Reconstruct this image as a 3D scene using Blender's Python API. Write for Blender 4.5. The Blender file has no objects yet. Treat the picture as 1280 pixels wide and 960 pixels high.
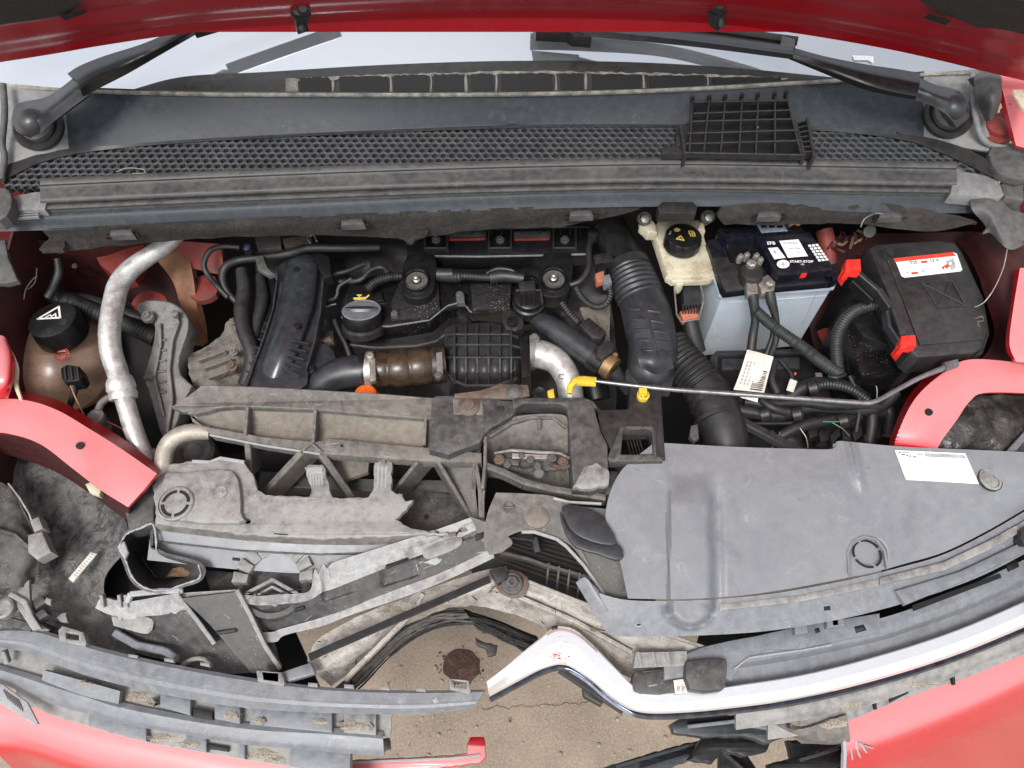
import bpy, bmesh, math, random
from mathutils import Vector, Matrix, noise
from mathutils.geometry import tessellate_polygon
R = math.radians
random.seed(7)
scene = bpy.context.scene
COL = scene.collection
# ---------------------------------------------------------------- camera
CAMZ, PITCH, F = 1.90, 60.0, 950.0
cd = bpy.data.cameras.new('camera'); cam = bpy.data.objects.new('camera', cd); COL.objects.link(cam)
cam.location = (0, 0, CAMZ); cam.rotation_euler = (R(90 - PITCH), 0, 0)
cd.sensor_width = 36; cd.lens = F / 1280 * 36; cd.clip_start = .01; cd.clip_end = 500
scene.camera = cam
# ---------------------------------------------------------------- world, sun, exposure
w = bpy.data.worlds.new('World'); scene.world = w; w.use_nodes = True
nt = w.node_tree; nt.nodes.clear()
sky = nt.nodes.new('ShaderNodeTexSky'); sky.sky_type = 'NISHITA'; sky.sun_disc = False
SUN_EL, SUN_AZ = 58, 205      # degrees; azimuth clockwise from +Y
sky.sun_elevation = R(SUN_EL); sky.sun_rotation = R(SUN_AZ)
sky.air_density = 1.0; sky.dust_density = 2.5; sky.ozone_density = 1.0
hs = nt.nodes.new('ShaderNodeHueSaturation'); hs.inputs['Saturation'].default_value = .2   # overcast: nearly colourless cloud
bg = nt.nodes.new('ShaderNodeBackground'); bg.inputs['Strength'].default_value = .13
ow = nt.nodes.new('ShaderNodeOutputWorld')
nt.links.new(sky.outputs[0], hs.inputs['Color']); nt.links.new(hs.outputs[0], bg.inputs[0]); nt.links.new(bg.outputs[0], ow.inputs[0])
sl = bpy.data.lights.new('sun', 'SUN'); sl.energy = 1.2; sl.angle = R(18); sl.color = (1, .97, .93)
so = bpy.data.objects.new('sun', sl); COL.objects.link(so)
sd = Vector((math.sin(R(SUN_AZ)) * math.cos(R(SUN_EL)), math.cos(R(SUN_AZ)) * math.cos(R(SUN_EL)), math.sin(R(SUN_EL))))
so.rotation_euler = sd.to_track_quat('Z', 'Y').to_euler(); so.location = sd * 5
vs = scene.view_settings; vs.view_transform = 'Standard'; vs.look = 'None'; vs.gamma = 1; vs.use_curve_mapping = False
vs.exposure = 1.0
scene.render.engine = 'CYCLES'; scene.cycles.max_bounces = 6

# ---------------------------------------------------------------- from the picture to the place
_c, _s = math.cos(R(90 - PITCH)), math.sin(R(90 - PITCH))
def ray(px, py):
    x, y = (px - 640) / F, -(py - 480) / F
    return Vector((x, y * _c + _s, y * _s - _c))
def P(px, py, z):
    d = ray(px, py); t = (z - CAMZ) / d.z
    return Vector((d.x * t, d.y * t, z))
def V(px, py, y):
    d = ray(px, py); t = y / d.y
    return Vector((d.x * t, y, CAMZ + d.z * t))
def W(p, z=None):
    if isinstance(p, Vector): return p.copy()
    return P(p[0], p[1], p[2] if len(p) > 2 else z)
PX = .00116      # metres per picture pixel at bay depth

# ---------------------------------------------------------------- materials
def M(name, col, rough=.5, metal=0, dust_sheen=0, dcol=(.30, .27, .235), var=.25, bump=.15, sc=1., coat=0, patch_lo=.38, patch_hi=.68, trans=0, stain=None, stain_amt=0, spec=.5, speck=0, edge=0, scratch=0, wrinkle=0, up0=.3, upr=(-.1, .95), grain=.22):
    m = bpy.data.materials.new(name); m.use_nodes = True
    t = m.node_tree; N = t.nodes; L = t.links
    b = N['Principled BSDF']
    tc = N.new('ShaderNodeTexCoord')
    def nz(scale, det=5, rg=.6):
        n = N.new('ShaderNodeTexNoise'); n.inputs['Scale'].default_value = scale * sc; n.inputs['Detail'].default_value = det
        n.inputs['Roughness'].default_value = rg; L.new(tc.outputs['Object'], n.inputs['Vector']); return n.outputs['Fac']
    def mr(v, a, b_, c, d):
        n = N.new('ShaderNodeMapRange'); L.new(v, n.inputs['Value'])
        for i, q in enumerate((a, b_, c, d)): n.inputs[i + 1].default_value = q
        return n.outputs['Result']
    def ma(op, x, y):
        n = N.new('ShaderNodeMath'); n.operation = op
        for i, q in enumerate((x, y)):
            if isinstance(q, (int, float)): n.inputs[i].default_value = q
            else: L.new(q, n.inputs[i])
        return n.outputs[0]
    def mix(f, a, b_):
        n = N.new('ShaderNodeMix'); n.data_type = 'RGBA'
        if isinstance(f, (int, float)): n.inputs[0].default_value = f
        else: L.new(f, n.inputs[0])
        for i, q in ((6, a), (7, b_)):
            if isinstance(q, tuple): n.inputs[i].default_value = (*q[:3], 1)
            else: L.new(q, n.inputs[i])
        return n.outputs[2]
    big, mid, fine = nz(11, 6, .65), nz(85, 5), nz(520, 3)
    lo = tuple(max(0, c * (1 - var)) for c in col); hi = tuple(min(1, c * (1 + var)) for c in col)
    c = mix(mr(mid, .3, .7, 0, 1), lo, hi)
    if grain:
        gn = N.new('ShaderNodeMix'); gn.data_type = 'RGBA'; gn.blend_type = 'MULTIPLY'; gn.inputs[0].default_value = 1
        L.new(c, gn.inputs[6]); gr = mr(nz(900, 2, .7), .35, .65, 1 - grain * 1.3, 1 + grain); L.new(gr, gn.inputs[7]); c = gn.outputs[2]
    if stain:
        st = mr(nz(23, 6, .7), .5, .66, 0, stain_amt); c = mix(st, c, stain)
    rough_out = None
    if scratch:
        n_ = nz(19, 3, .5); d_ = N.new('ShaderNodeMath'); d_.operation = 'ABSOLUTE'; L.new(ma('SUBTRACT', n_, .5), d_.inputs[0])
        c = mix(ma('MULTIPLY', mr(d_.outputs[0], .002, .006, scratch, 0), mr(nz(40, 2), .45, .6, 0, 1)), c, tuple(min(1, x * 2.2 + .08) for x in col))
    if dust_sheen > 0:  # settled dirt layer; red paint uses it for painted-in sky reflection
        ge = N.new('ShaderNodeNewGeometry'); sx = N.new('ShaderNodeSeparateXYZ'); L.new(ge.outputs['Normal'], sx.inputs[0])
        up = mr(sx.outputs['Z'], upr[0], upr[1], up0, 1.0)
        f = ma('MULTIPLY', mr(ma('ADD', ma('MULTIPLY', big, .6), ma('MULTIPLY', mid, .4)), patch_lo, patch_hi, .12, 1.), up)
        f = ma('MULTIPLY', f, mr(fine, .3, .7, .75, 1.15)) if grain > .04 else f
        f = ma('MULTIPLY', f, dust_sheen)
        c = mix(f, c, dcol)
        rough_out = ma('ADD', ma('MULTIPLY', f, .45), ma('ADD', rough, ma('MULTIPLY', ma('SUBTRACT', mid, .5), .25)))
        if metal: L.new(ma('MULTIPLY', ma('SUBTRACT', 1., f), metal), b.inputs['Metallic'])
    else:
        rough_out = ma('ADD', rough, ma('MULTIPLY', ma('SUBTRACT', mid, .5), .2))
        b.inputs['Metallic'].default_value = metal
    if edge:
        bv = N.new('ShaderNodeBevel'); bv.samples = 3; bv.inputs['Radius'].default_value = .0016
        g2 = N.new('ShaderNodeNewGeometry'); dt = N.new('ShaderNodeVectorMath'); dt.operation = 'DOT_PRODUCT'
        L.new(bv.outputs[0], dt.inputs[0]); L.new(g2.outputs['Normal'], dt.inputs[1])
        e_ = ma('MULTIPLY', mr(dt.outputs['Value'], .97, .80, 0, 1), mr(mid, .35, .62, .15, 1))
        c = mix(ma('MULTIPLY', e_, edge), c, tuple(min(.62, x * 2.0 + .16) for x in col) if max(col) < .3 else (.5, .48, .45))
    if speck:
        vo = N.new('ShaderNodeTexVoronoi'); vo.inputs['Scale'].default_value = 260 * sc; L.new(tc.outputs['Object'], vo.inputs['Vector'])
        sp = ma('MULTIPLY', mr(vo.outputs['Distance'], .12, .22, 1, 0), mr(nz(30, 3), .45, .6, 0, speck))
        c = mix(sp, c, (.5, .45, .38) if max(col) < .25 else (.06, .05, .04))
    L.new(c, b.inputs['Base Color']); cl = N.new('ShaderNodeClamp'); L.new(rough_out, cl.inputs[0]); cl.inputs['Min'].default_value = .04; L.new(cl.outputs[0], b.inputs['Roughness'])
    b.inputs['Specular IOR Level'].default_value = spec
    b.inputs['Coat Weight'].default_value = coat; b.inputs['Coat Roughness'].default_value = .08
    b.inputs['Transmission Weight'].default_value = trans
    if bump:
        bn = N.new('ShaderNodeBump'); bn.inputs['Strength'].default_value = min(1, bump); bn.inputs['Distance'].default_value = .0012 * max(1, bump)
        L.new(ma('ADD', ma('MULTIPLY', mid, .8), ma('MULTIPLY', fine, .35)), bn.inputs['Height'])
        if wrinkle:
            b2 = N.new('ShaderNodeBump'); b2.inputs['Strength'].default_value = 1; b2.inputs['Distance'].default_value = wrinkle
            L.new(nz(32, 4, .6), b2.inputs['Height']); L.new(b2.outputs[0], bn.inputs['Normal'])
        L.new(bn.outputs[0], b.inputs['Normal'])
    return m

TAUPE = (.26, .225, .185)
m_black = M('black_plastic', (.008, .008, .009), .34, dust_sheen=.05, dcol=(.16, .15, .14), bump=.12, edge=.12, spec=.4)
m_blackg = M('glossy_black_plastic', (.006, .006, .007), .2, dust_sheen=.04, dcol=(.2, .18, .15), bump=.06, speck=.35)
m_blackd = M('dusty_black_plastic', (.014, .014, .015), .42, dust_sheen=.16, dcol=(.17, .155, .14), bump=.25, edge=.25)
m_rubber = M('black_rubber', (.013, .013, .014), .48, dust_sheen=.16, dcol=(.15, .14, .13), bump=.25)
m_duct = M('duct_plastic', (.024, .026, .030), .36, dust_sheen=.09, grain=.08, dcol=(.18, .18, .18), bump=.08, edge=.12, scratch=.1)
m_dark = M('bay_shadow_paint', (.006, .0055, .0055), .8, dust_sheen=.1, dcol=(.05, .04, .035))
m_cowl = M('cowl_plastic', (.028, .034, .041), .5, dust_sheen=.22, dcol=(.12, .13, .14), bump=.1, scratch=.25, grain=.1, patch_lo=.45, patch_hi=.7, spec=.35)
m_cowlend = M('cowl_end_plastic', (.15, .155, .16), .6, dust_sheen=.5, dcol=(.34, .33, .31), bump=.2, stain=(.10, .095, .09), stain_amt=.5)
m_mesh = M('grille_mesh_plastic', (.032, .036, .041), .5, dust_sheen=.28, dcol=(.20, .20, .195), grain=.1)
m_seal = M('seal_rubber', (.045, .046, .048), .5, dust_sheen=.55, dcol=(.185, .18, .165), bump=.2, scratch=.3, stain=(.03, .03, .03), stain_amt=.5)
m_felt = M('felt', (.020, .018, .016), .95, dust_sheen=.5, dcol=(.085, .075, .065), bump=4, sc=1.5, patch_lo=.45, patch_hi=.65, wrinkle=.003, grain=.6)
m_grey = M('grey_trim_plastic', (.155, .165, .18), .45, dust_sheen=.45, dcol=(.30, .295, .28), bump=.1, speck=.2)
m_cover = M('cover_plastic', (.165, .175, .19), .30, dust_sheen=.45, dcol=(.30, .30, .30), bump=.08, var=.04, sc=.6, grain=.05, stain=(.115, .125, .145), stain_amt=.75, patch_lo=.3, patch_hi=.75, scratch=.2, speck=.12)
m_bgrey = M('bluish_grey_plastic', (.145, .158, .178), .34, dust_sheen=.5, dcol=(.29, .29, .285), bump=.1, grain=.1, speck=.4, var=.12, edge=.4, scratch=.3, stain=(.055, .055, .055), stain_amt=.4)
m_dirty = M('dirty_grey_plastic', (.15, .15, .15), .45, dust_sheen=.75, dcol=(.34, .33, .305), bump=.3, speck=.5, stain=(.07, .067, .065), stain_amt=.3, edge=.8, scratch=.4, patch_lo=.36, patch_hi=.58)
m_light = M('pale_torn_plastic', (.24, .24, .24), .45, dust_sheen=.7, dcol=(.40, .39, .365), bump=.4, speck=.4, stain=(.07, .067, .063), stain_amt=.8, edge=.7, scratch=.4, patch_lo=.45, patch_hi=.55)
m_dirtyd = M('dirty_dark_plastic', (.040, .040, .041), .5, dust_sheen=.55, dcol=(.16, .15, .135), bump=.4, stain=(.018, .017, .016), stain_amt=.7, edge=.6, scratch=.4, speck=.4, patch_lo=.42, patch_hi=.62)
m_beam = M('dusty_beam_plastic', (.09, .085, .078), .6, dust_sheen=.75, dcol=(.24, .215, .185), bump=.45, stain=(.035, .032, .03), stain_amt=.8, edge=.6, scratch=.5, speck=.4, patch_lo=.42, patch_hi=.62)
m_beamd = M('sand_dust_recess', (.14, .125, .105), .75, dust_sheen=.8, dcol=(.265, .23, .19), bump=.5, speck=.5, stain=(.10, .085, .07), stain_amt=.6)
m_liner = M('crumpled_liner', (.040, .040, .042), .4, dust_sheen=.65, dcol=(.20, .19, .175), bump=.6, wrinkle=.012, patch_lo=.42, patch_hi=.6, scratch=.4)
m_lamp = M('dark_lens', (.02, .018, .018), .3, dust_sheen=.6, dcol=(.10, .085, .075), bump=.8, sc=.5, wrinkle=.008, patch_lo=.45, patch_hi=.6)
m_tear = M('torn_plastic_edge', (.36, .37, .38), .6, dust_sheen=.5, dcol=(.2, .19, .18), bump=.5, patch_lo=.42, patch_hi=.6)
m_red = M('red_paint', (.50, .010, .020), .22, dust_sheen=.50, dcol=(.70, .37, .37), bump=0, coat=.7, var=.03, patch_lo=-1.2, patch_hi=.5, speck=.2, up0=0, upr=(.45, .98), grain=.03)  # sky reflection painted as a pink tint on upward faces
m_redh = M('red_inner_paint', (.29, .0015, .007), .3, grain=0, bump=0, coat=.12, var=.03, sc=.12, spec=.35)
m_redb = M('red_bay_paint', (.24, .025, .02), .5, dust_sheen=.6, dcol=(.17, .085, .065), bump=.4, var=.2, stain=(.03, .015, .012), stain_amt=.8)
m_redbd = M('red_bay_paint_dirty', (.05, .006, .006), .6, dust_sheen=.5, dcol=(.035, .022, .02), bump=.4, stain=(.012, .008, .008), stain_amt=.8)
m_redpl = M('red_plastic', (.75, .03, .02), .35, bump=.05, dust_sheen=.12, dcol=(.3, .1, .08))
m_alu = M('aluminium_pipe', (.60, .60, .58), .36, metal=.6, dust_sheen=.5, dcol=(.42, .40, .37), bump=.4, speck=1., stain=(.28, .27, .25), stain_amt=.6, patch_lo=.42, patch_hi=.62)
m_cast = M('cast_aluminium', (.20, .197, .19), .5, metal=.4, dust_sheen=.6, dcol=(.15, .14, .125), bump=1.6, stain=(.07, .065, .06), stain_amt=.85, edge=.5, patch_lo=.42, patch_hi=.62)
m_castr = M('rough_casting', (.18, .165, .14), .7, metal=.2, dust_sheen=.7, dcol=(.19, .17, .14), bump=3, stain=(.06, .05, .042), stain_amt=.9, edge=.4, wrinkle=.004, patch_lo=.42, patch_hi=.6)
m_castd = M('dark_casting', (.09, .088, .085), .55, metal=.3, dust_sheen=.5, dcol=(.15, .14, .125), bump=1.2, edge=.5)
m_frame = M('crumpled_aluminium', (.36, .34, .31), .5, metal=.3, dust_sheen=.7, dcol=(.36, .325, .28), bump=1, stain=(.10, .088, .075), stain_amt=.95, speck=.9, scratch=.6, edge=.4, wrinkle=.004, patch_lo=.42, patch_hi=.62)
m_bolt = M('steel_bolt', (.32, .31, .29), .4, metal=.8, dust_sheen=.5, dcol=(.16, .13, .11), bump=.5)
m_rust = M('rusty_steel', (.13, .08, .055), .65, metal=.3, dust_sheen=.75, dcol=(.17, .15, .13), bump=1.5, stain=(.09, .08, .072), stain_amt=.9, edge=.4, patch_lo=.4, patch_hi=.6)
m_steel = M('zinc_steel', (.42, .40, .36), .38, metal=.8, dust_sheen=.4, dcol=(.2, .18, .15), bump=.4, stain=(.12, .1, .08), stain_amt=.7)
m_chrome = M('chrome', (.92, .92, .92), .07, metal=1, bump=.0, var=.02, stain=(.8, .8, .8), stain_amt=.3)
m_chrw = M('chrome_badge', (.97, .97, .97), .2, metal=.8, grain=0, bump=.0, var=.02)
m_brownr = M('brown_rubber', (.045, .028, .016), .24, dust_sheen=.25, dcol=(.13, .09, .055), bump=.3, stain=(.012, .008, .005), stain_amt=.8, patch_lo=.45, patch_hi=.62)
m_cream = M('aged_cream_plastic', (.58, .53, .40), .5, dust_sheen=.45, dcol=(.30, .25, .16), bump=.2, stain=(.26, .21, .12), stain_amt=.85, patch_lo=.45, patch_hi=.6)
m_bat = M('battery_case', (.44, .50, .57), .35, dust_sheen=.25, dcol=(.45, .46, .46), bump=.03, var=.04, sc=.6, scratch=.15, grain=.03, stain=(.33, .38, .45), stain_amt=.5)
m_batdk = M('battery_side', (.07, .08, .10), .4, dust_sheen=.2, bump=.06)
m_navy = M('battery_lid', (.004, .005, .011), .25, dust_sheen=.05, bump=.03)
m_white = M('white_print', (.82, .82, .80), .5, bump=0, var=.04)
m_paper = M('dirty_paper', (.72, .69, .62), .7, dust_sheen=.3, dcol=(.4, .36, .3), bump=.2, stain=(.40, .33, .24), stain_amt=.6)
m_redprint = M('red_print', (.75, .05, .03), .5, bump=0)
m_greyprint = M('grey_print', (.35, .36, .37), .5, bump=0)
m_blackprint = M('black_print', (.006, .006, .006), .6, bump=0)
m_yelprint = M('yellow_print', (.72, .52, .10), .5, bump=0)
m_yellow = M('yellow_plastic', (.70, .50, .03), .4, dust_sheen=.35, dcol=(.4, .32, .12), bump=.05)
m_orange = M('orange_plastic', (.80, .15, .02), .4, dust_sheen=.2, dcol=(.4, .15, .06), bump=.05)
m_brass = M('brass', (.36, .23, .11), .4, metal=.8, dust_sheen=.5, dcol=(.14, .1, .06), bump=.4)
m_tank = M('translucent_tank', (.32, .205, .145), .26, dust_sheen=.4, dcol=(.26, .19, .14), bump=.05, var=.1, stain=(.16, .10, .07), stain_amt=.6)
m_tan = M('tan_paint', (.26, .12, .065), .6, dust_sheen=.5, dcol=(.15, .09, .06), bump=.4, stain=(.06, .03, .02), stain_amt=.7)
m_rod = M('grey_rod', (.22, .22, .225), .28, metal=.7, dust_sheen=.15, bump=.05)
m_fin = M('radiator_fins', (.022, .022, .023), .5, metal=.2, dust_sheen=.4, dcol=(.10, .09, .08), bump=.5)
m_finl = M('bent_fins', (.10, .098, .09), .5, metal=.3, dust_sheen=.5, dcol=(.2, .18, .16), bump=.5)
m_conduit = M('ribbed_conduit', (.022, .026, .026), .42, dust_sheen=.2, dcol=(.13, .14, .13), bump=.1)
m_frit = M('frit', (.014, .013, .013), .3, dust_sheen=.5, dcol=(.07, .065, .06), bump=.4)
m_glue = M('old_sealant', (.25, .235, .20), .8, bump=1.2, stain=(.07, .065, .055), stain_amt=.8, var=.5)
m_cardb = M('brown_debris', (.2, .11, .06), .8, bump=1., stain=(.08, .07, .04), stain_amt=.8)
m_blue = M('blue_connector', (.03, .06, .18), .4, bump=.1)
m_oilfilter = M('padding_fabric', (.008, .007, .007), .6, bump=3, speck=1.)
m_sand = M('sand_deposit', (.30, .265, .215), .95, bump=2.5, grain=.5, stain=(.16, .14, .11), stain_amt=.6)
m_res = M('resonator_plastic', (.026, .027, .029), .4, dust_sheen=.12, dcol=(.16, .15, .14), bump=.2, edge=.25)

# glass that mirrors the sky
m_glass = bpy.data.materials.new('windscreen_glass'); m_glass.use_nodes = True
_b = m_glass.node_tree.nodes['Principled BSDF']; _b.inputs['Base Color'].default_value = (.62, .65, .69, 1); _b.inputs['Metallic'].default_value = .8; _b.inputs['Roughness'].default_value = .05
def ground_mat():
    m = bpy.data.materials.new('concrete_ground'); m.use_nodes = True; t = m.node_tree; N = t.nodes; L = t.links; b = N['Principled BSDF']
    tc = N.new('ShaderNodeTexCoord')
    vo = N.new('ShaderNodeTexVoronoi'); vo.inputs['Scale'].default_value = 480; L.new(tc.outputs['Object'], vo.inputs['Vector'])
    n1 = N.new('ShaderNodeTexNoise'); n1.inputs['Scale'].default_value = 7; n1.inputs['Detail'].default_value = 8; L.new(tc.outputs['Object'], n1.inputs['Vector'])
    n2 = N.new('ShaderNodeTexNoise'); n2.inputs['Scale'].default_value = 160; n2.inputs['Detail'].default_value = 6; n2.inputs['Roughness'].default_value = .75; L.new(tc.outputs['Object'], n2.inputs['Vector'])
    r1 = N.new('ShaderNodeValToRGB'); r1.color_ramp.elements[0].position = .35; r1.color_ramp.elements[0].color = (.245, .192, .145, 1); r1.color_ramp.elements[1].position = .68; r1.color_ramp.elements[1].color = (.37, .30, .232, 1)
    L.new(n2.outputs['Fac'], r1.inputs[0])
    r2 = N.new('ShaderNodeValToRGB'); r2.color_ramp.elements[0].position = .3; r2.color_ramp.elements[0].color = (.72, .72, .72, 1); r2.color_ramp.elements[1].position = .7; r2.color_ramp.elements[1].color = (1.1, 1.1, 1.1, 1)
    L.new(n1.outputs['Fac'], r2.inputs[0])
    mx = N.new('ShaderNodeMix'); mx.data_type = 'RGBA'; mx.blend_type = 'MULTIPLY'; mx.inputs[0].default_value = 1; L.new(r1.outputs[0], mx.inputs[6]); L.new(r2.outputs[0], mx.inputs[7])
    # pale stones
    r3 = N.new('ShaderNodeValToRGB'); r3.color_ramp.elements[0].position = .82; r3.color_ramp.elements[0].color = (0, 0, 0, 1); r3.color_ramp.elements[1].position = .9; r3.color_ramp.elements[1].color = (.5, .5, .5, 1)
    sx = N.new('ShaderNodeSeparateColor'); L.new(vo.outputs['Color'], sx.inputs[0]); L.new(sx.outputs[0], r3.inputs[0])
    m2 = N.new('ShaderNodeMix'); m2.data_type = 'RGBA'; L.new(r3.outputs[0], m2.inputs[0]); L.new(mx.outputs[2], m2.inputs[6]); m2.inputs[7].default_value = (.40, .33, .26, 1)
    L.new(m2.outputs[2], b.inputs['Base Color']); b.inputs['Roughness'].default_value = .9
    bp = N.new('ShaderNodeBump'); bp.inputs['Strength'].default_value = .5; bp.inputs['Distance'].default_value = .003; L.new(n2.outputs['Fac'], bp.inputs['Height']); L.new(bp.outputs[0], b.inputs['Normal'])
    return m
_t = m_glass.node_tree; _n = _t.nodes.new('ShaderNodeTexNoise'); _n.inputs['Scale'].default_value = 9; _n.inputs['Detail'].default_value = 8; _n.inputs['Roughness'].default_value = .7
_tc = _t.nodes.new('ShaderNodeTexCoord'); _mp = _t.nodes.new('ShaderNodeMapping'); _mp.inputs['Scale'].default_value = (1, 1, 1); _t.links.new(_tc.outputs['Object'], _mp.inputs[0]); _t.links.new(_mp.outputs[0], _n.inputs['Vector'])
_r = _t.nodes.new('ShaderNodeMapRange'); _r.inputs[1].default_value = .42; _r.inputs[2].default_value = .75; _r.inputs[3].default_value = .82; _r.inputs[4].default_value = .74; _t.links.new(_n.outputs['Fac'], _r.inputs[0]); _t.links.new(_r.outputs[0], _b.inputs['Metallic'])
m_ground = ground_mat()
m_oil = M('oil_on_concrete', (.05, .02, .012), .45, bump=1.5, var=.5, sc=2, stain=(.11, .055, .035), stain_amt=.8, speck=.8)
m_ghost = M('asphalt_grit', (.3, .3, .3), .9, bump=1)

# ---------------------------------------------------------------- mesh helpers
def link(name, verts, faces, mat, parent=None, smooth=30):
    me = bpy.data.meshes.new(name); me.from_pydata([tuple(v) for v in verts], [], faces); me.update()
    bm = bmesh.new(); bm.from_mesh(me); bmesh.ops.recalc_face_normals(bm, faces=bm.faces); bm.to_mesh(me); bm.free()
    if smooth:
        me.shade_smooth()
        try: me.set_sharp_from_angle(angle=R(smooth))
        except Exception: pass
    me.materials.append(mat)
    o = bpy.data.objects.new(name, me); COL.objects.link(o)
    if parent: o.parent = parent
    return o
def T(name, label, cat, group=None):
    o = bpy.data.objects.new(name, None); COL.objects.link(o); o.empty_display_size = .02
    return tag(o, label, cat, group)
def tag(o, label=None, cat=None, group=None, kind=None):
    if label: o['label'] = label
    if cat: o['category'] = cat
    if group: o['group'] = group
    if kind: o['kind'] = kind
    return o
class MB:
    def __init__(s): s.v = []; s.f = []
    def add(s, v, f): k = len(s.v); s.v += [Vector(x) for x in v]; s.f += [[i + k for i in q] for q in f]
    def build(s, name, mat, parent=None, smooth=30): return link(name, s.v, s.f, mat, parent, smooth)

def area2(p): return .5 * sum(p[i].x * p[(i + 1) % len(p)].y - p[(i + 1) % len(p)].x * p[i].y for i in range(len(p)))
def inset(p, b):
    n = len(p); out = []
    for i in range(n):
        a, c, d = p[i - 1], p[i], p[(i + 1) % n]
        e1 = Vector((c.x - a.x, c.y - a.y)); e2 = Vector((d.x - c.x, d.y - c.y))
        if e1.length < 1e-7 or e2.length < 1e-7: out.append(c.copy()); continue
        e1.normalize(); e2.normalize()
        n1 = Vector((-e1.y, e1.x)); n2 = Vector((-e2.y, e2.x)); m = n1 + n2
        if m.length < .3: m = n1 * 1.
        else: m = m / max(m.length_squared / 2, .35)
        out.append(Vector((c.x + m.x * b, c.y + m.y * b, c.z)))
    return out
def rag_line(p, amp, step=.007, only=None):
    out = []; n = len(p)
    for i in range(n):
        a, b = p[i], p[(i + 1) % n]; out.append(a.copy())
        if only is not None and i not in only: continue
        k = int((b - a).length / step)
        d = (b - a); nn = Vector((-d.y, d.x, 0)); nn.normalize()
        for j in range(1, k + 1):
            if j > k: break
            out.append(a.lerp(b, j / (k + 1)) + nn * random.uniform(-amp, amp) + Vector((0, 0, random.uniform(-amp, amp) * .3)))
    return out
def csmooth(p, k=4):
    out = []; n = len(p)
    for i in range(n):
        a, b, c, d = p[i - 1], p[i], p[(i + 1) % n], p[(i + 2) % n]
        for j in range(k): out.append(cr(a, b, c, d, j / k))
    return out
def cr(a, b, c, d, t):
    return .5 * ((2 * b) + (c - a) * t + (2 * a - 5 * b + 4 * c - d) * t * t + (3 * b - a - 3 * c + d) * t ** 3)
def slab_mesh(mb, p, t, b=.0015, holes=(), taper=0):
    """top outline p (world), thickness t down, bevelled top edge"""
    if area2(p) < 0: p = p[::-1]
    loops = [p] + [(h if area2(h) < 0 else h[::-1]) for h in holes]
    verts = []; faces = []; tops = []
    for li, l in enumerate(loops):
        n = len(l); r0 = inset(l, b); r1 = [v - Vector((0, 0, b * .3)) for v in inset(l, b * .3)]; r2 = [v - Vector((0, 0, b)) for v in l]
        r3 = [v - Vector((0, 0, t)) for v in (inset(l, -taper) if taper and li == 0 else l)]
        k = len(verts); verts += r0 + r1 + r2 + r3; tops.append((k, r0))
        for q in range(3):
            for i in range(n):
                j = (i + 1) % n; faces.append([k + q * n + i, k + q * n + j, k + (q + 1) * n + j, k + (q + 1) * n + i][::-1])
    idx = []; 
    for k, r0 in tops: idx += [k + i for i in range(len(r0))]
    tri = tessellate_polygon([[Vector((v.x, v.y, 0)) for v in r0] for k, r0 in tops])
    faces += [[idx[i] for i in f] for f in tri]
    bot = []
    for (k, r0) in tops: bot += [k + 3 * len(r0) + i for i in range(len(r0))]
    faces += [[bot[i] for i in f][::-1] for f in tri]
    mb.add(verts, faces)
def S(name, parent, mat, pts, z=None, t=.01, b=.0015, holes=(), rag=0, only=None, sm=0, taper=0, hsm=0, smooth=30):
    p = [W(q, z) for q in pts]
    if sm: p = csmooth(p, sm)
    if rag: p = rag_line(p, rag, only=only)
    hs_ = []
    for h in holes:
        hp = [W(q, z) for q in h]
        if hsm: hp = csmooth(hp, hsm)
        hs_.append(hp)
    mb = MB(); slab_mesh(mb, p, t, b, hs_, taper)
    return mb.build(name, mat, parent, smooth)
def resamp(row, n, lin=False):
    m = len(row); out = []
    for i in range(n):
        u = i / (n - 1) * (m - 1); k = min(int(u), m - 2); f = u - k
        if lin or m < 3: out.append(row[k].lerp(row[k + 1], f)); continue
        a = row[k - 1] if k > 0 else 2 * row[k] - row[k + 1]; d = row[k + 2] if k + 2 < m else 2 * row[k + 1] - row[k]
        out.append(cr(a, row[k], row[k + 1], d, f))
    return out
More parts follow.
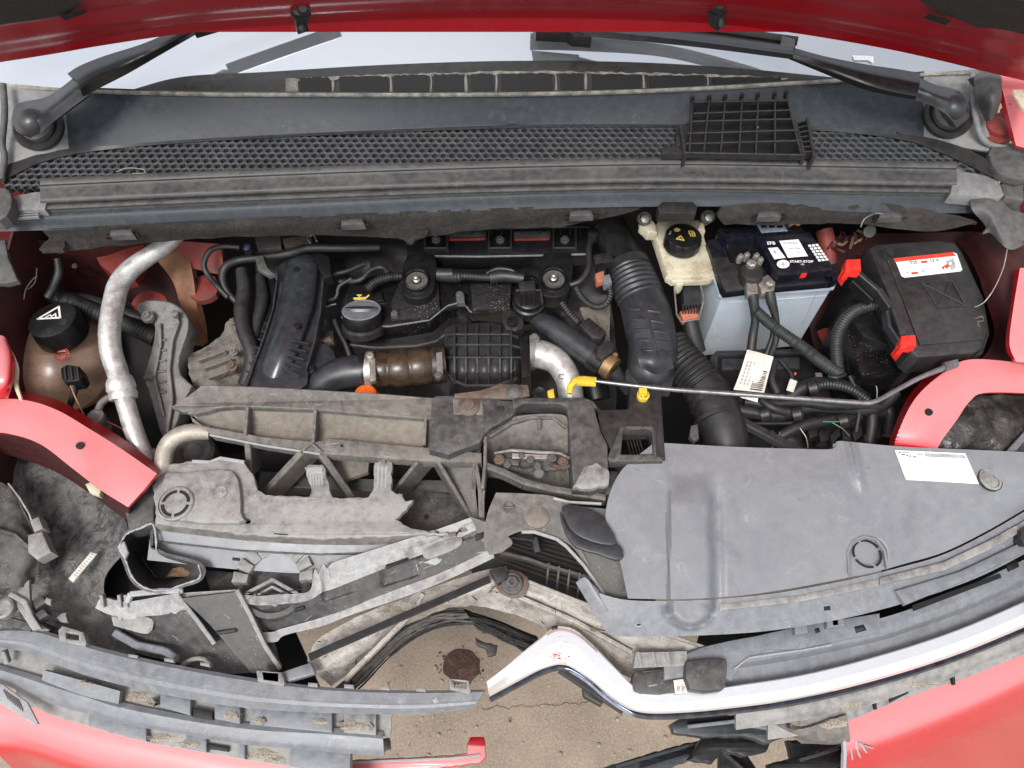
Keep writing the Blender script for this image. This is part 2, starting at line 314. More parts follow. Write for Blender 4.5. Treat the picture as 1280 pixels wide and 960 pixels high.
def sheet(name, parent, mat, rows, z=None, t=.003, nu=24, nv=8, hf=None, lin=False, linv=False, crumple=0, cs=12, smooth=35, flip=1, tilt=None):
    """surface lofted through rows of picture points; hf(px,py)->raise in metres; real thickness t"""
    R3 = []
    for r in rows:
        R3.append([(Vector((q.x, q.y, q.z)), True) if isinstance(q, Vector) else (Vector((q[0], q[1], q[2] if len(q) > 2 else z)), False) for q in r])
    isW = R3[0][0][1]
    rr = [resamp([a[0] for a in r], nu, lin) for r in R3]
    cols = [resamp([rr[j][i] for j in range(len(rr))], nv, linv) for i in range(nu)]
    G = []
    for i in range(nu):
        c = []
        for j in range(nv):
            q = cols[i][j]
            if isW: v = q.copy()
            else: v = P(q.x, q.y, q.z + (hf(q.x, q.y) if hf else 0))
            c.append(v)
        G.append(c)
    nrm = [[None] * nv for _ in range(nu)]
    for i in range(nu):
        for j in range(nv):
            a = G[min(i + 1, nu - 1)][j] - G[max(i - 1, 0)][j]; b = G[i][min(j + 1, nv - 1)] - G[i][max(j - 1, 0)]
            n = a.cross(b); 
            if n.length < 1e-9: n = Vector((0, 0, 1))
            n.normalize()
            if n.dot(cam.location - G[i][j]) < 0: n = -n
            nrm[i][j] = n * flip
    if crumple:
        for i in range(nu):
            for j in range(nv):
                v = G[i][j]; G[i][j] = v + nrm[i][j] * crumple * (noise.noise(v * cs) + .5 * noise.noise(v * cs * 2.3 + Vector((5, 1, 2))) + .25 * abs(noise.noise(v * cs * 5)))
    vv = [G[i][j] for i in range(nu) for j in range(nv)] + [G[i][j] - nrm[i][j] * t for i in range(nu) for j in range(nv)]
    k = nu * nv; f = []
    for i in range(nu - 1):
        for j in range(nv - 1):
            a = i * nv + j; f.append([a, a + nv, a + nv + 1, a + 1]); f.append([k + a + 1, k + a + nv + 1, k + a + nv, k + a])
    for j in range(nv - 1):
        a = j; f.append([a, a + 1, k + a + 1, k + a]); a = (nu - 1) * nv + j; f.append([a + 1, a, k + a, k + a + 1])
    for i in range(nu - 1):
        a = i * nv; f.append([a + nv, a, k + a, k + a + nv]); a = i * nv + nv - 1; f.append([a, a + nv, k + a + nv, k + a])
    return link(name, vv, f, mat, parent, smooth)
def path(pts, z=None, step=.004, rdef=5):
    """picture points (px,py,z,r_px) to dense world path with radius"""
    P4 = []
    for q in pts:
        if isinstance(q[0], Vector): P4.append((q[0], q[1])); continue
        zz = q[2] if len(q) > 2 else z; r = (q[3] if len(q) > 3 else rdef) * PX
        P4.append((P(q[0], q[1], zz), r))
    out = []; m = len(P4)
    for k in range(m - 1):
        b, c = P4[k][0], P4[k + 1][0]; a = P4[k - 1][0] if k else 2 * b - c; d = P4[k + 2][0] if k + 2 < m else 2 * c - b
        n = max(1, int((c - b).length / step))
        for j in range(n): out.append((cr(a, b, c, d, j / n), P4[k][1] + (P4[k + 1][1] - P4[k][1]) * j / n))
    out.append(P4[-1]); return out
def tube_mesh(mb, pp, n=12, prof=None, squash=1, caps=True):
    k0 = []; s = 0; up = Vector((0, 0, 1)); vs_ = []; N_ = None
    for i, (c, r) in enumerate(pp):
        t = (pp[min(i + 1, len(pp) - 1)][0] - pp[max(i - 1, 0)][0]).normalized()
        if N_ is None: N_ = (up - t * up.dot(t)); N_ = N_.normalized() if N_.length > .05 else Vector((1, 0, 0))
        N_ = (N_ - t * N_.dot(t)).normalized(); B = t.cross(N_)
        if i: s += (c - pp[i - 1][0]).length
        rr = r * (prof(s) if prof else 1)
        for j in range(n):
            a = 2 * math.pi * j / n; vs_.append(c + N_ * (math.cos(a) * rr * squash) + B * (math.sin(a) * rr))
    f = []
    for i in range(len(pp) - 1):
        for j in range(n): f.append([i * n + j, i * n + (j + 1) % n, (i + 1) * n + (j + 1) % n, (i + 1) * n + j])
    if caps: f.append(list(range(n))[::-1]); f.append([(len(pp) - 1) * n + j for j in range(n)])
    mb.add(vs_, f)
def TU(name, parent, mat, pts, z=None, r=5, n=12, rib=0, amp=.12, squash=1, step=None, sharp=False):
    if step is None: step = rib / 6 if rib else .006
    pp = path(pts, z, step, r)
    prof = None
    if rib:
        prof = (lambda s: 1 + amp * (1 if (s / rib) % 1 < .5 else -1)) if sharp else (lambda s: 1 + amp * math.cos(2 * math.pi * s / rib))
    mb = MB(); tube_mesh(mb, pp, n, prof, squash)
    return mb.build(name, mat, parent, 60)
def lathe_mesh(mb, org, axis, prof, n=24, jag=None):
    q = Vector(axis).normalized().to_track_quat('Z', 'Y'); vv = []; f = []
    for (r, h) in prof:
        for j in range(n):
            a = 2 * math.pi * j / n; rr = r * (jag(j, r) if jag else 1)
            vv.append(org + q @ Vector((rr * math.cos(a), rr * math.sin(a), h)))
    for i in range(len(prof) - 1):
        for j in range(n): f.append([i * n + j, i * n + (j + 1) % n, (i + 1) * n + (j + 1) % n, (i + 1) * n + j])
    f.append(list(range(n))[::-1]); f.append([(len(prof) - 1) * n + j for j in range(n)])
    mb.add(vv, f)
def LA(name, parent, mat, org, prof, axis=(0, 0, 1), n=24, jag=None, smooth=35):
    mb = MB(); lathe_mesh(mb, W(org), axis, prof, n, jag); return mb.build(name, mat, parent, smooth)
def bar_mesh(mb, a, b, w, h, up=Vector((0, 0, 1))):
    """rectangular bar from a to b; a,b on its top centre line; w wide, h deep"""
    t = (b - a).normalized(); s = t.cross(up); s = s.normalized() * w / 2; d = s.cross(t).normalized() * -1
    if d.dot(up) > 0: d = -d
    d = d * h; c = min(w, h) * .18; si = s * (1 - 2 * c / w)
    q = []
    for p in (a, b): q += [p - si, p + si, p + s + d * (c / h), p + s + d, p - s + d, p - s + d * (c / h)]
    f = [[0, 1, 2, 3, 4, 5][::-1], [6, 7, 8, 9, 10, 11]] + [[i, (i + 1) % 6, 6 + (i + 1) % 6, 6 + i] for i in range(6)]
    mb.add(q, f)
def BA(name, parent, mat, a, b, w=4, h=8, z=None):
    mb = MB(); bar_mesh(mb, W(a, z), W(b, z), w * PX, h * PX); return mb.build(name, mat, parent, 25)
def RIB(name, parent, mat, pts, z=None, w=3, h=6):
    p = [W(q, z) for q in pts]; mb = MB()
    for i in range(len(p) - 1): bar_mesh(mb, p[i], p[i + 1], w * PX, h * PX)
    return mb.build(name, mat, parent, 25)
def bolt(parent, px, py, z, r=8, mat=None, name='bolt', axis=(0, 0, 1), flange=True):
    u = r * PX; mb = MB(); o = P(px, py, z)
    if flange: lathe_mesh(mb, o, axis, [(u, -u * .6), (u * 1.0, 0), (u * .92, u * .12), (u * .62, u * .14)], 20)
    lathe_mesh(mb, o, axis, [(u * .6, 0), (u * .6, u * .5), (u * .5, u * .62), (u * .3, u * .62), (u * .28, u * .4)], 6 if flange else 12)
    return mb.build(name, mat or m_bolt, parent, 30)
from mathutils.bvhtree import BVHTree
_bv = {}
def surf(obs, px, py, lift=.0008):
    '''point on the visible surface of the given object(s) under a picture position'''
    if not isinstance(obs, (list, tuple)): obs = [obs]
    best = None; d = ray(px, py).normalized()
    for o in obs:
        if o.name not in _bv:
            me = o.data; _bv[o.name] = BVHTree.FromPolygons([v.co.copy() for v in me.vertices], [list(q.vertices) for q in me.polygons])
        h = _bv[o.name].ray_cast(cam.location, d)
        if h[0] is not None and (best is None or h[3] < best[3]): best = h
    if best is None: return None
    n = best[1] if best[1].dot(d) < 0 else -best[1]
    return best[0] + n * lift
def decal(name, parent, mat, obs, pts, t=.0008, lift=.0006, rag=0, sub=0):
    '''thin patch lying on a surface: outline given by picture positions'''
    if sub:
        q = []
        for i in range(len(pts)):
            (x0, y0), (x1, y1) = pts[i][:2], pts[(i + 1) % len(pts)][:2]
            for j in range(sub): q.append((x0 + (x1 - x0) * j / sub + random.uniform(-rag, rag), y0 + (y1 - y0) * j / sub + random.uniform(-rag, rag)))
        pts = q
    w_ = [surf(obs, x, y, lift) for x, y in [q[:2] for q in pts]]
    w_ = [v for v in w_ if v is not None]
    if len(w_) < 3: print('decal missed', name); return None
    k = len(w_); ce = sum(w_, Vector()) / k; dn = (cam.location - ce).normalized() * t
    vv = w_ + [v - dn - dn for v in w_]
    try: tri = tessellate_polygon([[Vector((v.x, v.y, 0)) for v in w_]])
    except Exception: return None
    f = [list(q) for q in tri] + [[k + i for i in q][::-1] for q in tri] + [[i, (i + 1) % k, k + (i + 1) % k, k + i] for i in range(k)]
    return link(name, vv, f, mat, parent, 0)
def line_on(name, parent, mat, obs, pts, r=1, lift=.0003, n=6):
    '''thin scratch or seam following a surface'''
    q = []
    for (x0, y0), (x1, y1) in zip(pts, pts[1:]):
        m = max(2, int(math.hypot(x1 - x0, y1 - y0) / 4))
        for j in range(m): q.append((x0 + (x1 - x0) * j / m, y0 + (y1 - y0) * j / m))
    q.append(pts[-1]); w_ = [surf(obs, x, y, lift) for x, y in q]; w_ = [v for v in w_ if v is not None]
    if len(w_) < 3: return None
    mb = MB(); tube_mesh(mb, [(v, r * PX) for v in w_], n); return mb.build(name, mat, parent, 60)
def circ(px, py, rx, ry=None, n=20, z=None):
    ry = ry or rx
    return [((px + rx * math.cos(2 * math.pi * i / n)), (py + ry * math.sin(2 * math.pi * i / n))) + ((z,) if z else ()) for i in range(n)]
def rrect(x0, y0, x1, y1, r=4, k=4):
    o = []
    for cx, cy, a0 in ((x1 - r, y0 + r, -90), (x1 - r, y1 - r, 0), (x0 + r, y1 - r, 90), (x0 + r, y0 + r, 180)):
        for i in range(k + 1): a = R(a0 + 90 * i / k); o.append((cx + r * math.cos(a), cy + r * math.sin(a)))
    return o
def text(name, parent, mat, body, px, py, z, size_px, rot=0, thick=.0002, slant=0, bold=0, xs=1, nrm=None):
    cu = bpy.data.curves.new(name, 'FONT'); cu.body = body; cu.size = size_px * PX * 1.35; cu.align_x = 'CENTER'; cu.align_y = 'CENTER'; cu.extrude = thick; cu.offset = bold; cu.resolution_u = 2
    tmp = bpy.data.objects.new(name, cu); me = bpy.data.meshes.new_from_object(tmp); bpy.data.objects.remove(tmp)
    me.name = name
    o = P(px, py, z); rm = Matrix.Rotation(R(rot), 3, 'Z')
    if nrm: q = Vector(nrm).to_track_quat('Z', 'Y').to_matrix()
    else: q = Matrix.Identity(3)
    for v in me.vertices: v.co = o + q @ (rm @ Vector((v.co.x * xs, v.co.y, v.co.z)))
    me.materials.clear(); me.materials.append(mat)
    ob = bpy.data.objects.new(name, me); COL.objects.link(ob); ob.parent = parent; return ob
def flat(name, parent, mat, pts, z=None, t=.0004): return S(name, parent, mat, pts, z, t=t, b=.0001, smooth=0)

# ================================================================ GROUND AND BAY SHELL
def ground():
    n = 24; v = []; f = []
    for i in range(n + 1):
        for j in range(n + 1): v.append((-30 + 60 * i / n, -30 + 60 * j / n, 0))
    for i in range(n):
        for j in range(n): a = i * (n + 1) + j; f.append([a, a + n + 1, a + n + 2, a + 1])
    o = link('ground', v, f, m_ground, None, 0); o['kind'] = 'structure'
ground()
_mb = MB(); random.seed(14)
slab_mesh(_mb, rag_line(csmooth([P(x + random.uniform(-1.5, 1.5), y + random.uniform(-1.5, 1.5), .0022) for x, y in circ(577, 833, 23.5, 21, 18)], 3), .0028), .001, .0003)
for _ in range(26):
    an = random.uniform(0, 6.28); dd = random.uniform(24, 34); rr_ = random.uniform(.5, 1.8)
    slab_mesh(_mb, [P(577 + dd * math.cos(an) + rr_ * math.cos(k), 833 + dd * .9 * math.sin(an) + rr_ * math.sin(k), .002) for k in (0, 1.2, 2.5, 3.7, 5)], .001, .0001)
S_ = _mb.build('oil_stain', m_oil, None, 0)
tag(S_, 'dark brown round oil stain on the concrete seen through the broken front', 'oil stain')

_mb = MB(); random.seed(21)
for _ in range(170):
    _c0 = P(random.uniform(430, 1000), random.uniform(790, 975), .001); _r = random.choice([.0015, .002, .003, .005]); _k = random.randint(4, 6)
    _p = [_c0 + Vector((_r * random.uniform(.6, 1.3) * math.cos(6.283 * i / _k), _r * random.uniform(.6, 1.3) * math.sin(6.283 * i / _k), _r * .7)) for i in range(_k)]
    slab_mesh(_mb, _p, _r * .7, _r * .2)
tag(_mb.build('grit', M('grit_stone', (.30, .26, .21), .9, bump=1, var=.5), None, 25), kind='stuff')
_mb = MB(); tube_mesh(_mb, [(P(a, b, .0012) + Vector((random.uniform(-.002, .002), random.uniform(-.003, .003), 0)), random.uniform(.0004, .0011)) for a, b in [(600 + i * 3.2, 886 - i * .18 + math.sin(i * .7) * 1.5) for i in range(60)]], 5); tag(_mb.build('ground_crack', m_dirtyd, None, 0), kind='stuff')
def quad(name, parent, mat, a, b, c, d, t=.004):
    """plate through 4 world points with thickness"""
    a, b, c, d = map(Vector, (a, b, c, d)); n = (b - a).cross(d - a).normalized() * t
    return link(name, [a, b, c, d, a - n, b - n, c - n, d - n], [[0, 1, 2, 3], [7, 6, 5, 4], [0, 4, 5, 1], [1, 5, 6, 2], [2, 6, 7, 3], [3, 7, 4, 0]], mat, parent, 0)

body = T('car_body', 'dark red inner body walls enclosing the open engine bay', 'car body')
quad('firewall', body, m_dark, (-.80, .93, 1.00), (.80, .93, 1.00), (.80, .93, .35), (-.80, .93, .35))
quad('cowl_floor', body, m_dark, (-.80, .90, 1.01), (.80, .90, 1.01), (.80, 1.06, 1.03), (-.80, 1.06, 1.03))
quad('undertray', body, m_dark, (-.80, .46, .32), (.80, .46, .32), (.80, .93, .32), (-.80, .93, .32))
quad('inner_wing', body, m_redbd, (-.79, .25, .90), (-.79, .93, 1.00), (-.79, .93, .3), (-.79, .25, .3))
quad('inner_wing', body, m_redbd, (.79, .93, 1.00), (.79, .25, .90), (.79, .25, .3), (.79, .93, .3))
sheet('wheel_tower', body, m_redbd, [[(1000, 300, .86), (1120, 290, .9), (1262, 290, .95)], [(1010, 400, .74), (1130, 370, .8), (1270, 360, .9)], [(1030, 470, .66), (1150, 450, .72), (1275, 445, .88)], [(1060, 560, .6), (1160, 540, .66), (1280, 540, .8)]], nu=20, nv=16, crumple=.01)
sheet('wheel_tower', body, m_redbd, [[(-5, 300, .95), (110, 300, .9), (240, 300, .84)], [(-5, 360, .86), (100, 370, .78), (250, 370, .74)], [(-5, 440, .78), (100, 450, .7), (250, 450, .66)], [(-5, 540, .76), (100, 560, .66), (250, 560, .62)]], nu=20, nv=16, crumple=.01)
sheet('chassis_rail', body, m_redb, [[(1030, 410, .80), (1062, 408, .79)], [(1045, 450, .78), (1090, 455, .77)], [(1050, 500, .76), (1125, 500, .75)], [(1040, 560, .74), (1130, 560, .73)]], nu=6, nv=10, t=.02, crumple=.003)
# small red and tan pieces left of the engine
S('side_panel', body, m_redb, [(118, 318), (160, 300), (180, 305), (165, 345), (140, 342)], z=.86, t=.03, sm=2)
S('bracket', body, m_redb, [(228, 362), (238, 350), (262, 342), (272, 352), (270, 368), (252, 376), (240, 372)], z=.84, t=.012, sm=2)
sheet('strut_brace', body, m_tan, [[(190, 318, .88), (235, 312, .88)], [(215, 350, .86), (242, 350, .86)], [(225, 380, .83), (246, 382, .83)], [(236, 410, .79), (252, 412, .79)], [(238, 432, .76), (254, 432, .76)]], nu=7, nv=14, t=.012, hf=lambda x, y: .004 * math.sin(x * .15))
sheet('side_panel', body, m_redb, [[(195, 300, .90), (275, 305, .90)], [(215, 330, .86), (280, 345, .86)]], nu=8, nv=6, t=.01, crumple=.004)
bolt(body, 93, 332, .87, 4, m_rust)

# ================================================================ HOOD
hood = T('hood', 'raised red hood with its dark insulation pad along the top edge of the photo', 'hood')
edge = [(-30, 81), (60, 67), (130, 55), (235, 40), (375, 29), (500, 23), (640, 21), (780, 23), (900, 29), (1000, 41), (1100, 58), (1170, 73), (1240, 90), (1300, 104)]
def off(e, dy, y): return [V(a, b + dy, y) for a, b in e]
sheet('inner_panel', hood, m_redh, [off(edge, 0, .935), off(edge, -9, .925), off(edge, -12, .915), off(edge, -20, .90), off(edge, -24, .885), off(edge, -42, .86), off(edge, -52, .84), off(edge, -110, .77)], nu=60, nv=30, t=.004)
# flange of the hem
sheet('hem', hood, m_redh, [off(edge, 1.5, .938), off(edge, -5, .930)], nu=60, nv=4, t=.006)
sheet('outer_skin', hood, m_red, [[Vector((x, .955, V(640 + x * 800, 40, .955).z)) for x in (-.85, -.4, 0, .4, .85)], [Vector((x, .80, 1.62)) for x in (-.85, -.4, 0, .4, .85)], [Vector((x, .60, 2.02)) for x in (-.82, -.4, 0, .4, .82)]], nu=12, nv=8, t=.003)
hip = [o for o in hood.children if o.name.startswith('inner_panel')]
for q in ([(-20, -40), (60, -40), (112, -30), (104, -8), (94, 6), (84, 14), (50, 20), (10, 25), (-20, 30)], [(1140, -40), (1295, -40), (1295, 42), (1262, 34), (1240, 31), (1222, 30), (1200, 20), (1184, 14), (1166, 6), (1150, -4)]): decal('insulation_pad', hood, m_felt, hip, q, t=.003, lift=.004, sub=4)
for q in ([(72, 10), (104, 1), (108, 5), (80, 16)], [(1156, 12), (1164, 7), (1192, 15), (1184, 22)]): decal('slot', hood, m_blackprint, hip, q, t=.001, lift=.009, sub=3)
# washer nozzles
def nozzle(px, py, label):
    t = T('washer_nozzle', label, 'washer nozzle', 'washer nozzles under the hood edge')
    o = V(px, py - 8, .915)
    LA('body', t, m_blackd, o, [(.004, -.02), (.013, -.018), (.015, -.004), (.012, .004), (.006, .01)], axis=(0, -.8, .5), n=14)
    BA('stem', t, m_blackd, V(px - 2, py - 6, .912), V(px + 1, py + 12, .920), w=13, h=10)
    LA('spout', t, m_blackd, V(px + 1, py + 8, .912), [(.005, -.012), (.007, -.006), (.006, .008), (.003, .012)], axis=(.2, -.6, -.6), n=10)
    LA('cap', t, m_black, V(px + (6 if px < 600 else 0), py - 10, .900), [(.008, 0), (.009, .004), (.005, .007)], axis=(0, -.8, .5), n=14)
nozzle(374, 20, 'dirty black washer nozzle hanging under the left part of the hood edge')
nozzle(899, 16, 'black washer nozzle hanging under the right part of the hood edge')
# red hinge in the right corner
hg = hood
sheet('hinge_arm', hg, m_red, [[(1240, 70, 1.16), (1300, 60, 1.16)], [(1250, 100, 1.15), (1300, 95, 1.15)], [(1262, 150, 1.11), (1300, 150, 1.11)], [(1270, 182, 1.09), (1300, 190, 1.09)]], nu=6, nv=10, t=.01)
S('hinge_plate', hg, m_redb, [(1232, 150), (1240, 142), (1262, 140), (1272, 150), (1268, 170), (1250, 178), (1234, 172)], z=1.075, t=.02, sm=2)
LA('rivet', hg, m_redb, P(1249, 158, 1.08), [(.02, -.01), (.02, .002), (.013, .006), (.004, .007)], n=20)
TU('hose', hg, m_redb, [(1262, 105, 1.14), (1255, 120, 1.13), (1262, 130, 1.125), (1252, 138, 1.11), (1260, 150, 1.10)], r=2.2)
S('white_tab', hg, m_cream, [(1266, 112), (1290, 118), (1290, 160), (1278, 135)], z=1.155, t=.003, sm=2)

# ================================================================ WINDSCREEN
ws = T('windscreen', 'windscreen glass mirroring pale sky below the raised hood', 'windscreen')
SL = .50
P0 = P(640, 116, 1.105); GN = Vector((0, -SL, 1)).normalized()
def G(px, py, off=0):
    d = ray(px, py); o = cam.location; c = 0
    for _ in range(6):
        q = P0 + GN * (off + c); v = o + d * ((q - o).dot(GN) / d.dot(GN)); c = -.05 * v.x * v.x
    return v
def gp(x, v, off=0):   # x metres, v up the glass
    u = Vector((0, 1, SL)).normalized(); return Vector((x, P0.y, P0.z)) + u * v + GN * off
gl = []
for i in range(25):
    x = -.95 + 1.9 * i / 24
    gl.append(x)
sheet('glass', ws, m_glass, [[gp(x, -.001 , -.05 * x * x) for x in gl], [gp(x, .2, -.05 * x * x) for x in gl], [gp(x, .7, -.05 * x * x) for x in gl]], nu=49, nv=9, t=.005)
def gs(name, mat, pts, off, t=.0006, rag=0, sm=0):
    p = [G(a, b, off) for a, b in pts]
    if sm: p = csmooth(p, sm)
    if rag: p = rag_line(p, rag, .004)
    mb = MB(); slab_mesh(mb, p, t, .0002); return mb.build(name, mat, ws, 0)
def gsh(name, mat, rows, off_, nu=40, nv=4, rag=0):
    R_ = []
    for j, r in enumerate(rows):
        q = resamp([Vector((a, b, 0)) for a, b in r], nu)
        R_.append([G(v.x, v.y + (random.uniform(-rag, rag) if j in (0, len(rows) - 1) else 0), off_) for v in q])
    return sheet(name, ws, mat, R_, nu=nu, nv=nv, t=.0008, lin=True)
fb = [(150, 116), (240, 117), (400, 119), (560, 119), (720, 117), (860, 112), (1000, 104), (1060, 99)]
gsh('frit_band', m_frit, [[(158, 114), (228, 96), (330, 90), (480, 81), (640, 76), (800, 78), (930, 86), (1045, 97)], fb], .002, 60, 6)
gsh('sealant_bead', m_glue, [[(358, 99), (430, 95), (520, 92), (640, 89), (760, 90), (880, 93), (985, 97)], [(358, 103), (430, 99), (520, 95.5), (640, 92.5), (760, 93), (880, 95.5), (985, 99)]], .0035, 120, 3, 1.1)
gsh('sealant_bead', m_glue, [[(357, 98), (364, 98), (372, 99)], [(357, 116), (364, 116), (373, 116)]], .0034, 10, 4, 1)
for k, (a, b) in enumerate([(374, 412), (424, 484), (492, 534), (542, 578), (588, 616), (626, 690), (700, 728), (740, 800), (812, 880), (892, 976)]):
    yt = 97.5 - 5.5 * math.sin((a - 360) / 620 * math.pi); yb = 116
    if a > 700: yb = 114.5 - (a - 700) * .035; yt += .8 + (a - 700) * .004
    ml = (a + b) / 2
    gsh('frit_window', m_blackprint, [[(a, yt), (ml, yt - .6), (b, yt - .2)], [(a + 1, yb - 1), (ml, yb - .5), (b + 1, yb - 1)]], .0042, 14, 4, .8)
    if k < 9: gsh('sealant_drip', m_glue, [[(b + 3, yt), (b + 5, yt)], [(b + 2.5 + (k % 3), yt + 8), (b + 6, yt + 9)], [(b + 3, yb), (b + 5 + k % 2 * 2, yb)]], .0042, 6, 8, .8)
gs('inspection_label', m_white, [(1066, 69), (1092, 70), (1092, 79), (1085, 75), (1068, 75)], .003)

# ================================================================ COWL
cowl = T('windscreen_cowl', 'blue-grey plastic cowl panel with a honeycomb air grille below the windscreen', 'cowl')
topl = [(80, 112), (240, 117), (400, 118), (560, 118), (720, 116), (860, 111), (1000, 103), (1155, 93)]
botl = [(84, 186), (200, 178), (330, 171), (480, 164), (640, 158), (800, 157), (1000, 160), (1155, 171)]
midl = [(82, 150), (220, 148), (365, 143), (520, 140), (680, 137), (830, 134), (1000, 132), (1155, 132)]
def zr(l, z): return [(a, b, z) for a, b in l]
sheet('upper_panel', cowl, m_cowl, [zr(topl, 1.112), [(a, b + 3, 1.107) for a, b in topl], zr(midl, 1.088), [(a, b - 3, 1.070) for a, b in botl], zr(botl, 1.068)], nu=60, nv=16, t=.004, hf=lambda x, y: -.0015 if abs(x - 642) < 2 else 0)
sheet('glass_seal', cowl, m_glue, [[(a, b - 2, 1.116) for a, b in [(-10, 104)] + topl + [(1230, 88)]], [(a, b + 1.5, 1.1145) for a, b in [(-10, 106)] + topl + [(1230, 90)]]], nu=60, nv=3, t=.004)
# end plates around the wiper spindles
endl = sheet('end_plate', cowl, m_cowlend, [[(-20, 108, 1.115), (40, 109, 1.115), (80, 112, 1.113)], [(-20, 150, 1.09), (40, 150, 1.09), (83, 150, 1.089)], [(-20, 215, 1.068), (40, 196, 1.069), (86, 186, 1.069)]], nu=14, nv=14, t=.004)
sheet('end_plate', cowl, m_cowlend, [[(1155, 93, 1.113), (1185, 91, 1.113), (1222, 90, 1.112)], [(1155, 132, 1.089), (1190, 132, 1.088), (1228, 132, 1.09)], [(1155, 171, 1.069), (1192, 182, 1.067), (1242, 190, 1.068)]], nu=14, nv=14, t=.004)
# dark lip above the mesh
sheet('mesh_lip', cowl, m_blackd, [[(-5, 212, 1.0695), (60, 190, 1.0695), (150, 181, 1.0695), (330, 169.5, 1.0695), (640, 157, 1.0695), (800, 156, 1.0695), (1000, 159, 1.0695), (1130, 167, 1.0695), (1200, 183, 1.0695), (1250, 208, 1.0695)], [(2, 226, 1.066), (60, 200, 1.066), (150, 185, 1.066), (330, 172.5, 1.066), (640, 160, 1.066), (800, 159, 1.066), (1000, 162, 1.066), (1120, 173, 1.066), (1180, 192, 1.066), (1243, 222, 1.066)]], nu=50, nv=4, t=.006)
def honeycomb():
    top = [(0, 232), (60, 197), (150, 182), (330, 170), (640, 157), (800, 156), (1000, 159), (1120, 170), (1185, 188), (1242, 220), (1252, 245)]
    bot = [(-5, 262), (100, 240), (480, 212), (850, 200), (1000, 202), (1200, 215), (1252, 252)]
    def yi(l, x):
        for a, b in zip(l, l[1:]):
            if a[0] <= x <= b[0]: return a[1] + (b[1] - a[1]) * (x - a[0]) / (b[0] - a[0])
        return None
    mb = MB(); zz = 1.064; pitch = .0132; n = 6
    for r in range(-2, 12):
        for c in range(-70, 72):
            x = (c + .5 * (r % 2)) * pitch; y = .845 + r * pitch * .84
            rel = Vector((x, y, zz)) - cam.location
            zc = rel.y * _s - rel.z * _c; yc = rel.y * _c + rel.z * _s
            px = 640 + F * rel.x / zc; py = 480 - F * yc / zc
            a, b = yi(top, px), yi(bot, px)
            if a is None or b is None or py < a - 3 or py > b: continue
            v = []
            R_, r_ = pitch / math.sqrt(3) * 1.005, pitch * .36
            for k in range(6): an = R(60 * k + 30); v.append((x + R_ * math.cos(an), y + R_ * .97 * math.sin(an), zz))
            for k in range(6): an = R(60 * k + 30); v.append((x + r_ * math.cos(an), y + r_ * math.sin(an), zz - .0012))
            for k in range(6): an = R(60 * k + 30); v.append((x + r_ * .9 * math.cos(an), y + r_ * .9 * math.sin(an), zz - .010))
            f = []
            for k in range(6):
                j = (k + 1) % 6; f.append([k, j, 6 + j, 6 + k]); f.append([6 + k, 6 + j, 12 + j, 12 + k])
            mb.add(v, f)
    o = mb.build('honeycomb_mesh', m_mesh, cowl, 0); o['kind'] = 'stuff'
honeycomb()
TU('dry_twig', cowl, m_glue, [(145, 215, 1.067), (160, 210, 1.069), (180, 212, 1.067), (182, 216, 1.067), (165, 217, 1.067)], r=.8, n=5)
# light grey corner with vents, right end
S('corner_cap', cowl, m_cowlend, [(1195, 208), (1206, 214), (1232, 219), (1248, 226), (1256, 243), (1250, 248), (1188, 242)], z=1.066, t=.02, b=.002)
S('corner_cap', cowl, m_cowlend, [(2, 248), (40, 240), (62, 238), (56, 262), (0, 262)], z=1.064, t=.02, b=.002)
for i in range(3): BA('clip_rib', cowl, m_cowlend, (20, 266 + i * 3), (48, 264 + i * 3), 2, 4, z=1.06)

seal = T('hood_seal', 'long grey rubber seal running across the car in front of the honeycomb grille', 'rubber seal')
def seal_rows(spec, xl, xr):
    rows = []
    xs = [0, .12, .25, .4, .55, .7, .85, 1]
    for (dy, z) in spec:
        rows.append([(xl + (xr - xl) * u, (223 - 27 * math.sin(min(1, u * 1.25) * math.pi / 2) + 6 * max(0, u - .7) / .3 + dy), z) for u in xs])
    return rows
sheet('seal_lip', seal, m_seal, seal_rows([(0, 1.073), (3, 1.0765), (8, 1.0745), (11, 1.069), (20, 1.068), (26, 1.069), (31, 1.064), (33, 1.058), (35, 1.061), (39, 1.060)], 50, 1196), nu=60, nv=36, t=.004)
sheet('seal_channel', seal, m_bgrey and m_seal, seal_rows([(37, 1.055), (40, 1.056), (43, 1.052)], 58, 1188), nu=60, nv=8, t=.004)

tray = T('cowl_tray', 'dark blue-grey tray strip under the hood seal across the whole bay', 'tray')
sheet('tray_strip', tray, m_cowl, [[(-20, 272, 1.052), (100, 262, 1.052), (300, 252, 1.052), (640, 238, 1.052), (900, 234, 1.052), (1100, 238, 1.052), (1275, 248, 1.052)], [(-20, 279, 1.050), (100, 270, 1.050), (300, 260, 1.050), (640, 245, 1.050), (900, 240, 1.050), (1100, 244, 1.050), (1275, 252, 1.050)], [(-20, 284, 1.040), (100, 280, 1.040), (300, 270, 1.040), (640, 255, 1.040), (900, 250, 1.040), (1100, 256, 1.040), (1275, 260, 1.040)], [(-20, 290, 1.036), (100, 286, 1.034), (300, 275, 1.034), (640, 262, 1.034), (900, 258, 1.034), (1100, 266, 1.034), (1275, 266, 1.034)]], nu=50, nv=14, t=.003)
S('tray_notch', tray, m_blackd, [(822, 258), (828, 252), (866, 252), (872, 258), (870, 266), (824, 266)], z=1.042, t=.02)

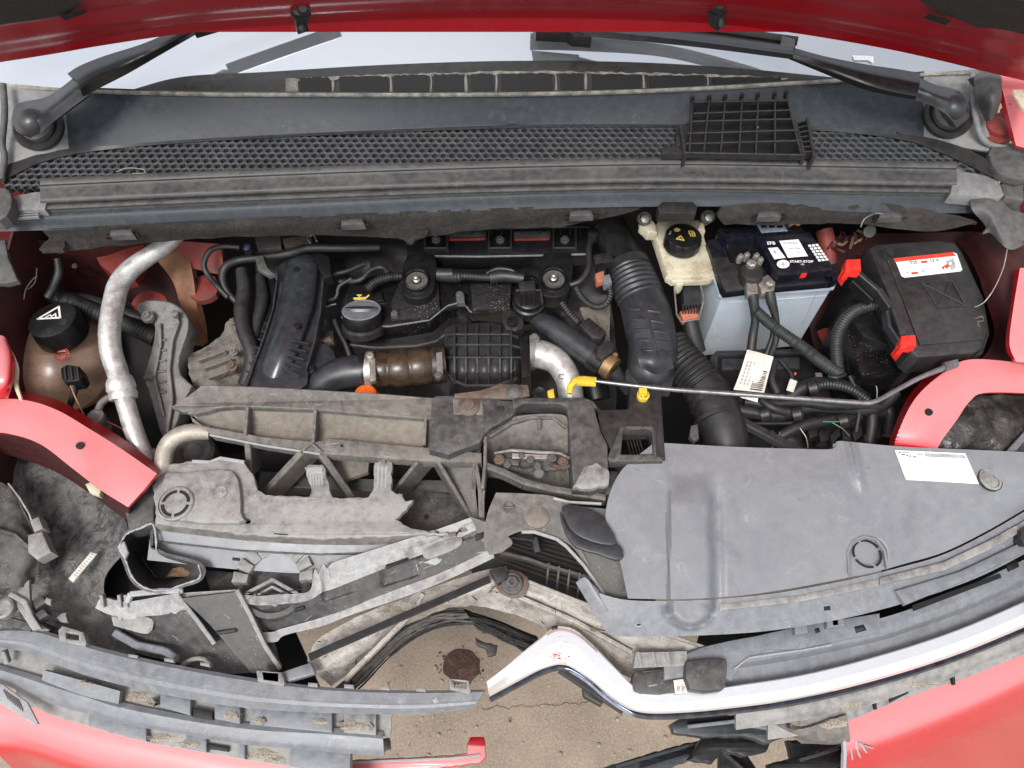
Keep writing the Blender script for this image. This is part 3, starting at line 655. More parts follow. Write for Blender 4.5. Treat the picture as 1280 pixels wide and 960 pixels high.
felt = T('firewall_felt', 'fuzzy dark felt strip with three slot tabs along the left and middle of the bulkhead', 'felt insulation')
sheet('felt_sheet', felt, m_felt, [[(52, 286, 1.036), (230, 278, 1.036), (420, 268, 1.036), (600, 261, 1.036), (700, 257, 1.036), (798, 249, 1.036)], [(60, 296, 1.022), (230, 288, 1.024), (420, 280, 1.024), (600, 272, 1.024), (700, 268, 1.024), (796, 262, 1.024)], [(78, 314, 1.00), (230, 300, 1.00), (400, 294, 1.00), (510, 298, .99), (600, 287, 1.00), (700, 284, 1.00), (792, 276, 1.00)][0:6]], nu=60, nv=14, t=.007, crumple=.0035, cs=30)
S('felt_rag', felt, m_felt, [(490, 285), (510, 282), (536, 286), (528, 295), (512, 303), (500, 296)], z=1.01, t=.006, rag=.003)
S('felt_rag', felt, m_felt, [(62, 296), (82, 300), (80, 314), (52, 315), (48, 311)], z=1.015, t=.004, rag=.002)
felt2 = T('firewall_felt', 'leaf-shaped fuzzy felt flap above the battery and fuse box', 'felt insulation')
sheet('felt_sheet', felt2, m_felt, [[(903, 258, 1.04), (960, 253, 1.04), (1060, 252, 1.04), (1120, 256, 1.04), (1180, 266, 1.035), (1218, 276, 1.03)], [(897, 270, 1.03), (960, 268, 1.03), (1060, 268, 1.03), (1120, 270, 1.03), (1180, 277, 1.03), (1220, 277, 1.03)], [(905, 280, 1.015), (960, 281, 1.01), (1060, 279, 1.015), (1120, 286, 1.015), (1170, 289, 1.02), (1222, 278, 1.03)]], nu=50, nv=12, t=.007, crumple=.003, cs=30)
for fx, fy, fp in ((152, 290, felt), (441, 277, felt), (727, 266, felt), (962, 267, felt2), (1114, 268, felt2)):
    S('slot_tab', fp, m_seal, [(fx - 14, fy - 3), (fx + 12, fy - 4), (fx + 15, fy + 3), (fx - 15, fy + 4)], z=1.036, t=.012)
    S('slot_lip', fp, m_black, [(fx - 21, fy + 2), (fx + 20, fy), (fx + 21, fy + 4), (fx - 21, fy + 6)], z=1.031, t=.006)
TU('wire_clip', felt2, m_bolt, [(1076, 284, 1.02), (1080, 274, 1.03), (1094, 267, 1.035), (1105, 268, 1.035)], r=1.2, n=6)

# ================================================================ WIPERS
def wiper_base(t, px, py, s):
    LA('spindle_seal', t, m_rubber, P(px, py, 1.092), [(.036, -.01), (.038, 0), (.034, .006), (.028, .003), (.024, -.004)], axis=(0, -.35, .9), n=32)
    LA('spindle_ring', t, m_castd, P(px, py, 1.096), [(.024, -.012), (.024, .006), (.02, .01), (.014, .008)], axis=(0, -.35, .9), n=28)
lw = T('wiper_arm', 'short-looking black wiper arm on the left, rising behind the hood', 'wiper', 'windscreen wipers')
wiper_base(lw, 47, 158, 1)
sheet('arm_head', lw, m_duct, [[(14, 150, 1.118), (22, 130, 1.13), (60, 120, 1.14), (95, 95, 1.152)], [(22, 165, 1.130), (40, 148, 1.155), (62, 135, 1.156), (100, 104, 1.166)], [(38, 173, 1.120), (52, 165, 1.140), (72, 148, 1.146), (112, 118, 1.155)]], nu=24, nv=12, t=.012)
LA('arm_cap', lw, m_duct, P(34, 146, 1.158), [(.019, -.016), (.0185, -.008), (.016, -.002), (.011, .0025), (.0, .004)], axis=(0, -.3, .95), n=26)
sheet('arm', lw, m_black, [[(84, 92, 1.154), (100, 82, 1.160), (130, 70, 1.167), (180, 54, 1.177), (230, 32, 1.19)], [(95, 100, 1.170), (112, 90, 1.174), (150, 75, 1.180), (195, 58, 1.188), (250, 26, 1.20)], [(100, 110, 1.170), (118, 99, 1.172), (150, 84, 1.177), (200, 60, 1.186), (262, 28, 1.195)], [(104, 122, 1.154), (125, 110, 1.158), (160, 92, 1.165), (205, 66, 1.175), (268, 30, 1.185)]], nu=30, nv=14, t=.009, linv=True)
BA('arm_rod', lw, m_black, (240, 33, 1.190), (400, -14, 1.215), 16, 12)
rw = T('wiper_arm', 'long black wiper arm on the right lying across the windscreen with its blade', 'wiper', 'windscreen wipers')
wiper_base(rw, 1186, 143, 1)
sheet('arm_head', rw, m_duct, [[(1140, 92, 1.162), (1170, 106, 1.158), (1195, 112, 1.150), (1210, 125, 1.13)], [(1144, 108, 1.172), (1172, 120, 1.170), (1196, 128, 1.160), (1212, 145, 1.132)], [(1142, 124, 1.158), (1168, 134, 1.156), (1186, 146, 1.148), (1196, 160, 1.126)]], nu=24, nv=12, t=.012)
LA('arm_cap', rw, m_duct, P(1197, 128, 1.162), [(.018, -.016), (.0175, -.008), (.015, -.002), (.010, .0025), (.0, .004)], axis=(0, -.3, .95), n=26)
sheet('arm', rw, m_black, [[(990, 59, 1.176), (1030, 70, 1.177), (1080, 80, 1.176), (1120, 86, 1.172), (1150, 91, 1.166)], [(988, 66, 1.184), (1030, 77, 1.188), (1080, 90, 1.189), (1120, 98, 1.186), (1150, 104, 1.180)], [(987, 72, 1.180), (1030, 86, 1.183), (1080, 104, 1.182), (1110, 113, 1.178), (1146, 120, 1.172)], [(986, 74, 1.172), (1025, 90, 1.171), (1075, 110, 1.168), (1105, 118, 1.165), (1144, 125, 1.16)]], nu=30, nv=14, t=.008, linv=True)
sheet('arm_rod', rw, m_duct, [[(722, 26, 1.19), (740, 28, 1.19), (800, 36, 1.19), (880, 44, 1.19), (992, 58, 1.186)], [(722, 38, 1.192), (740, 38, 1.195), (800, 44, 1.196), (880, 53, 1.195), (991, 68, 1.190)], [(724, 45, 1.184), (740, 47, 1.185), (800, 52, 1.186), (880, 60, 1.185), (989, 74, 1.18)]], nu=40, nv=9, t=.007, linv=True)
sheet('blade', rw, m_rubber, [[(664, 23, 1.172), (740, 26, 1.172), (850, 31, 1.172), (960, 44, 1.172), (996, 50, 1.172)], [(664, 30, 1.178), (740, 30, 1.18), (850, 34, 1.18), (960, 47, 1.18), (996, 54, 1.178)], [(664, 36, 1.172), (740, 35, 1.172), (850, 38, 1.172), (960, 52, 1.172), (996, 57, 1.172)]], nu=40, nv=7, t=.012)
S('blade_clip', rw, m_black, [(666, 24), (730, 27), (740, 45), (716, 43), (708, 38), (670, 36)], z=1.188, t=.02, b=.003)
sheet('blade_tip', rw, m_castd, [[(978, 45, 1.186), (994, 49, 1.186)], [(976, 56, 1.186), (993, 58, 1.186)]], nu=5, nv=4, t=.006)

# pillar trims at both ends
pr = T('pillar_trim', 'grey rubber pillar trim wedge beside the right wiper spindle', 'trim')
sheet('wedge', pr, m_seal, [[(1217, 96, 1.150), (1236, 85, 1.155), (1252, 96, 1.155)], [(1220, 125, 1.13), (1240, 122, 1.15), (1252, 122, 1.14)], [(1232, 152, 1.10), (1238, 150, 1.11), (1246, 142, 1.11)]], nu=12, nv=12, t=.012)
TU('weatherstrip', pr, m_cowlend, [(1216, 92, 1.135), (1217, 130, 1.11), (1224, 165, 1.09), (1236, 180, 1.075), (1262, 186, 1.07), (1290, 188, 1.07)], r=4, n=8)
S('rubber_flap', pr, m_seal, [(1240, 182), (1290, 182), (1290, 222), (1256, 220), (1240, 205)], z=1.075, t=.012, sm=2)
S('clip', pr, m_castd, [(1252, 226), (1266, 222), (1280, 226), (1280, 250), (1256, 246)], z=1.06, t=.02, rag=.001)
gf = T('seal_flap', 'torn grey foam flap hanging at the right edge above the fuse box', 'foam flap')
sheet('flap', gf, m_seal, [[(1213, 240, 1.06), (1240, 240, 1.065), (1265, 262, 1.05), (1292, 268, 1.05)], [(1215, 262, 1.055), (1238, 258, 1.062), (1258, 280, 1.045), (1290, 292, 1.04)], [(1232, 282, 1.035), (1240, 276, 1.05), (1254, 290, 1.04), (1288, 305, 1.03)], [(1228, 292, 1.03), (1240, 292, 1.03), (1262, 312, 1.025), (1290, 302, 1.025)]], nu=20, nv=16, t=.006, crumple=.003, cs=20)
pl = T('pillar_strip', 'grey trim strip curling down the left edge beside the cowl end', 'trim')
TU('strip', pl, m_seal, [(4, 105, 1.13), (6, 140, 1.11), (3, 180, 1.09), (6, 196, 1.08), (2, 225, 1.07)], r=4, n=8)
S('strip_end', pl, m_seal, [(-10, 238), (8, 236), (15, 250), (8, 270), (-10, 274)], z=1.08, t=.02, sm=2)
S('foot', pl, m_seal, [(-20, 300), (6, 300), (10, 322), (22, 350), (8, 354), (-20, 352)], z=.98, t=.01)

# ================================================================ RIBBED PLASTIC COVER LYING ON THE COWL
rc = T('ribbed_plastic_cover', 'loose black plastic cover with square ribs lying upside down on the honeycomb grille', 'plastic cover')
Z0 = 1.092
S('cover_plate', rc, m_black, [(867, 124), (983, 118), (1004, 188), (1000, 194), (856, 190), (862, 160)], z=Z0, t=.004)
cx = [(866, 124, 862, 190), (887, 123, 880, 190), (907, 122, 901, 191), (928, 121, 924, 191), (948, 120, 945, 192), (969, 119, 969, 193), (983, 118, 1002, 193)]
for a in cx[0:7]: BA('rib', rc, m_blackd, (a[0], a[1] - 1, Z0 + .009), (a[2], a[3], Z0 + .009), 2.2, 9)
for y0, y1, xa, xb in ((127, 125, 866, 984), (141, 137, 867, 989), (151, 148, 864, 992), (166, 162, 860, 998), (179, 175, 858, 1001), (190, 193, 856, 1004)):
    BA('rib', rc, m_blackd, (xa, y0, Z0 + .0085), (xb, y1, Z0 + .0085), 2.2, 9)
for a in cx: LA('peg', rc, m_black, P(a[0], a[1] - 2, Z0 + .012), [(.003, -.008), (.003, 0), (.0015, .003)], n=8)
BA('side_rail', rc, m_blackd, (1010, 146, Z0 + .008), (1018, 195, Z0 + .008), 4, 22)
BA('side_rail', rc, m_blackd, (994, 150, Z0 + .004), (1006, 194, Z0 + .004), 4, 16)
for i in range(7): BA('cross_rib', rc, m_blackd, (997 + i, 153 + i * 6, Z0 + .005), (1012 + i, 149 + i * 6.6, Z0 + .005), 2, 12)
BA('side_rail', rc, m_blackd, (851, 155, Z0 + .006), (857, 192, Z0 + .006), 4, 22)
S('side_foot', rc, m_blackd, [(828, 184), (846, 181), (860, 186), (860, 192), (828, 191)], z=Z0, t=.012)
S('side_foot', rc, m_blackd, [(846, 158), (862, 152), (866, 172), (858, 190), (845, 180)], z=Z0 - .004, t=.012)
flat('paint_speck', rc, m_white, circ(946, 159, 2, 2, 8, Z0 + .0008))

# ================================================================ ENGINE
en = T('engine', 'black diesel engine top with yellow-marked oil filler cap in the middle of the bay', 'engine')
sheet('engine_block', en, m_blackd, [[(320, 300, .80), (520, 300, .82), (760, 300, .80)], [(320, 360, .76), (520, 360, .78), (760, 360, .76)], [(320, 430, .70), (520, 430, .72), (770, 430, .70)], [(320, 520, .60), (520, 520, .62), (770, 520, .60)]], nu=40, nv=30, t=.03, crumple=.014, cs=24)
HC = [(428, 376), (440, 352), (470, 343), (520, 338), (640, 334), (672, 345), (672, 380), (640, 389), (588, 389), (582, 381), (571, 378), (560, 381), (552, 387), (537, 399), (487, 407), (434, 407), (427, 396)]
S('cylinder_head_cover', en, m_blackg, HC, z=.862, t=.05, b=.003)
mb = MB(); pp = [P(a, b + .5, .8635) for a, b in [(427, 395), (434, 407), (487, 407), (537, 399), (552, 387), (560, 381), (571, 378), (582, 381), (588, 389), (640, 389)]]
S('cover_flange', en, m_black, [(430, 400), (440, 390), (640, 375), (672, 385), (668, 404), (560, 420), (545, 428), (520, 431), (440, 434), (430, 424)], z=.822, t=.02, b=.002)
RIB('cover_edge', en, m_bgrey, pp, w=1.6, h=2)
RIB('flange_edge', en, m_castd, [(434, 430), (470, 434), (520, 432), (545, 426), (556, 418)], z=.824, w=2.2, h=4)
S('cover_block', en, m_oilfilter, [(500, 350), (548, 352), (550, 384), (536, 396), (490, 400), (488, 378)], z=.872, t=.014, b=.003)
S('cover_block', en, m_oilfilter, [(588, 354), (640, 352), (638, 386), (590, 387)], z=.874, t=.014, b=.003)
for a, b in ((494, 396), (575, 372)):
    LA('post', en, m_castd, P(a, b, .868), [(.007, -.01), (.007, .008), (.005, .012)], n=10)
S('clip_tab', en, m_castd, [(570, 366), (580, 366), (581, 378), (571, 378)], z=.878, t=.012)
# oil cap
ax = (0, .38, .92); oc = P(452, 389, .882)
LA('oil_filler_cap', en, m_black, oc, [(.030, -.026), (.0325, -.018), (.0325, -.002), (.0315, .002), (.028, .003), (.027, .0005), (.0, .0005)], axis=ax, n=40)
LA('cap_rim', en, m_bgrey, oc, [(.0312, .0015), (.0318, .0026), (.0306, .0034), (.0296, .0036), (.0292, .003)], axis=ax, n=40)
cap = scene.objects['oil_filler_cap'] if 'oil_filler_cap' in scene.objects else None
q = Vector(ax).normalized().to_track_quat('Z', 'Y')
def onax(o, ax, u, v, h): q = Vector(ax).normalized().to_track_quat('Z', 'Y'); return o + q @ Vector((u, v, h))
gm = MB()
for i in range(9):
    u = -.026 + .052 * i / 8; wv = .008 * math.sqrt(max(0, 1 - (u / .027) ** 2)) + .0006
    gm.v += [onax(oc, ax, u, -wv, .001), onax(oc, ax, u, -wv * .5, .007), onax(oc, ax, u, wv * .5, .007), onax(oc, ax, u, wv, .001)]
gm.f = [[i * 4 + j, i * 4 + 4 + j, i * 4 + 5 + j, i * 4 + 1 + j] for i in range(8) for j in range(3)] + [[0, 1, 2, 3], [32, 33, 34, 35]]
gm.build('grip', m_duct, cap, 40)
LA('cap_collar', en, m_blackd, oc, [(.036, -.036), (.036, -.025), (.032, -.022)], axis=ax, n=30)
for i, pts in enumerate(([(441, 372), (458, 371), (457, 374), (443, 375)], [(457, 371), (461, 368), (462, 369), (458, 373)], [(446, 368), (452, 368), (452, 369.5), (446, 369.5)], [(448, 369), (450, 369), (450, 372), (448, 372)])):
    flat('oil_can_symbol', en, m_yelprint, pts, z=.868)
S('symbol_pad', en, m_black, [(432, 368), (476, 364), (480, 376), (430, 380)], z=.8675, t=.01)

# rear ribbed carrier with pockets
S('rear_carrier', en, m_black, [(508, 318), (512, 292), (520, 287), (735, 284), (738, 292), (734, 315), (700, 317), (600, 318)], z=.885, t=.035, b=.002)
RIB('carrier_edge', en, m_bgrey, [(510, 319), (600, 320), (700, 318), (732, 317)], z=.887, w=1.6, h=3)
RIB('carrier_edge', en, m_blackd, [(514, 288), (600, 286), (736, 283)], z=.887, w=2, h=5)
for a in (545, 625, 706):
    for dx in (-14, 14): BA('pocket_wall', en, m_blackd, (a + dx, 286, .895), (a + dx, 309, .895), 3, 9)
    BA('pocket_wall', en, m_blackd, (a - 14, 309, .893), (a + 14, 309, .893), 3, 9)
    bolt(en, a, 299, .889, 7, m_castd)
for a, b_ in ((560, 608), (642, 688)):
    S('carrier_slot', en, m_castd, [(a, 289), (b_, 288), (b_, 297), (a, 298)], z=.8885, t=.004)
    S('red_strip', en, m_redb, [(a + 1, 297), (b_ - 1, 296), (b_ - 1, 298.5), (a + 1, 299.5)], z=.8905, t=.004)
for i in range(18): BA('carrier_rib', en, m_blackd, (516 + i * 12.3, 285, .893), (516 + i * 12.3, 291, .893), 1.6, 4)
def cup(cx, cy):
    S('mount_arm', en, m_black, [(cx - 12, cy - 34), (cx + 22, cy - 34), (cx + 24, cy - 8), (cx + 20, cy + 12), (cx + 8, cy + 21), (cx - 12, cy + 20), (cx - 20, cy + 8), (cx - 18, cy - 12)], z=.890, t=.03, b=.003, sm=2)
    o = P(cx, cy, .892)
    LA('mount_cup', en, m_blackg, o, [(.0215, -.01), (.0215, .006), (.0200, .008), (.0185, .006), (.0165, -.002), (.006, -.003)], n=36)
    LA('dish', en, m_castd, o, [(.0175, .003), (.0165, .001), (.012, -.001), (.008, -.0012)], n=30)
    LA('washer', en, m_steel, o, [(.0105, -.004), (.0105, .001), (.008, .003), (.005, .003)], n=20)
    LA('nut', en, m_steel, o, [(.0065, 0), (.0065, .006), (.004, .008), (.004, .013), (.002, .0145)], n=8)
cup(521, 352); cup(692, 350)
LA('round_sensor', en, m_black, P(661, 372, .895), [(.027, -.03), (.027, -.012), (.024, -.010), (.023, 0), (.020, .002), (.008, .003)], n=32)
RIB('sensor_rib', en, m_blackd, [(645, 362), (676, 362), (678, 378)], z=.899, w=3, h=5)
S('sensor_plug', en, m_blackd, [(648, 352), (668, 350), (670, 362), (650, 364)], z=.905, t=.02)
for a in (650, 656, 662, 668): BA('plug_rib', en, m_black, (a, 367, .902), (a + 1, 380, .902), 2, 5)
S('sensor_foot', en, m_blackd, [(628, 388), (650, 392), (654, 410), (632, 412)], z=.87, t=.02, sm=2)
LA('foot_ring', en, m_black, P(640, 402, .874), [(.009, -.01), (.009, .003), (.005, .004), (.004, .0)], n=18)
S('lower_bracket', en, m_duct, [(385, 436), (392, 428), (410, 430), (417, 438), (420, 450), (400, 462), (388, 478), (374, 480), (376, 460)], z=.86, t=.02, b=.002)
bolt(en, 386, 461, .866, 8, m_duct)

# wiring across the engine
h = T('engine_harness', 'black corrugated wiring loom running over the top of the engine between the two bolt cups', 'wiring loom')
TU('loom', h, m_rubber, [(458, 362, .885, 6), (470, 352, .89, 6), (485, 347, .893, 6), (503, 345, .893, 5.5)], rib=.0045, amp=.14)
TU('loom', h, m_rubber, [(548, 345, .893, 8), (570, 346, .894, 8), (582, 345, .894, 5.5), (612, 347, .894, 5.5)], rib=.005, amp=.08)
TU('sleeve', h, m_blackd, [(612, 347, .896, 9), (630, 345, .897, 9), (655, 348, .897, 8)], r=9)
TU('sleeve', h, m_blackd, [(546, 343, .895, 9), (566, 343, .895, 9)], r=9)
TU('bump', h, m_black, [(608, 342, .899, 4), (622, 336, .902, 5), (640, 338, .902, 4), (648, 344, .9, 3)], r=4)
TU('cable', h, m_rubber, [(425, 352, .87), (450, 350, .88), (463, 338, .885), (478, 334, .885), (486, 342, .885)], r=4)
TU('cable', h, m_rubber, [(405, 376, .85), (420, 372, .86), (424, 358, .87), (440, 348, .88)], r=3)
TU('cable', h, m_rubber, [(400, 345, .86), (430, 340, .86), (455, 330, .86)], r=4)
TU('cable', h, m_rubber, [(418, 400, .84), (424, 415, .835), (432, 430, .83), (438, 448, .82)], r=4)
TU('cable', h, m_bgrey, [(404, 385, .845), (415, 381, .848), (420, 380, .848)], r=1.2)
S('plug', h, m_blackd, [(400, 415), (416, 412), (418, 424), (402, 428)], z=.85, t=.02)
S('plug', h, m_rust, [(402, 424), (412, 420), (416, 426), (404, 428)], z=.852, t=.01)

h = T('injector_loom', 'thin corrugated loom looping to an orange-tipped connector right of the engine', 'wiring loom')
TU('loom', h, m_rubber, [(720, 360, .89), (728, 373, .885), (742, 383, .88), (756, 381, .885), (763, 368, .89), (760, 352, .895)], r=4.5, rib=.005, amp=.13)
TU('loom', h, m_rubber, [(703, 380, .88), (712, 392, .88), (724, 404, .88)], r=5, rib=.005, amp=.13)
TU('cable', h, m_blackd, [(740, 292, .90), (736, 312, .90), (736, 335, .895), (724, 352, .89), (712, 356, .885)], r=4.5)
S('connector', h, m_blackd, [(742, 318), (764, 314), (767, 326), (744, 330)], z=.905, t=.018)
S('connector', h, m_black, [(745, 330), (755, 328), (757, 336), (747, 338)], z=.91, t=.015)
S('orange_tip', h, M('dirty_orange', (.42, .11, .05), .6, dust_sheen=.5, bump=.5), [(744, 342), (755, 337), (756, 350), (746, 354)], z=.905, t=.012)
S('connector', h, m_bgrey, [(753, 345), (762, 342), (765, 352), (756, 356)], z=.908, t=.016)
S('connector', h, m_blackd, [(724, 405), (736, 396), (758, 414), (752, 424), (740, 422)], z=.895, t=.02, b=.002)
for i in range(4): BA('connector_rib', h, m_black, (730 + i * 6, 402 + i * 4, .8965), (738 + i * 5, 398 + i * 4, .8965), 1.5, 3)
LA('grommet', h, m_blackd, P(741, 293, .905), [(.009, -.012), (.009, .004), (.005, .006)], n=14)

# plenum and hoses
t = T('intake_resonator', 'black cushion-shaped resonator box with a grid of ribs in front of the engine', 'air box')
def hp(x, y):
    d = 0
    u = (x - 556) / 94; v = (y - 404) / 76
    d += .016 * (1 - (2 * u - 1) ** 6) * (1 - (2 * v - 1) ** 4)
    if v > .55: d += .006 * abs(math.sin((x - 556) / 14.2 * math.pi)) ** .6
    return d
sheet('shell', t, m_res, [[(560, 408, .845), (580, 405, .85), (622, 404, .85), (644, 414, .85)], [(556, 416, .85), (580, 418, .855), (622, 418, .855), (650, 424, .852)], [(556, 444, .855), (580, 446, .86), (622, 446, .86), (652, 446, .855)], [(558, 464, .85), (580, 468, .855), (622, 468, .855), (650, 464, .85)], [(566, 474, .83), (582, 481, .83), (622, 481, .83), (644, 474, .83)]], nu=60, nv=40, t=.01, hf=hp)
for i in range(6):
    x = 568 + i * 14.2
    RIB('rib', t, m_res, [(x, 406, .866), (x, 416, .877), (x, 446, .884), (x, 466, .876), (x, 480, .85)], w=3, h=7)
RIB('cross_rib', t, m_res, [(557, 418, .867), (570, 417, .877), (636, 417, .877), (650, 422, .868)], w=3, h=7)
RIB('cross_rib', t, m_res, [(557, 432, .873), (570, 430, .882), (636, 430, .882), (650, 434, .874)], w=3, h=7)
RIB('cross_rib', t, m_res, [(557, 446, .876), (570, 446, .885), (636, 446, .885), (651, 446, .877)], w=3, h=7)
RIB('seam', t, m_res, [(556, 462, .862), (566, 474, .856), (582, 481, .852), (622, 481, .852), (646, 472, .856)], w=4, h=5)
S('flange', t, m_black, [(648, 420), (660, 419), (664, 470), (652, 472)], z=.875, t=.05, b=.003)
t = T('metal_elbow', 'pale cast metal pipe elbow curving down beside the ribbed resonator', 'pipe')
TU('pipe', t, m_alu, [(664, 442, .852, 21), (680, 444, .852, 20), (698, 454, .85, 18.5), (710, 475, .845, 17.5), (714, 500, .83, 17.5), (715, 520, .80, 17)], n=22)
TU('flange_ring', t, m_cast, [(662, 441, .852, 25), (668, 441, .852, 25)], n=24)
LA('stud', t, m_cast, P(668, 424, .876), [(.008, -.012), (.008, .003), (.0055, .004), (.005, .009)], n=14)
text('letter', t, m_castd, 'C', 701, 471, .8665, 9, rot=-10)
t = T('turbo_hose', 'glossy brown three-lobed rubber hose between the two steel clamps', 'hose')
mbb = MB(); pr_ = path([(464, 463, .86, 24), (486, 462, .862, 26), (510, 460, .862, 27), (535, 457, .862, 26), (556, 455, .86, 25)], step=.0018)
tot = sum((pr_[i][0] - pr_[i - 1][0]).length for i in range(1, len(pr_)))
tube_mesh(mbb, pr_, 30, lambda s: .90 + .13 * abs(math.sin(s / tot * math.pi * 3.5 + .35)) ** .55)
mbb.build('hose_body', m_brownr, t, 60)
for a, b_ in ((463, 463), (547, 456)):
    TU('hose_clamp', t, m_steel if a < 500 else m_blackd, [(a - 4, b_, .862, 26.5), (a + 4, b_, .862, 26.5)], n=30)
    S('clamp_screw', t, m_steel, [(a - 2, b_ - 16), (a + 6, b_ - 17), (a + 7, b_ + 12), (a - 1, b_ + 14)], z=.894, t=.009, b=.002)
LA('screw_head', t, m_steel, P(463, 445, .897), [(.006, -.004), (.006, .003), (.004, .005)], n=12)
LA('screw_head', t, m_castd, P(548, 470, .893), [(.006, -.004), (.006, .004), (.004, .006)], n=12)
TU('boot', t, m_black, [(452, 464, .862, 25), (457, 463, .862, 25.5)], n=26)
t = T('turbo_pipe', 'smooth black plastic pipe elbow left of the brown hose', 'pipe')
TU('pipe', t, m_duct, [(388, 520, .80, 20), (396, 492, .835, 21), (412, 474, .852, 22), (434, 466, .86, 23), (458, 464, .862, 23)], n=24)
RIB('seam', t, m_black, [(368, 470, .86), (392, 460, .87), (402, 468, .872)], w=3, h=8)
LA('orange_plug', None, m_orange, P(457, 494, .862), [(.020, -.015), (.020, -.004), (.017, .004), (.01, .008), (.0, .009)], n=26)
tag(scene.objects['orange_plug'], 'bright orange round cap peeping out behind the dusty crossbeam', 'cap')

# left duct
m_ductg = M('worn_glossy_duct', (.022, .025, .030), .22, dust_sheen=.05, bump=.04, grain=.06, edge=.1)
t = T('timing_duct', 'long curved black plastic duct with pale worn lower end left of the oil filler cap', 'duct')
S('flange', t, m_duct, [(347, 334), (360, 324), (384, 319), (402, 327), (407, 345), (402, 395), (394, 430), (386, 460), (376, 486), (306, 486), (316, 455), (330, 420), (341, 385), (346, 355)], z=.872, t=.018, b=.002, sm=3)
RX = [(329, 356, 400), (340, 353, 400), (360, 351, 398), (385, 346, 394), (410, 339, 386), (440, 328, 376), (465, 319, 368), (488, 312, 362)]
sheet('dome', t, m_ductg, [[(l + 1, y, .872 - dz), (l + 5, y, .888 - dz), ((l + r) / 2, y, .897 - dz), (r - 5, y, .888 - dz), (r - 1, y, .872 - dz)] for (y, l, r), dz in zip(RX, (0, 0, 0, 0, .002, .008, .02, .036))], nu=24, nv=40, t=.004)
LA('dome_end', t, m_duct, P(378, 334, .872), [(.024, 0), (.022, .012), (.014, .018), (.0, .02)], n=26)
for (a, b_) in ((371, 333), (372, 403)):
    LA('boss', t, m_black, P(a, b_ + 4, .897), [(.005, -.004), (.005, .0015), (.002, .002)], n=12)
for i in range(5): BA('rung', t, m_duct, (365 + i * -2, 425 + i * 9, .897), (386 + i * -3, 429 + i * 10, .886), 2, 8)
RIB('edge_rib', t, m_duct, [(346, 350, .878), (341, 385, .878), (330, 420, .878), (318, 452, .878), (308, 482, .878)], w=2.5, h=5)
RIB('edge_rib', t, m_duct, [(404, 345, .88), (400, 390, .88), (392, 430, .88), (382, 462, .88)], w=2.5, h=7)
for i in range(7): BA('edge_rung', t, m_blackd, (337 - i * 3.8, 405 + i * 10, .8735), (330 - i * 3.8, 403 + i * 10, .8735), 2, 3)
S('bracket_fin', t, m_black, [(388, 318), (396, 312), (412, 322), (414, 345), (405, 348)], z=.885, t=.02)

# hoses on the left
t = T('vacuum_hose', 'thin black hose snaking across the back of the engine to a clip', 'hose')
TU('hose', t, m_rubber, [(296, 378, .85, 5), (284, 364, .86, 5.5), (278, 347, .87, 6), (283, 332, .88, 6), (300, 325, .89, 6), (325, 322, .89, 6), (360, 317, .90, 6), (385, 310, .90, 6), (427, 310, .90, 6), (474, 309, .89, 6)])
S('clip', t, m_castd, [(318, 320), (328, 319), (334, 334), (342, 342), (336, 344), (322, 336)], z=.905, t=.01)
t = T('vacuum_hose', 'thin hose bent in an S with a blue connector at its upper end', 'hose')
TU('hose', t, m_rubber, [(300, 309, .92, 4), (278, 308, .92, 4), (262, 314, .91, 4), (255, 330, .90, 4), (260, 344, .89, 4), (272, 358, .87, 4), (285, 372, .86, 4)])
LA('connector', t, m_black, P(309, 309, .925), [(.008, -.01), (.008, .002), (.006, .004), (.003, .004)], n=14)
LA('blue_ring', t, m_blue, P(309, 308, .929), [(.0045, -.002), (.0045, .001), (.002, .002)], n=12)
S('bracket', t, m_castd, [(318, 296), (350, 292), (352, 310), (322, 312)], z=.895, t=.02)
S('bracket', t, m_rust, [(352, 298), (388, 293), (390, 306), (356, 309)], z=.892, t=.02)
TU('wire', t, m_bolt, [(388, 304, .93), (384, 296, .93), (392, 293, .93), (396, 302, .93)], r=1.5, n=6)
t = T('breather_hose', 'thick matt black hose hanging down along the left side of the black duct', 'hose')
TU('hose', t, m_rubber, [(302, 338, .88, 9), (305, 362, .875, 10), (302, 390, .87, 11), (306, 415, .865, 11), (315, 438, .86, 11), (314, 460, .85, 11), (306, 482, .84, 10)], n=16)
TU('hose', t, m_blackd, [(325, 345, .86, 7), (328, 375, .86, 10), (320, 410, .855, 8), (316, 440, .85, 7)], n=14)
S('strip', t, m_black, [(318, 345), (342, 343), (345, 362), (336, 400), (322, 440), (316, 436), (322, 390)], z=.855, t=.02, b=.003)

# pipe to the right of the engine
t = T('water_pipe', 'black plastic pipe running diagonally down to a brass collar right of the round sensor', 'pipe')
TU('pipe', t, m_duct, [(668, 398, .86, 11), (684, 406, .868, 15), (705, 420, .868, 17), (728, 436, .868, 18), (742, 446, .868, 18)], n=20)
TU('collar', t, m_black, [(742, 446, .870, 21), (756, 456, .870, 21)], n=20)
S('block', t, m_blackd, [(746, 434), (760, 424), (768, 430), (767, 438), (752, 449), (745, 444)], z=.902, t=.02, b=.002)
TU('brass_ring', t, m_brass, [(757, 455, .872, 17), (767, 462, .872, 17)], n=18)
LA('brass_stud', t, m_brass, P(769, 445, .89), [(.004, -.006), (.004, .004)], n=10)
TU('cable', t, m_rubber, [(766, 463, .865, 12), (776, 475, .855, 9), (786, 490, .84, 7)], n=14)
TU('stub', t, m_black, [(742, 480, .80, 20), (746, 500, .79, 20)], n=20)
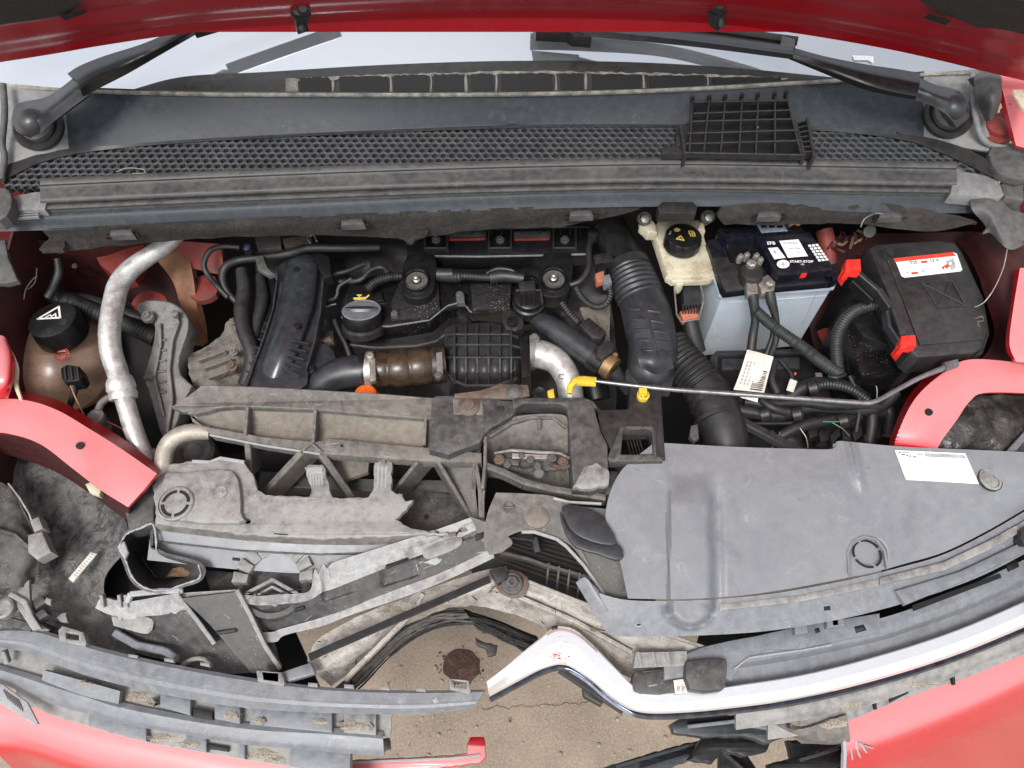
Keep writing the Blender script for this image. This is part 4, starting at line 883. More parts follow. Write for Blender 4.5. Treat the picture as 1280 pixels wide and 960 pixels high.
sheet('casting', en, m_castr, [[(725, 385, .84), (762, 380, .84)], [(735, 410, .83), (762, 412, .83)], [(745, 440, .8), (762, 440, .8)]], nu=12, nv=12, t=.02, crumple=.008, cs=50)

# big bellows
t = T('air_intake_duct', 'large black bellows duct with ladder ribs on its bulging end right of the engine', 'air duct')
TU('rear_tube', t, m_black, [(760, 280, .90, 26), (768, 300, .89, 28), (780, 320, .885, 29), (786, 333, .885, 29)], n=26, squash=.8)
TU('collar', t, m_blackd, [(785, 330, .886, 31), (788, 338, .886, 31.5)], n=30, squash=.9)
TU('bellows', t, m_duct, [(787, 337, .882, 31), (793, 352, .88, 33), (799, 368, .878, 34), (803, 378, .876, 32)], n=30, rib=.0095, amp=.045, squash=.9)
BP = [(802, 374, .876, 33), (808, 392, .878, 35), (812, 410, .878, 35), (816, 430, .874, 34), (815, 450, .868, 34), (812, 466, .862, 32), (810, 480, .85, 26)]
bul = TU('bulge', t, m_duct, BP, n=36, squash=.9)
line_on('spine', t, m_duct, bul, [(804, 382), (810, 400), (816, 420), (820, 440), (819, 450)], r=1.6)
for i in range(5):
    y = 387 + i * 12.8; cx_ = 805 + i * 3.6
    line_on('ladder_rib', t, m_duct, bul, [(cx_ - 19, y), (cx_ - 4, y)], r=2.6, lift=-.0006)
    line_on('ladder_rib', t, m_duct, bul, [(cx_ + 5, y + 1), (cx_ + 20, y + 3)], r=2.6, lift=-.0006)
S('lip', t, m_duct, [(782, 462), (790, 452), (836, 462), (844, 470), (840, 484), (815, 483), (782, 476)], z=.872, t=.03, b=.004)
sheet('panel', t, m_duct, [[(800, 437, .908), (818, 440, .911), (836, 438, .905)], [(798, 448, .902), (818, 456, .903), (840, 450, .898)], [(800, 458, .896), (820, 468, .89), (842, 460, .89)]], nu=12, nv=10, t=.006, hf=lambda x, y: .004 * math.sin(math.pi * min(1, max(0, (y - 437) / 30))))
t = T('air_filter_hose', 'black corrugated hose leading down to a smooth dusty outlet under the thin grey rod', 'hose')
TU('bellows', t, m_rubber, [(838, 430, .85, 24), (852, 450, .85, 26), (868, 468, .85, 27), (882, 486, .85, 28)], n=28, rib=.0085, amp=.07)
TU('outlet', t, m_rubber, [(878, 484, .852, 29), (888, 496, .852, 30), (898, 520, .85, 30), (906, 545, .845, 30), (910, 575, .83, 30)], n=28)
TU('band', t, m_blackd, [(887, 498, .853, 31), (890, 503, .853, 31)], n=28)
TU('band', t, m_rubber, [(895, 522, .851, 31), (897, 527, .851, 31)], n=28)
S('clip', t, m_castd, [(864, 532), (872, 530), (874, 548), (868, 552), (862, 545)], z=.865, t=.01)

# brake fluid reservoir
t = T('brake_fluid_reservoir', 'yellowed brake fluid reservoir with a ribbed black screw cap below the cowl', 'reservoir')
S('tank', t, m_cream, [(816, 288), (822, 276), (876, 274), (882, 300), (896, 334), (894, 343), (886, 346), (842, 347), (834, 342), (826, 318)], z=.920, t=.022, b=.004)
S('tank_step', t, m_cream, [(834, 320), (880, 305), (894, 332), (889, 337), (843, 337)], z=.9235, t=.01, b=.0025)
S('lower_lip', t, m_cream, [(828, 322), (838, 340), (894, 338), (896, 345), (888, 351), (842, 352), (832, 346)], z=.913, t=.008, b=.002)
LA('spout', t, m_cream, P(849, 355, .905), [(.005, -.02), (.007, -.012), (.007, .004)], n=14)
for s_, cx_, cy_ in ((1, 806, 274), (-1, 886, 272)):
    S('mount_ear', t, m_cream, [(cx_ - 6, cy_ - 2), (cx_ + 6, cy_ - 4), (cx_ + 12 * s_ + 2, cy_ + 6), (cx_ + 16 * s_, cy_ + 16), (cx_ + 4 * s_, cy_ + 16), (cx_ - 6, cy_ + 6)], z=.935, t=.02, b=.003, rag=.0006)
    LA('mount_collar', t, m_castd, P(cx_, cy_ - 2, .955), [(.0115, -.012), (.0115, -.002), (.009, .001), (.006, -.001)], axis=(0, -.5, .8), n=22)
    LA('bolt', t, m_bolt, P(cx_, cy_, .957), [(.007, -.004), (.007, .003), (.004, .004)], axis=(0, -.5, .8), n=6)
co = P(855, 294, .948)
axc = (0.03, .12, 1)
LA('cap', t, m_black, co, [(.029, -.024), (.0305, -.021), (.0300, -.003), (.0285, -.0005), (.024, 0), (.0, 0)], axis=axc, n=72, jag=lambda j, r: 1.0 if (j // 2) % 3 or r < .0295 else .965)
cap = scene.objects['cap']
def capflat(name, mat, uv, c=co, a=axc, h=.0004, par=None):
    p = [onax(c, a, u, v, h) for u, v in uv]; n = Vector(a).normalized() * .0003
    k = len(p); vv = [x + n for x in p] + p
    return link(name, vv, [list(range(k)), list(range(k, 2 * k))[::-1]] + [[i, k + i, k + (i + 1) % k, (i + 1) % k] for i in range(k)], mat, par, 0)
def ringpts(r, n=24, cx=0, cy=0, ry=None): return [(cx + r * math.cos(2 * math.pi * i / n), cy + (ry or r) * math.sin(2 * math.pi * i / n)) for i in range(n)]
def strokes(name, mat, pl, wd, c, a, par, h=.0004):
    for (u0, v0), (u1, v1) in zip(pl, pl[1:]):
        L_ = math.hypot(u1 - u0, v1 - v0) or 1; du, dv = -(v1 - v0) / L_ * wd / 2, (u1 - u0) / L_ * wd / 2; eu, ev = (u1 - u0) / L_ * wd / 2, (v1 - v0) / L_ * wd / 2
        capflat(name, mat, [(u0 - du - eu, v0 - dv - ev), (u1 - du + eu, v1 - dv + ev), (u1 + du + eu, v1 + dv + ev), (u0 + du - eu, v0 + dv - ev)], c, a, h, par)
# note: the local frame of onax may be turned, so find it
def frame(a):
    q = Vector(a).normalized().to_track_quat('Z', 'Y'); ex, ey = q @ Vector((1, 0, 0)), q @ Vector((0, 1, 0))
    return (Vector((1, 0, 0)).dot(ex), Vector((1, 0, 0)).dot(ey)), (Vector((0, 1, 0)).dot(ex), Vector((0, 1, 0)).dot(ey))
def fr(a, pts):
    X, Y = frame(a); return [(u * X[0] + v * Y[0], u * X[1] + v * Y[1]) for u, v in pts]
strokes('warning_triangle', m_yelprint, fr(axc, [(-.014, -.010), (-.002, -.013), (-.006, -.002), (-.014, -.010)]), .0016, co, axc, cap)
strokes('warning_mark', m_yelprint, fr(axc, [(-.008, -.0055), (-.008, -.0095)]), .0012, co, axc, cap)
strokes('brake_symbol', m_yelprint, fr(axc, [(-.014, .013), (-.010, .016), (-.005, .013), (-.008, .009), (-.013, .009), (-.014, .013)]), .0018, co, axc, cap)
capflat('brake_symbol_dot', m_yelprint, fr(axc, ringpts(.0022, 12, -.0095, .0125)), co, axc, .0004, cap)
strokes('fluid_symbol', m_yelprint, fr(axc, [(.009, .004), (.009, .010), (.016, .010), (.018, .004), (.018, -.002), (.011, -.002), (.009, .004)]), .0013, co, axc, cap)
strokes('fluid_symbol', m_yelprint, fr(axc, [(.0135, .010), (.0145, -.002)]), .0013, co, axc, cap)
strokes('fluid_symbol', m_yelprint, fr(axc, [(.009, .004), (.018, .004)]), .0013, co, axc, cap)
text('cap_text', cap, m_greyprint, 'DOT 4', 864, 304, .9482, 2.6)
text('cap_text', cap, m_greyprint, 'DOT', 838, 291, .9486, 2.6, rot=60)
t = T('level_sensor', 'dark connector block with a rusty orange insert hanging under the brake fluid reservoir', 'connector')
S('block', t, m_duct, [(853, 356), (875, 354), (877, 380), (855, 382)], z=.89, t=.03, b=.003)
S('orange_insert', t, m_brass and M('faded_orange', (.55, .14, .07), .6, dust_sheen=.5, bump=.5), [(850, 389), (872, 384), (874, 396), (854, 401)], z=.888, t=.012)
for i in range(6): BA('tooth', t, m_blackd, (854 + i * 3.6, 380, .894), (854 + i * 3.6, 390, .894), 1.8, 5)
RIB('wire_frame', t, m_steel, [(843, 360), (846, 392), (852, 402), (874, 398), (880, 374), (876, 356)], z=.896, w=2, h=3)
TU('cable', t, m_rubber, [(862, 400, .875, 12), (866, 418, .86, 12), (872, 440, .84, 12)], n=14)

# ================================================================ COOLANT TANK
t = T('coolant_tank', 'brown translucent coolant expansion tank with a black warning cap at the far left', 'expansion tank')
o = P(80, 452, .80)
prof = [(.0, -.06)] + [(.088 * math.cos(R(a)) ** .8, .070 * math.sin(R(a))) for a in range(-60, -1, 10)] + [(.092, -.003), (.092, .003)] + [(.088 * math.cos(R(a)) ** .8, .070 * math.sin(R(a))) for a in range(5, 90, 8)]
LA('tank', t, m_tank, o, prof, axis=(-.05, -.22, 1), n=44, smooth=60)
LA('neck', t, m_tank, P(66, 425, .86), [(.036, -.03), (.034, 0), (.03, .01)], axis=(-.1, .05, 1), n=28)
axk = (-.05, .10, 1); ck = P(65, 399, .905)
LA('cap', t, m_black, ck, [(.038, -.040), (.0405, -.036), (.0395, -.012), (.0365, -.0005), (.033, .001), (.0, .001)], axis=axk, n=60, jag=lambda j, r: 1.0 if (j // 4) % 3 or r < .0385 else .94)
capk = [o_ for o_ in scene.objects if o_.name.startswith('cap') and o_.parent == t][0]
strokes('warning_triangle', m_white, fr(axk, [(-.022, .000), (.003, .025), (.014, .001), (-.022, .000)]), .0032, ck, axk, capk, h=.0018)
strokes('warning_symbol', m_white, fr(axk, [(-.010, .003), (-.005, .008), (-.001, .004), (.003, .010), (.006, .004)]), .0022, ck, axk, capk, h=.0018)
for a_, r_ in ((-75, .026), (-20, .024)):
    u, v = r_ * math.cos(R(a_)), r_ * math.sin(R(a_)); capflat('cap_mark', m_blackd, fr(axk, ringpts(.006, 16, u, v)), ck, axk, .0015, capk)
rp = P(77, 443, .873); axr = (0, -.35, 1)
pts = ringpts(.0115, 22)
strokes('red_print', m_redprint, fr(axr, pts + [pts[0]]), .0012, rp, axr, t, h=.0)
strokes('red_print', m_redprint, fr(axr, [(-.0105, -.0025), (.0105, .003)]), .0012, rp, axr, t, h=.0)
capflat('red_print_fill', M('faded_red_print', (.5, .13, .09), .5), fr(axr, [(-.008, .003), (-.005, .008), (.0, .0095), (.005, .008), (.008, .0045)]), rp, axr, 0, t)
capflat('red_print_fill', M('faded_red_print', (.5, .13, .09), .5), fr(axr, [(-.007, -.004), (-.004, -.008), (.0, -.009), (.005, -.007), (.007, -.001)]), rp, axr, 0, t)
S('level_plug', t, m_black, [(75, 460), (83, 455), (98, 457), (103, 470), (99, 476), (80, 478), (76, 472)], z=.885, t=.025, b=.003)
for a in (80, 88, 96): BA('plug_rib', t, m_blackd, (a, 458, .888), (a + 2, 474, .888), 2, 5)
TU('plug_cable', t, m_blackd, [(90, 474, .875, 6), (93, 488, .865, 4.5), (88, 505, .85, 4), (84, 525, .83, 4)])
TU('thin_wire', t, M('tan_wire', (.35, .18, .07), .5), [(88, 482, .88), (98, 505, .87), (110, 528, .85)], r=1, n=6)
RIB('tank_tab', t, m_tank, [(20, 498, .80), (40, 505, .80), (60, 508, .80)], w=4, h=6)
t = T('drain_fitting', 'small grey hose fitting between coolant tank and the silver pipe', 'fitting')
LA('fitting', t, m_cast, P(120, 522, .86), [(.012, -.03), (.012, -.006), (.014, -.004), (.013, .004), (.009, .006), (.006, .004)], n=20)
LA('base', t, m_castd, P(126, 535, .84), [(.017, -.03), (.017, 0), (.012, .006)], n=18)
TU('hose', t, m_cast, [(122, 518, .858, 5), (126, 505, .86, 5), (136, 497, .86, 5), (150, 490, .86, 5)])
TU('wire', t, M('rust_wire', (.4, .12, .05), .6), [(128, 525, .85), (145, 532, .85), (170, 547, .85)], r=1, n=5)
t = T('aircon_pipe', 'thick silver aluminium pipe bending down past the coolant tank', 'pipe')
TU('pipe', t, m_alu, [(222, 292, .95, 11), (206, 307, .945, 12), (183, 322, .94, 12.5), (162, 338, .935, 13.5), (148, 357, .93, 14), (141, 385, .925, 14), (137, 415, .92, 14), (139, 440, .91, 14), (147, 465, .90, 13.5), (152, 485, .895, 13)], n=22)
TU('collar', t, m_alu, [(149, 474, .898, 16), (150, 477, .897, 17.5), (152, 486, .892, 18.5), (153, 489, .890, 16.5), (154, 493, .888, 18), (155, 499, .885, 17)], n=26)
TU('lower_pipe', t, m_alu, [(155, 497, .885, 12), (160, 514, .878, 12), (168, 540, .866, 12), (180, 570, .85, 12.5), (190, 592, .84, 13)], n=20)
LA('base_ring', t, m_castd, P(186, 574, .85), [(.018, -.01), (.018, .002), (.014, .005)], n=18)
t = T('coolant_hose', 'ribbed black conduit running behind the silver pipe', 'hose')
TU('hose', t, m_rubber, [(72, 372, .87, 11), (95, 380, .87, 12), (125, 392, .865, 12), (160, 406, .86, 11), (195, 424, .85, 11)], rib=.0055, amp=.09, n=18)
TU('hose_back', t, m_rubber, [(60, 372, .86, 10), (110, 376, .855, 10), (160, 394, .85, 10), (200, 402, .84, 10)], n=14)
TU('tail', t, m_rubber, [(-10, 445, .82, 16), (14, 420, .83, 16), (32, 392, .84, 15), (52, 374, .85, 13), (75, 368, .86, 11)], n=18)
TU('stub', t, m_rubber, [(72, 324, .93, 5), (74, 340, .92, 6), (68, 356, .91, 6), (60, 372, .90, 6)], n=12)
TU('string', t, m_glue, [(46, 335, .93), (44, 352, .92), (34, 362, .91), (14, 368, .91)], r=.9, n=5)
TU('string', t, m_glue, [(30, 374, .915), (32, 362, .92), (40, 350, .925), (46, 345, .93)], r=.9, n=5)
sheet('backing', t, m_dark, [[(150, 380, .80), (200, 380, .80)], [(155, 440, .78), (205, 440, .78)], [(165, 560, .72), (240, 560, .72)]], nu=10, nv=12, t=.01, crumple=.012, cs=30)

t = T('engine_mount', 'grey cast aluminium engine mount arm to the right of the silver pipe', 'engine mount')
def mz(y): return .885 - (y - 375) * .00045
mo = [(170, 381), (184, 374), (212, 376), (228, 386), (236, 400), (233, 420), (224, 447), (226, 468), (240, 481), (232, 496), (226, 512), (214, 545), (202, 545), (193, 515), (184, 485), (180, 468), (188, 440), (193, 412), (189, 396), (174, 390)]
S('arm', t, m_cast, [(a, b_, mz(b_)) for a, b_ in mo], t=.035, b=.004, sm=2)
RIB('arm_rib', t, m_cast, [(216, 388, mz(388) + .008), (222, 402, mz(402) + .008), (214, 425, mz(425) + .008), (210, 460, mz(460) + .008), (214, 500, mz(500) + .008), (208, 540, mz(540) + .006)], w=5, h=12)
RIB('arm_rib', t, m_cast, [(199, 404, mz(404) + .006), (200, 430, mz(430) + .006), (192, 470, mz(470) + .006), (204, 520, mz(520) + .004)], w=4, h=10)
for k in range(6): BA('cast_mark', t, m_cast, (197, 425 + k * 13, mz(425 + k * 13) + .003), (207, 424 + k * 13, mz(425 + k * 13) + .003), 3, 4)
RIB('ear', t, m_cast, [(180, 471, .85), (188, 470, .855)], w=6, h=8)
bolt(t, 184, 395, .885, 9, m_cast); LA('stud', t, m_cast, P(219, 393, .888), [(.006, -.004), (.006, .004), (.004, .005)], n=12)
S('red_arch', t, m_redb, [(164, 380), (172, 368), (190, 363), (206, 370), (208, 378), (190, 374), (176, 382)], z=.87, t=.02, sm=2)
sheet('casting', en, m_castr, [[(234, 440, .83), (262, 432, .83), (286, 402, .84), (296, 398, .84)], [(236, 460, .83), (262, 450, .84), (290, 430, .845), (305, 440, .84)], [(242, 478, .82), (270, 474, .83), (296, 470, .83), (312, 472, .82)], [(240, 495, .80), (270, 498, .80), (296, 498, .80), (314, 498, .80)]], nu=40, nv=30, t=.02, crumple=.007, cs=42)
bolt(en, 292, 440, .862, 6, m_castr); bolt(en, 290, 458, .862, 8, m_rust); bolt(en, 290, 402, .85, 5, m_castr)
for a, b_ in ((255, 448), (262, 458), (268, 470)): BA('casting_rib', en, m_castr, (a - 8, b_ + 2, .848), (a + 26, b_ - 10, .855), 3, 8)
t = T('bent_metal_pipe', 'short bare metal pipe bending down beneath the left end of the dusty beam', 'pipe')
TU('pipe', t, M('bare_pipe', (.42, .38, .32), .45, metal=.5, dust_sheen=.5, bump=.5), [(262, 541, .875, 9), (240, 540, .88, 11), (220, 546, .88, 11), (208, 560, .875, 11), (204, 580, .87, 11), (204, 600, .86, 11)], n=20)
t = T('pulley', 'dark dusty round pulley housing under the bent metal pipe', 'pulley')
LA('disc', t, m_castd, P(240, 565, .79), [(.036, -.03), (.036, 0), (.030, .006), (.018, .006), (.014, .001), (.006, .001)], n=30)
LA('base', t, m_castd, P(218, 583, .84), [(.014, -.02), (.014, .004), (.009, .008)], n=16)

# ================================================================ RED WINGS
t = T('wing_rail', 'pinkish red painted wing rail arching at the left edge below the coolant tank', 'wing rail')
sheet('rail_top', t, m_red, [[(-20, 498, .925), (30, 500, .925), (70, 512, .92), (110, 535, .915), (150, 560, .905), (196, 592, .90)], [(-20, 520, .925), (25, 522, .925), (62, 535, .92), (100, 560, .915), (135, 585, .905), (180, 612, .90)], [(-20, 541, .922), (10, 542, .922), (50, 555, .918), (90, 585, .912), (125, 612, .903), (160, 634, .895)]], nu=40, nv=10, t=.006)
sheet('rail_side', t, m_redh, [[(-20, 498, .925), (30, 500, .925), (70, 512, .92), (110, 535, .915), (150, 560, .905), (196, 592, .90)], [(-20, 488, .90), (32, 490, .90), (76, 502, .895), (116, 525, .89), (156, 550, .88), (202, 585, .87)][0:6]], nu=40, nv=4, t=.004)
LA('hole', t, m_blackprint, P(100, 557, .9165), [(.0055, -.003), (.0055, .0012), (.0, .0014)], n=16)
S('nut', t, m_cream, [(106, 605), (114, 602), (126, 612), (124, 620), (112, 616)], z=.885, t=.01)
sheet('wing_inner', t, m_redbd, [[(-20, 541, .915), (50, 556, .91), (160, 636, .89)], [(-20, 560, .84), (70, 590, .84), (165, 655, .83)]], nu=14, nv=6, t=.004)
t = T('fender', 'red fender corner curling in at the left edge beside the coolant tank', 'fender')
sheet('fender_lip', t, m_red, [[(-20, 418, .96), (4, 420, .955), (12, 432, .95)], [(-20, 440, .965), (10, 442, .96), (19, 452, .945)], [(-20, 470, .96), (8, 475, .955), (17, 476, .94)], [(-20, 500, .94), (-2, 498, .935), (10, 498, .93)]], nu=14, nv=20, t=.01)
sheet('seam', t, m_cream, [[(0, 420, .95), (5, 424, .95)], [(17, 452, .94), (21, 458, .94)], [(17, 480, .935), (22, 480, .935)], [(24, 500, .925), (28, 502, .925)]], nu=4, nv=14, t=.003)
t = T('wing_rail', 'pinkish red painted wing rail arching at the right edge below the fuse box', 'wing rail')
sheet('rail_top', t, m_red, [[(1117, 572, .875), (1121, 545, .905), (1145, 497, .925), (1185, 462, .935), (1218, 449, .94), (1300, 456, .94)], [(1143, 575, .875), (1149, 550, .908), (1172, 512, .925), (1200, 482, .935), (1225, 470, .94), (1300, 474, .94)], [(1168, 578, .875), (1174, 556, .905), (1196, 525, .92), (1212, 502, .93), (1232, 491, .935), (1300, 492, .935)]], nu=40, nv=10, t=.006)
sheet('rail_side', t, m_redh, [[(1117, 572, .875), (1121, 545, .905), (1145, 497, .925), (1185, 462, .935), (1218, 449, .94)], [(1110, 572, .86), (1114, 545, .88), (1138, 492, .895), (1178, 458, .905), (1212, 444, .91)]], nu=30, nv=4, t=.004)
LA('hole', t, m_blackprint, P(1161, 515, .9235), [(.0055, -.003), (.0055, .0012), (.0, .0014)], n=16)
t = T('fender', 'red fender edge at the right edge of the photo beside the fuse box', 'fender')
sheet('fender_lip', t, m_red, [[(1275, 335, 1.0), (1300, 335, 1.0)], [(1266, 390, .98), (1300, 390, .985)], [(1262, 430, .965), (1300, 430, .97)], [(1270, 452, .955), (1300, 455, .96)]], nu=8, nv=16, t=.012)
t = T('headlamp', 'dark dirty headlamp housing inside the red arch at the right edge', 'headlamp')
sheet('housing', t, m_lamp, [[(1195, 500, .885), (1240, 494, .885), (1300, 494, .885)], [(1180, 525, .88), (1235, 520, .885), (1300, 520, .88)], [(1160, 560, .865), (1230, 560, .87), (1300, 560, .87)], [(1160, 590, .84), (1230, 590, .84), (1300, 590, .84)]], nu=30, nv=20, t=.02, crumple=.006, cs=30)
BA('clear_edge', t, m_bgrey, (1262, 566, .885), (1290, 535, .885), 8, 6)

# outer skins of both front wings, just outside the photo
for s_, lb_ in ((-1, 'red outer wing of the car beyond the left edge'), (1, 'red outer wing of the car beyond the right edge')):
    o_ = sheet('outer_wing', body, m_red, [[Vector((s_ * x, y, z - (.9 - y) * .10)) for y in (.30, .5, .7, .9, 1.1)] for x, z in ((.90, .93), (.925, .94), (.95, .93), (.965, .88), (.97, .7), (.96, .3))], nu=14, nv=16, t=.004)

# ================================================================ BATTERY
t = T('battery', 'car battery with light blue case and black lid carrying white stickers', 'battery')
S('case', t, m_bat, [(888, 318), (1012, 292), (1044, 352), (905, 366)], z=.918, t=.19, b=.004)
S('case_rim', t, m_bat, [(884, 316), (1014, 290), (1047, 351), (1044, 358), (904, 368), (900, 366)], z=.922, t=.010, b=.002)
S('lid_low', t, m_navy, [(884, 300), (900, 296), (1012, 286), (1046, 344), (1042, 353), (938, 362), (906, 366), (902, 360)], z=.936, t=.014, b=.003)
S('lid_high', t, m_navy, [(945, 296), (1012, 289), (1020, 300), (1041, 331), (1042, 337), (974, 344), (968, 339)], z=.960, t=.024, b=.003)
S('lid_ridge', t, m_navy, [(968, 336), (1044, 329), (1046, 334), (1044, 340), (974, 347)], z=.948, t=.016, b=.002)
S('lid_rear', t, m_navy, [(898, 285), (1000, 277), (1008, 290), (950, 297), (908, 300)], z=.958, t=.024, b=.003)
S('lid_shelf', t, m_blackg, [(906, 300), (948, 297), (958, 318), (960, 322), (914, 326)], z=.945, t=.012, b=.003)
S('corner_pad', t, m_blackd, [(892, 322), (934, 318), (936, 360), (908, 364), (904, 358)], z=.9385, t=.012, b=.003)
for a, b_ in ((1038, 338), (1044, 342)): S('lid_clip', t, m_navy, [(a - 4, b_ - 2), (a + 3, b_ - 3), (a + 5, b_ + 6), (a - 3, b_ + 8)], z=.948, t=.02)
S('case_handle', t, m_bat, [(984, 358), (1022, 355), (1022, 361), (986, 364)], z=.915, t=.008, b=.002)
ZL = .9603
flat('sticker', t, m_white, [(974, 301), (998, 299), (1010, 320), (985, 322)], z=ZL)
for k in range(3): text('sticker_text', t, m_greyprint, ['WARNING', 'start stop', '12V'][k], 988 + k * 5, 304 + k * 6.2, ZL + .0005, 3)
flat('sticker', t, m_white, [(960, 310), (972, 309), (982, 322), (968, 324)], z=ZL)
flat('sticker_mark', t, m_greyprint, [(966, 313), (969, 313), (971, 317), (968, 317)], z=ZL + .0004)
flat('plus_disc', t, m_white, circ(979, 330, 8, 5.2, 20), z=ZL)
flat('plus_sign', t, m_greyprint, [(975, 329.6), (983, 329.6), (983, 330.6), (975, 330.6)], z=ZL + .0005)
flat('plus_sign', t, m_greyprint, [(978.4, 326.6), (979.4, 326.6), (979.9, 333.4), (978.9, 333.4)], z=ZL + .0009)
text('print', t, m_white, 'EFB', 964, 304, ZL + .0002, 5.5, bold=.00015)
text('print', t, m_white, '60Ah 640A', 1002, 327, ZL + .0002, 4.2, bold=.0001) if 0 else text('print', t, m_white, 'START-STOP', 1002, 327, ZL + .0002, 3.8, bold=.00012, xs=1.1)
text('print', t, m_white, '12V', 1003, 330.5, ZL + .0002, 2.4)
for r_ in range(6):
    for c_ in range(3):
        x0 = 1010 + r_ * 2.4 + c_ * 4.6; y0 = 306 + r_ * 3.6 - c_ * .5
        flat('warning_symbol', t, m_white, [(x0, y0), (x0 + 3.4, y0 - .3), (x0 + 4.6, y0 + 2.3), (x0 + 1.2, y0 + 2.6)], z=ZL)
S('red_button', t, m_redpl, [(1000, 337), (1007, 336), (1009, 342), (1002, 343)], z=.958, t=.01, b=.001)
S('display', t, M('display_pane', (.25, .30, .36), .25, bump=.02), [(944, 277), (978, 275), (985, 288), (952, 291)], z=.964, t=.004)
S('display_rim', t, m_navy, [(940, 275), (980, 273), (990, 288), (950, 293)], z=.963, t=.005)
for k in range(3): flat('display_mark', t, m_blackprint, [(950 + k * 10, 280), (957 + k * 10, 279), (959 + k * 10, 284), (952 + k * 10, 285)], z=.9643)
TU('crinkled_foil', t, m_brass, [(985, 283, .965), (992, 279, .967), (998, 281, .966), (1002, 277, .967)], r=2.5, n=6)

t = T('battery_clamp', 'tarnished battery terminal clamp with black insulated cables on the battery front left', 'terminal clamp')
S('lever', t, m_blackd, [(926, 334), (935, 328), (950, 330), (955, 342), (950, 350), (932, 349)], z=.958, t=.02, b=.004, sm=2)
for a, b_ in ((926, 320), (934, 318), (946, 319), (951, 324)): LA('bolt_lug', t, m_steel, P(a, b_, .965), [(.005, -.014), (.005, .0), (.003, .003)], n=10)
LA('terminal_nut', t, m_steel, P(939, 330, .962), [(.008, -.008), (.008, .003), (.005, .005)], n=6)
S('lug_plate', t, m_steel, [(932, 348), (946, 346), (948, 366), (934, 368)], z=.950, t=.012, b=.002)
S('lug_plate', t, m_steel, [(946, 350), (960, 342), (970, 352), (968, 366), (952, 366)], z=.946, t=.016, b=.003)
LA('nut', t, m_steel, P(962, 355, .953), [(.007, -.008), (.007, .003), (.004, .006)], n=6)
TU('cable', t, m_rubber, [(940, 364, .945, 6.5), (942, 376, .935, 7), (944, 400, .91, 5.5), (941, 420, .89, 6), (938, 448, .87, 6.5), (936, 490, .84, 6)])
TU('cable', t, m_rubber, [(962, 364, .945, 6.5), (964, 376, .935, 7), (970, 400, .91, 4.5), (970, 425, .89, 4.2), (960, 452, .86, 4)])
TU('cable', t, m_rubber, [(966, 400, .905, 4), (966, 420, .885, 4), (955, 450, .86, 4)])
t = T('ribbed_cable_sleeve', 'thick corrugated cable sleeve running diagonally from battery clamp to a wire tie', 'cable')
TU('sleeve', t, m_conduit, [(945, 388, .925, 7), (955, 398, .918, 7.5), (972, 412, .91, 7.5), (1000, 432, .90, 8), (1030, 455, .89, 8.5), (1050, 468, .88, 8)], rib=.0042, amp=.09, n=14)
TU('tie', t, m_blackd, [(1036, 470, .89), (1046, 472, .895), (1056, 468, .89)], r=2.5, n=8)
t = T('ribbed_cable_sleeve', 'corrugated cable sleeve arching from the fuse box side down to a wire tie', 'cable')
TU('sleeve', t, m_conduit, [(1106, 380, .915, 7), (1088, 382, .915, 7.5), (1068, 389, .91, 8), (1053, 404, .905, 8), (1046, 425, .895, 8), (1046, 450, .885, 8), (1049, 472, .875, 8)], rib=.0042, amp=.09, n=14)
TU('cable_end', t, m_rubber, [(1112, 385, .915, 9), (1098, 381, .916, 8.5)], r=9)

t = T('cable_label', 'creased white paper label with a bar code wrapped round the battery cable', 'paper label')
sheet('paper', t, m_paper, [[(934, 437, .905), (950, 441, .909), (967, 446, .905)], [(926, 463, .900), (944, 466, .905), (961, 468, .900)], [(917, 487, .893), (936, 489, .897), (955, 491, .893)]], nu=10, nv=10, t=.0008, crumple=.001)
sheet('paper_fold', t, m_paper, [[(922, 491, .885), (948, 494, .885)], [(926, 497, .88), (947, 503, .88)]], nu=5, nv=4, t=.0008)
def lab(u, v, h=0):   # along label
    a = Vector((934, 437, .9068)).lerp(Vector((967, 446, .9068)), u); b_ = Vector((917, 487, .8955)).lerp(Vector((955, 491, .8955)), u); c_ = a.lerp(b_, v); return (c_.x, c_.y, c_.z + h + .0032 * math.sin(math.pi * u))
v0 = .42
for k in range(17):
    wv = random.choice([.014, .02, .028]); S('bar', t, m_blackprint, [lab(.52, v0), lab(.92, v0), lab(.92, v0 + wv), lab(.52, v0 + wv)], t=.0004, b=.0001, smooth=0) if v0 < .94 else None
    v0 += wv + random.choice([.016, .024, .03])
for k in range(3):
    for j in range(7): S('print_mark', t, m_greyprint, [lab(.14 + k * .12, .25 + j * .09), lab(.19 + k * .12, .25 + j * .09), lab(.19 + k * .12, .31 + j * .09), lab(.14 + k * .12, .31 + j * .09)], t=.0003, b=.0001, smooth=0)
S('small_tag', None, m_paper, [(988, 473), (997, 476), (992, 490), (983, 487)], z=.875, t=.001)
tag(scene.objects['small_tag'], 'tiny blank white tag on the wires below the battery', 'tag')

t = T('battery_tray_box', 'black plastic box in front of the light blue battery case', 'plastic box')
S('box', t, m_black, [(890, 446), (897, 440), (1002, 438), (1018, 448), (1022, 486), (1000, 498), (900, 496), (888, 478)], z=.835, t=.1, b=.003)
S('box_rim', t, m_duct, [(888, 446), (896, 438), (1004, 436), (1006, 441), (898, 444), (894, 480), (888, 480)], z=.842, t=.01, b=.0015)
S('box_bar', t, m_duct, [(902, 448), (1000, 446), (1000, 460), (902, 462)], z=.839, t=.008, b=.002)
LA('orange_dot', t, m_orange, P(994, 467, .842), [(.002, -.003), (.002, .001)], n=8)

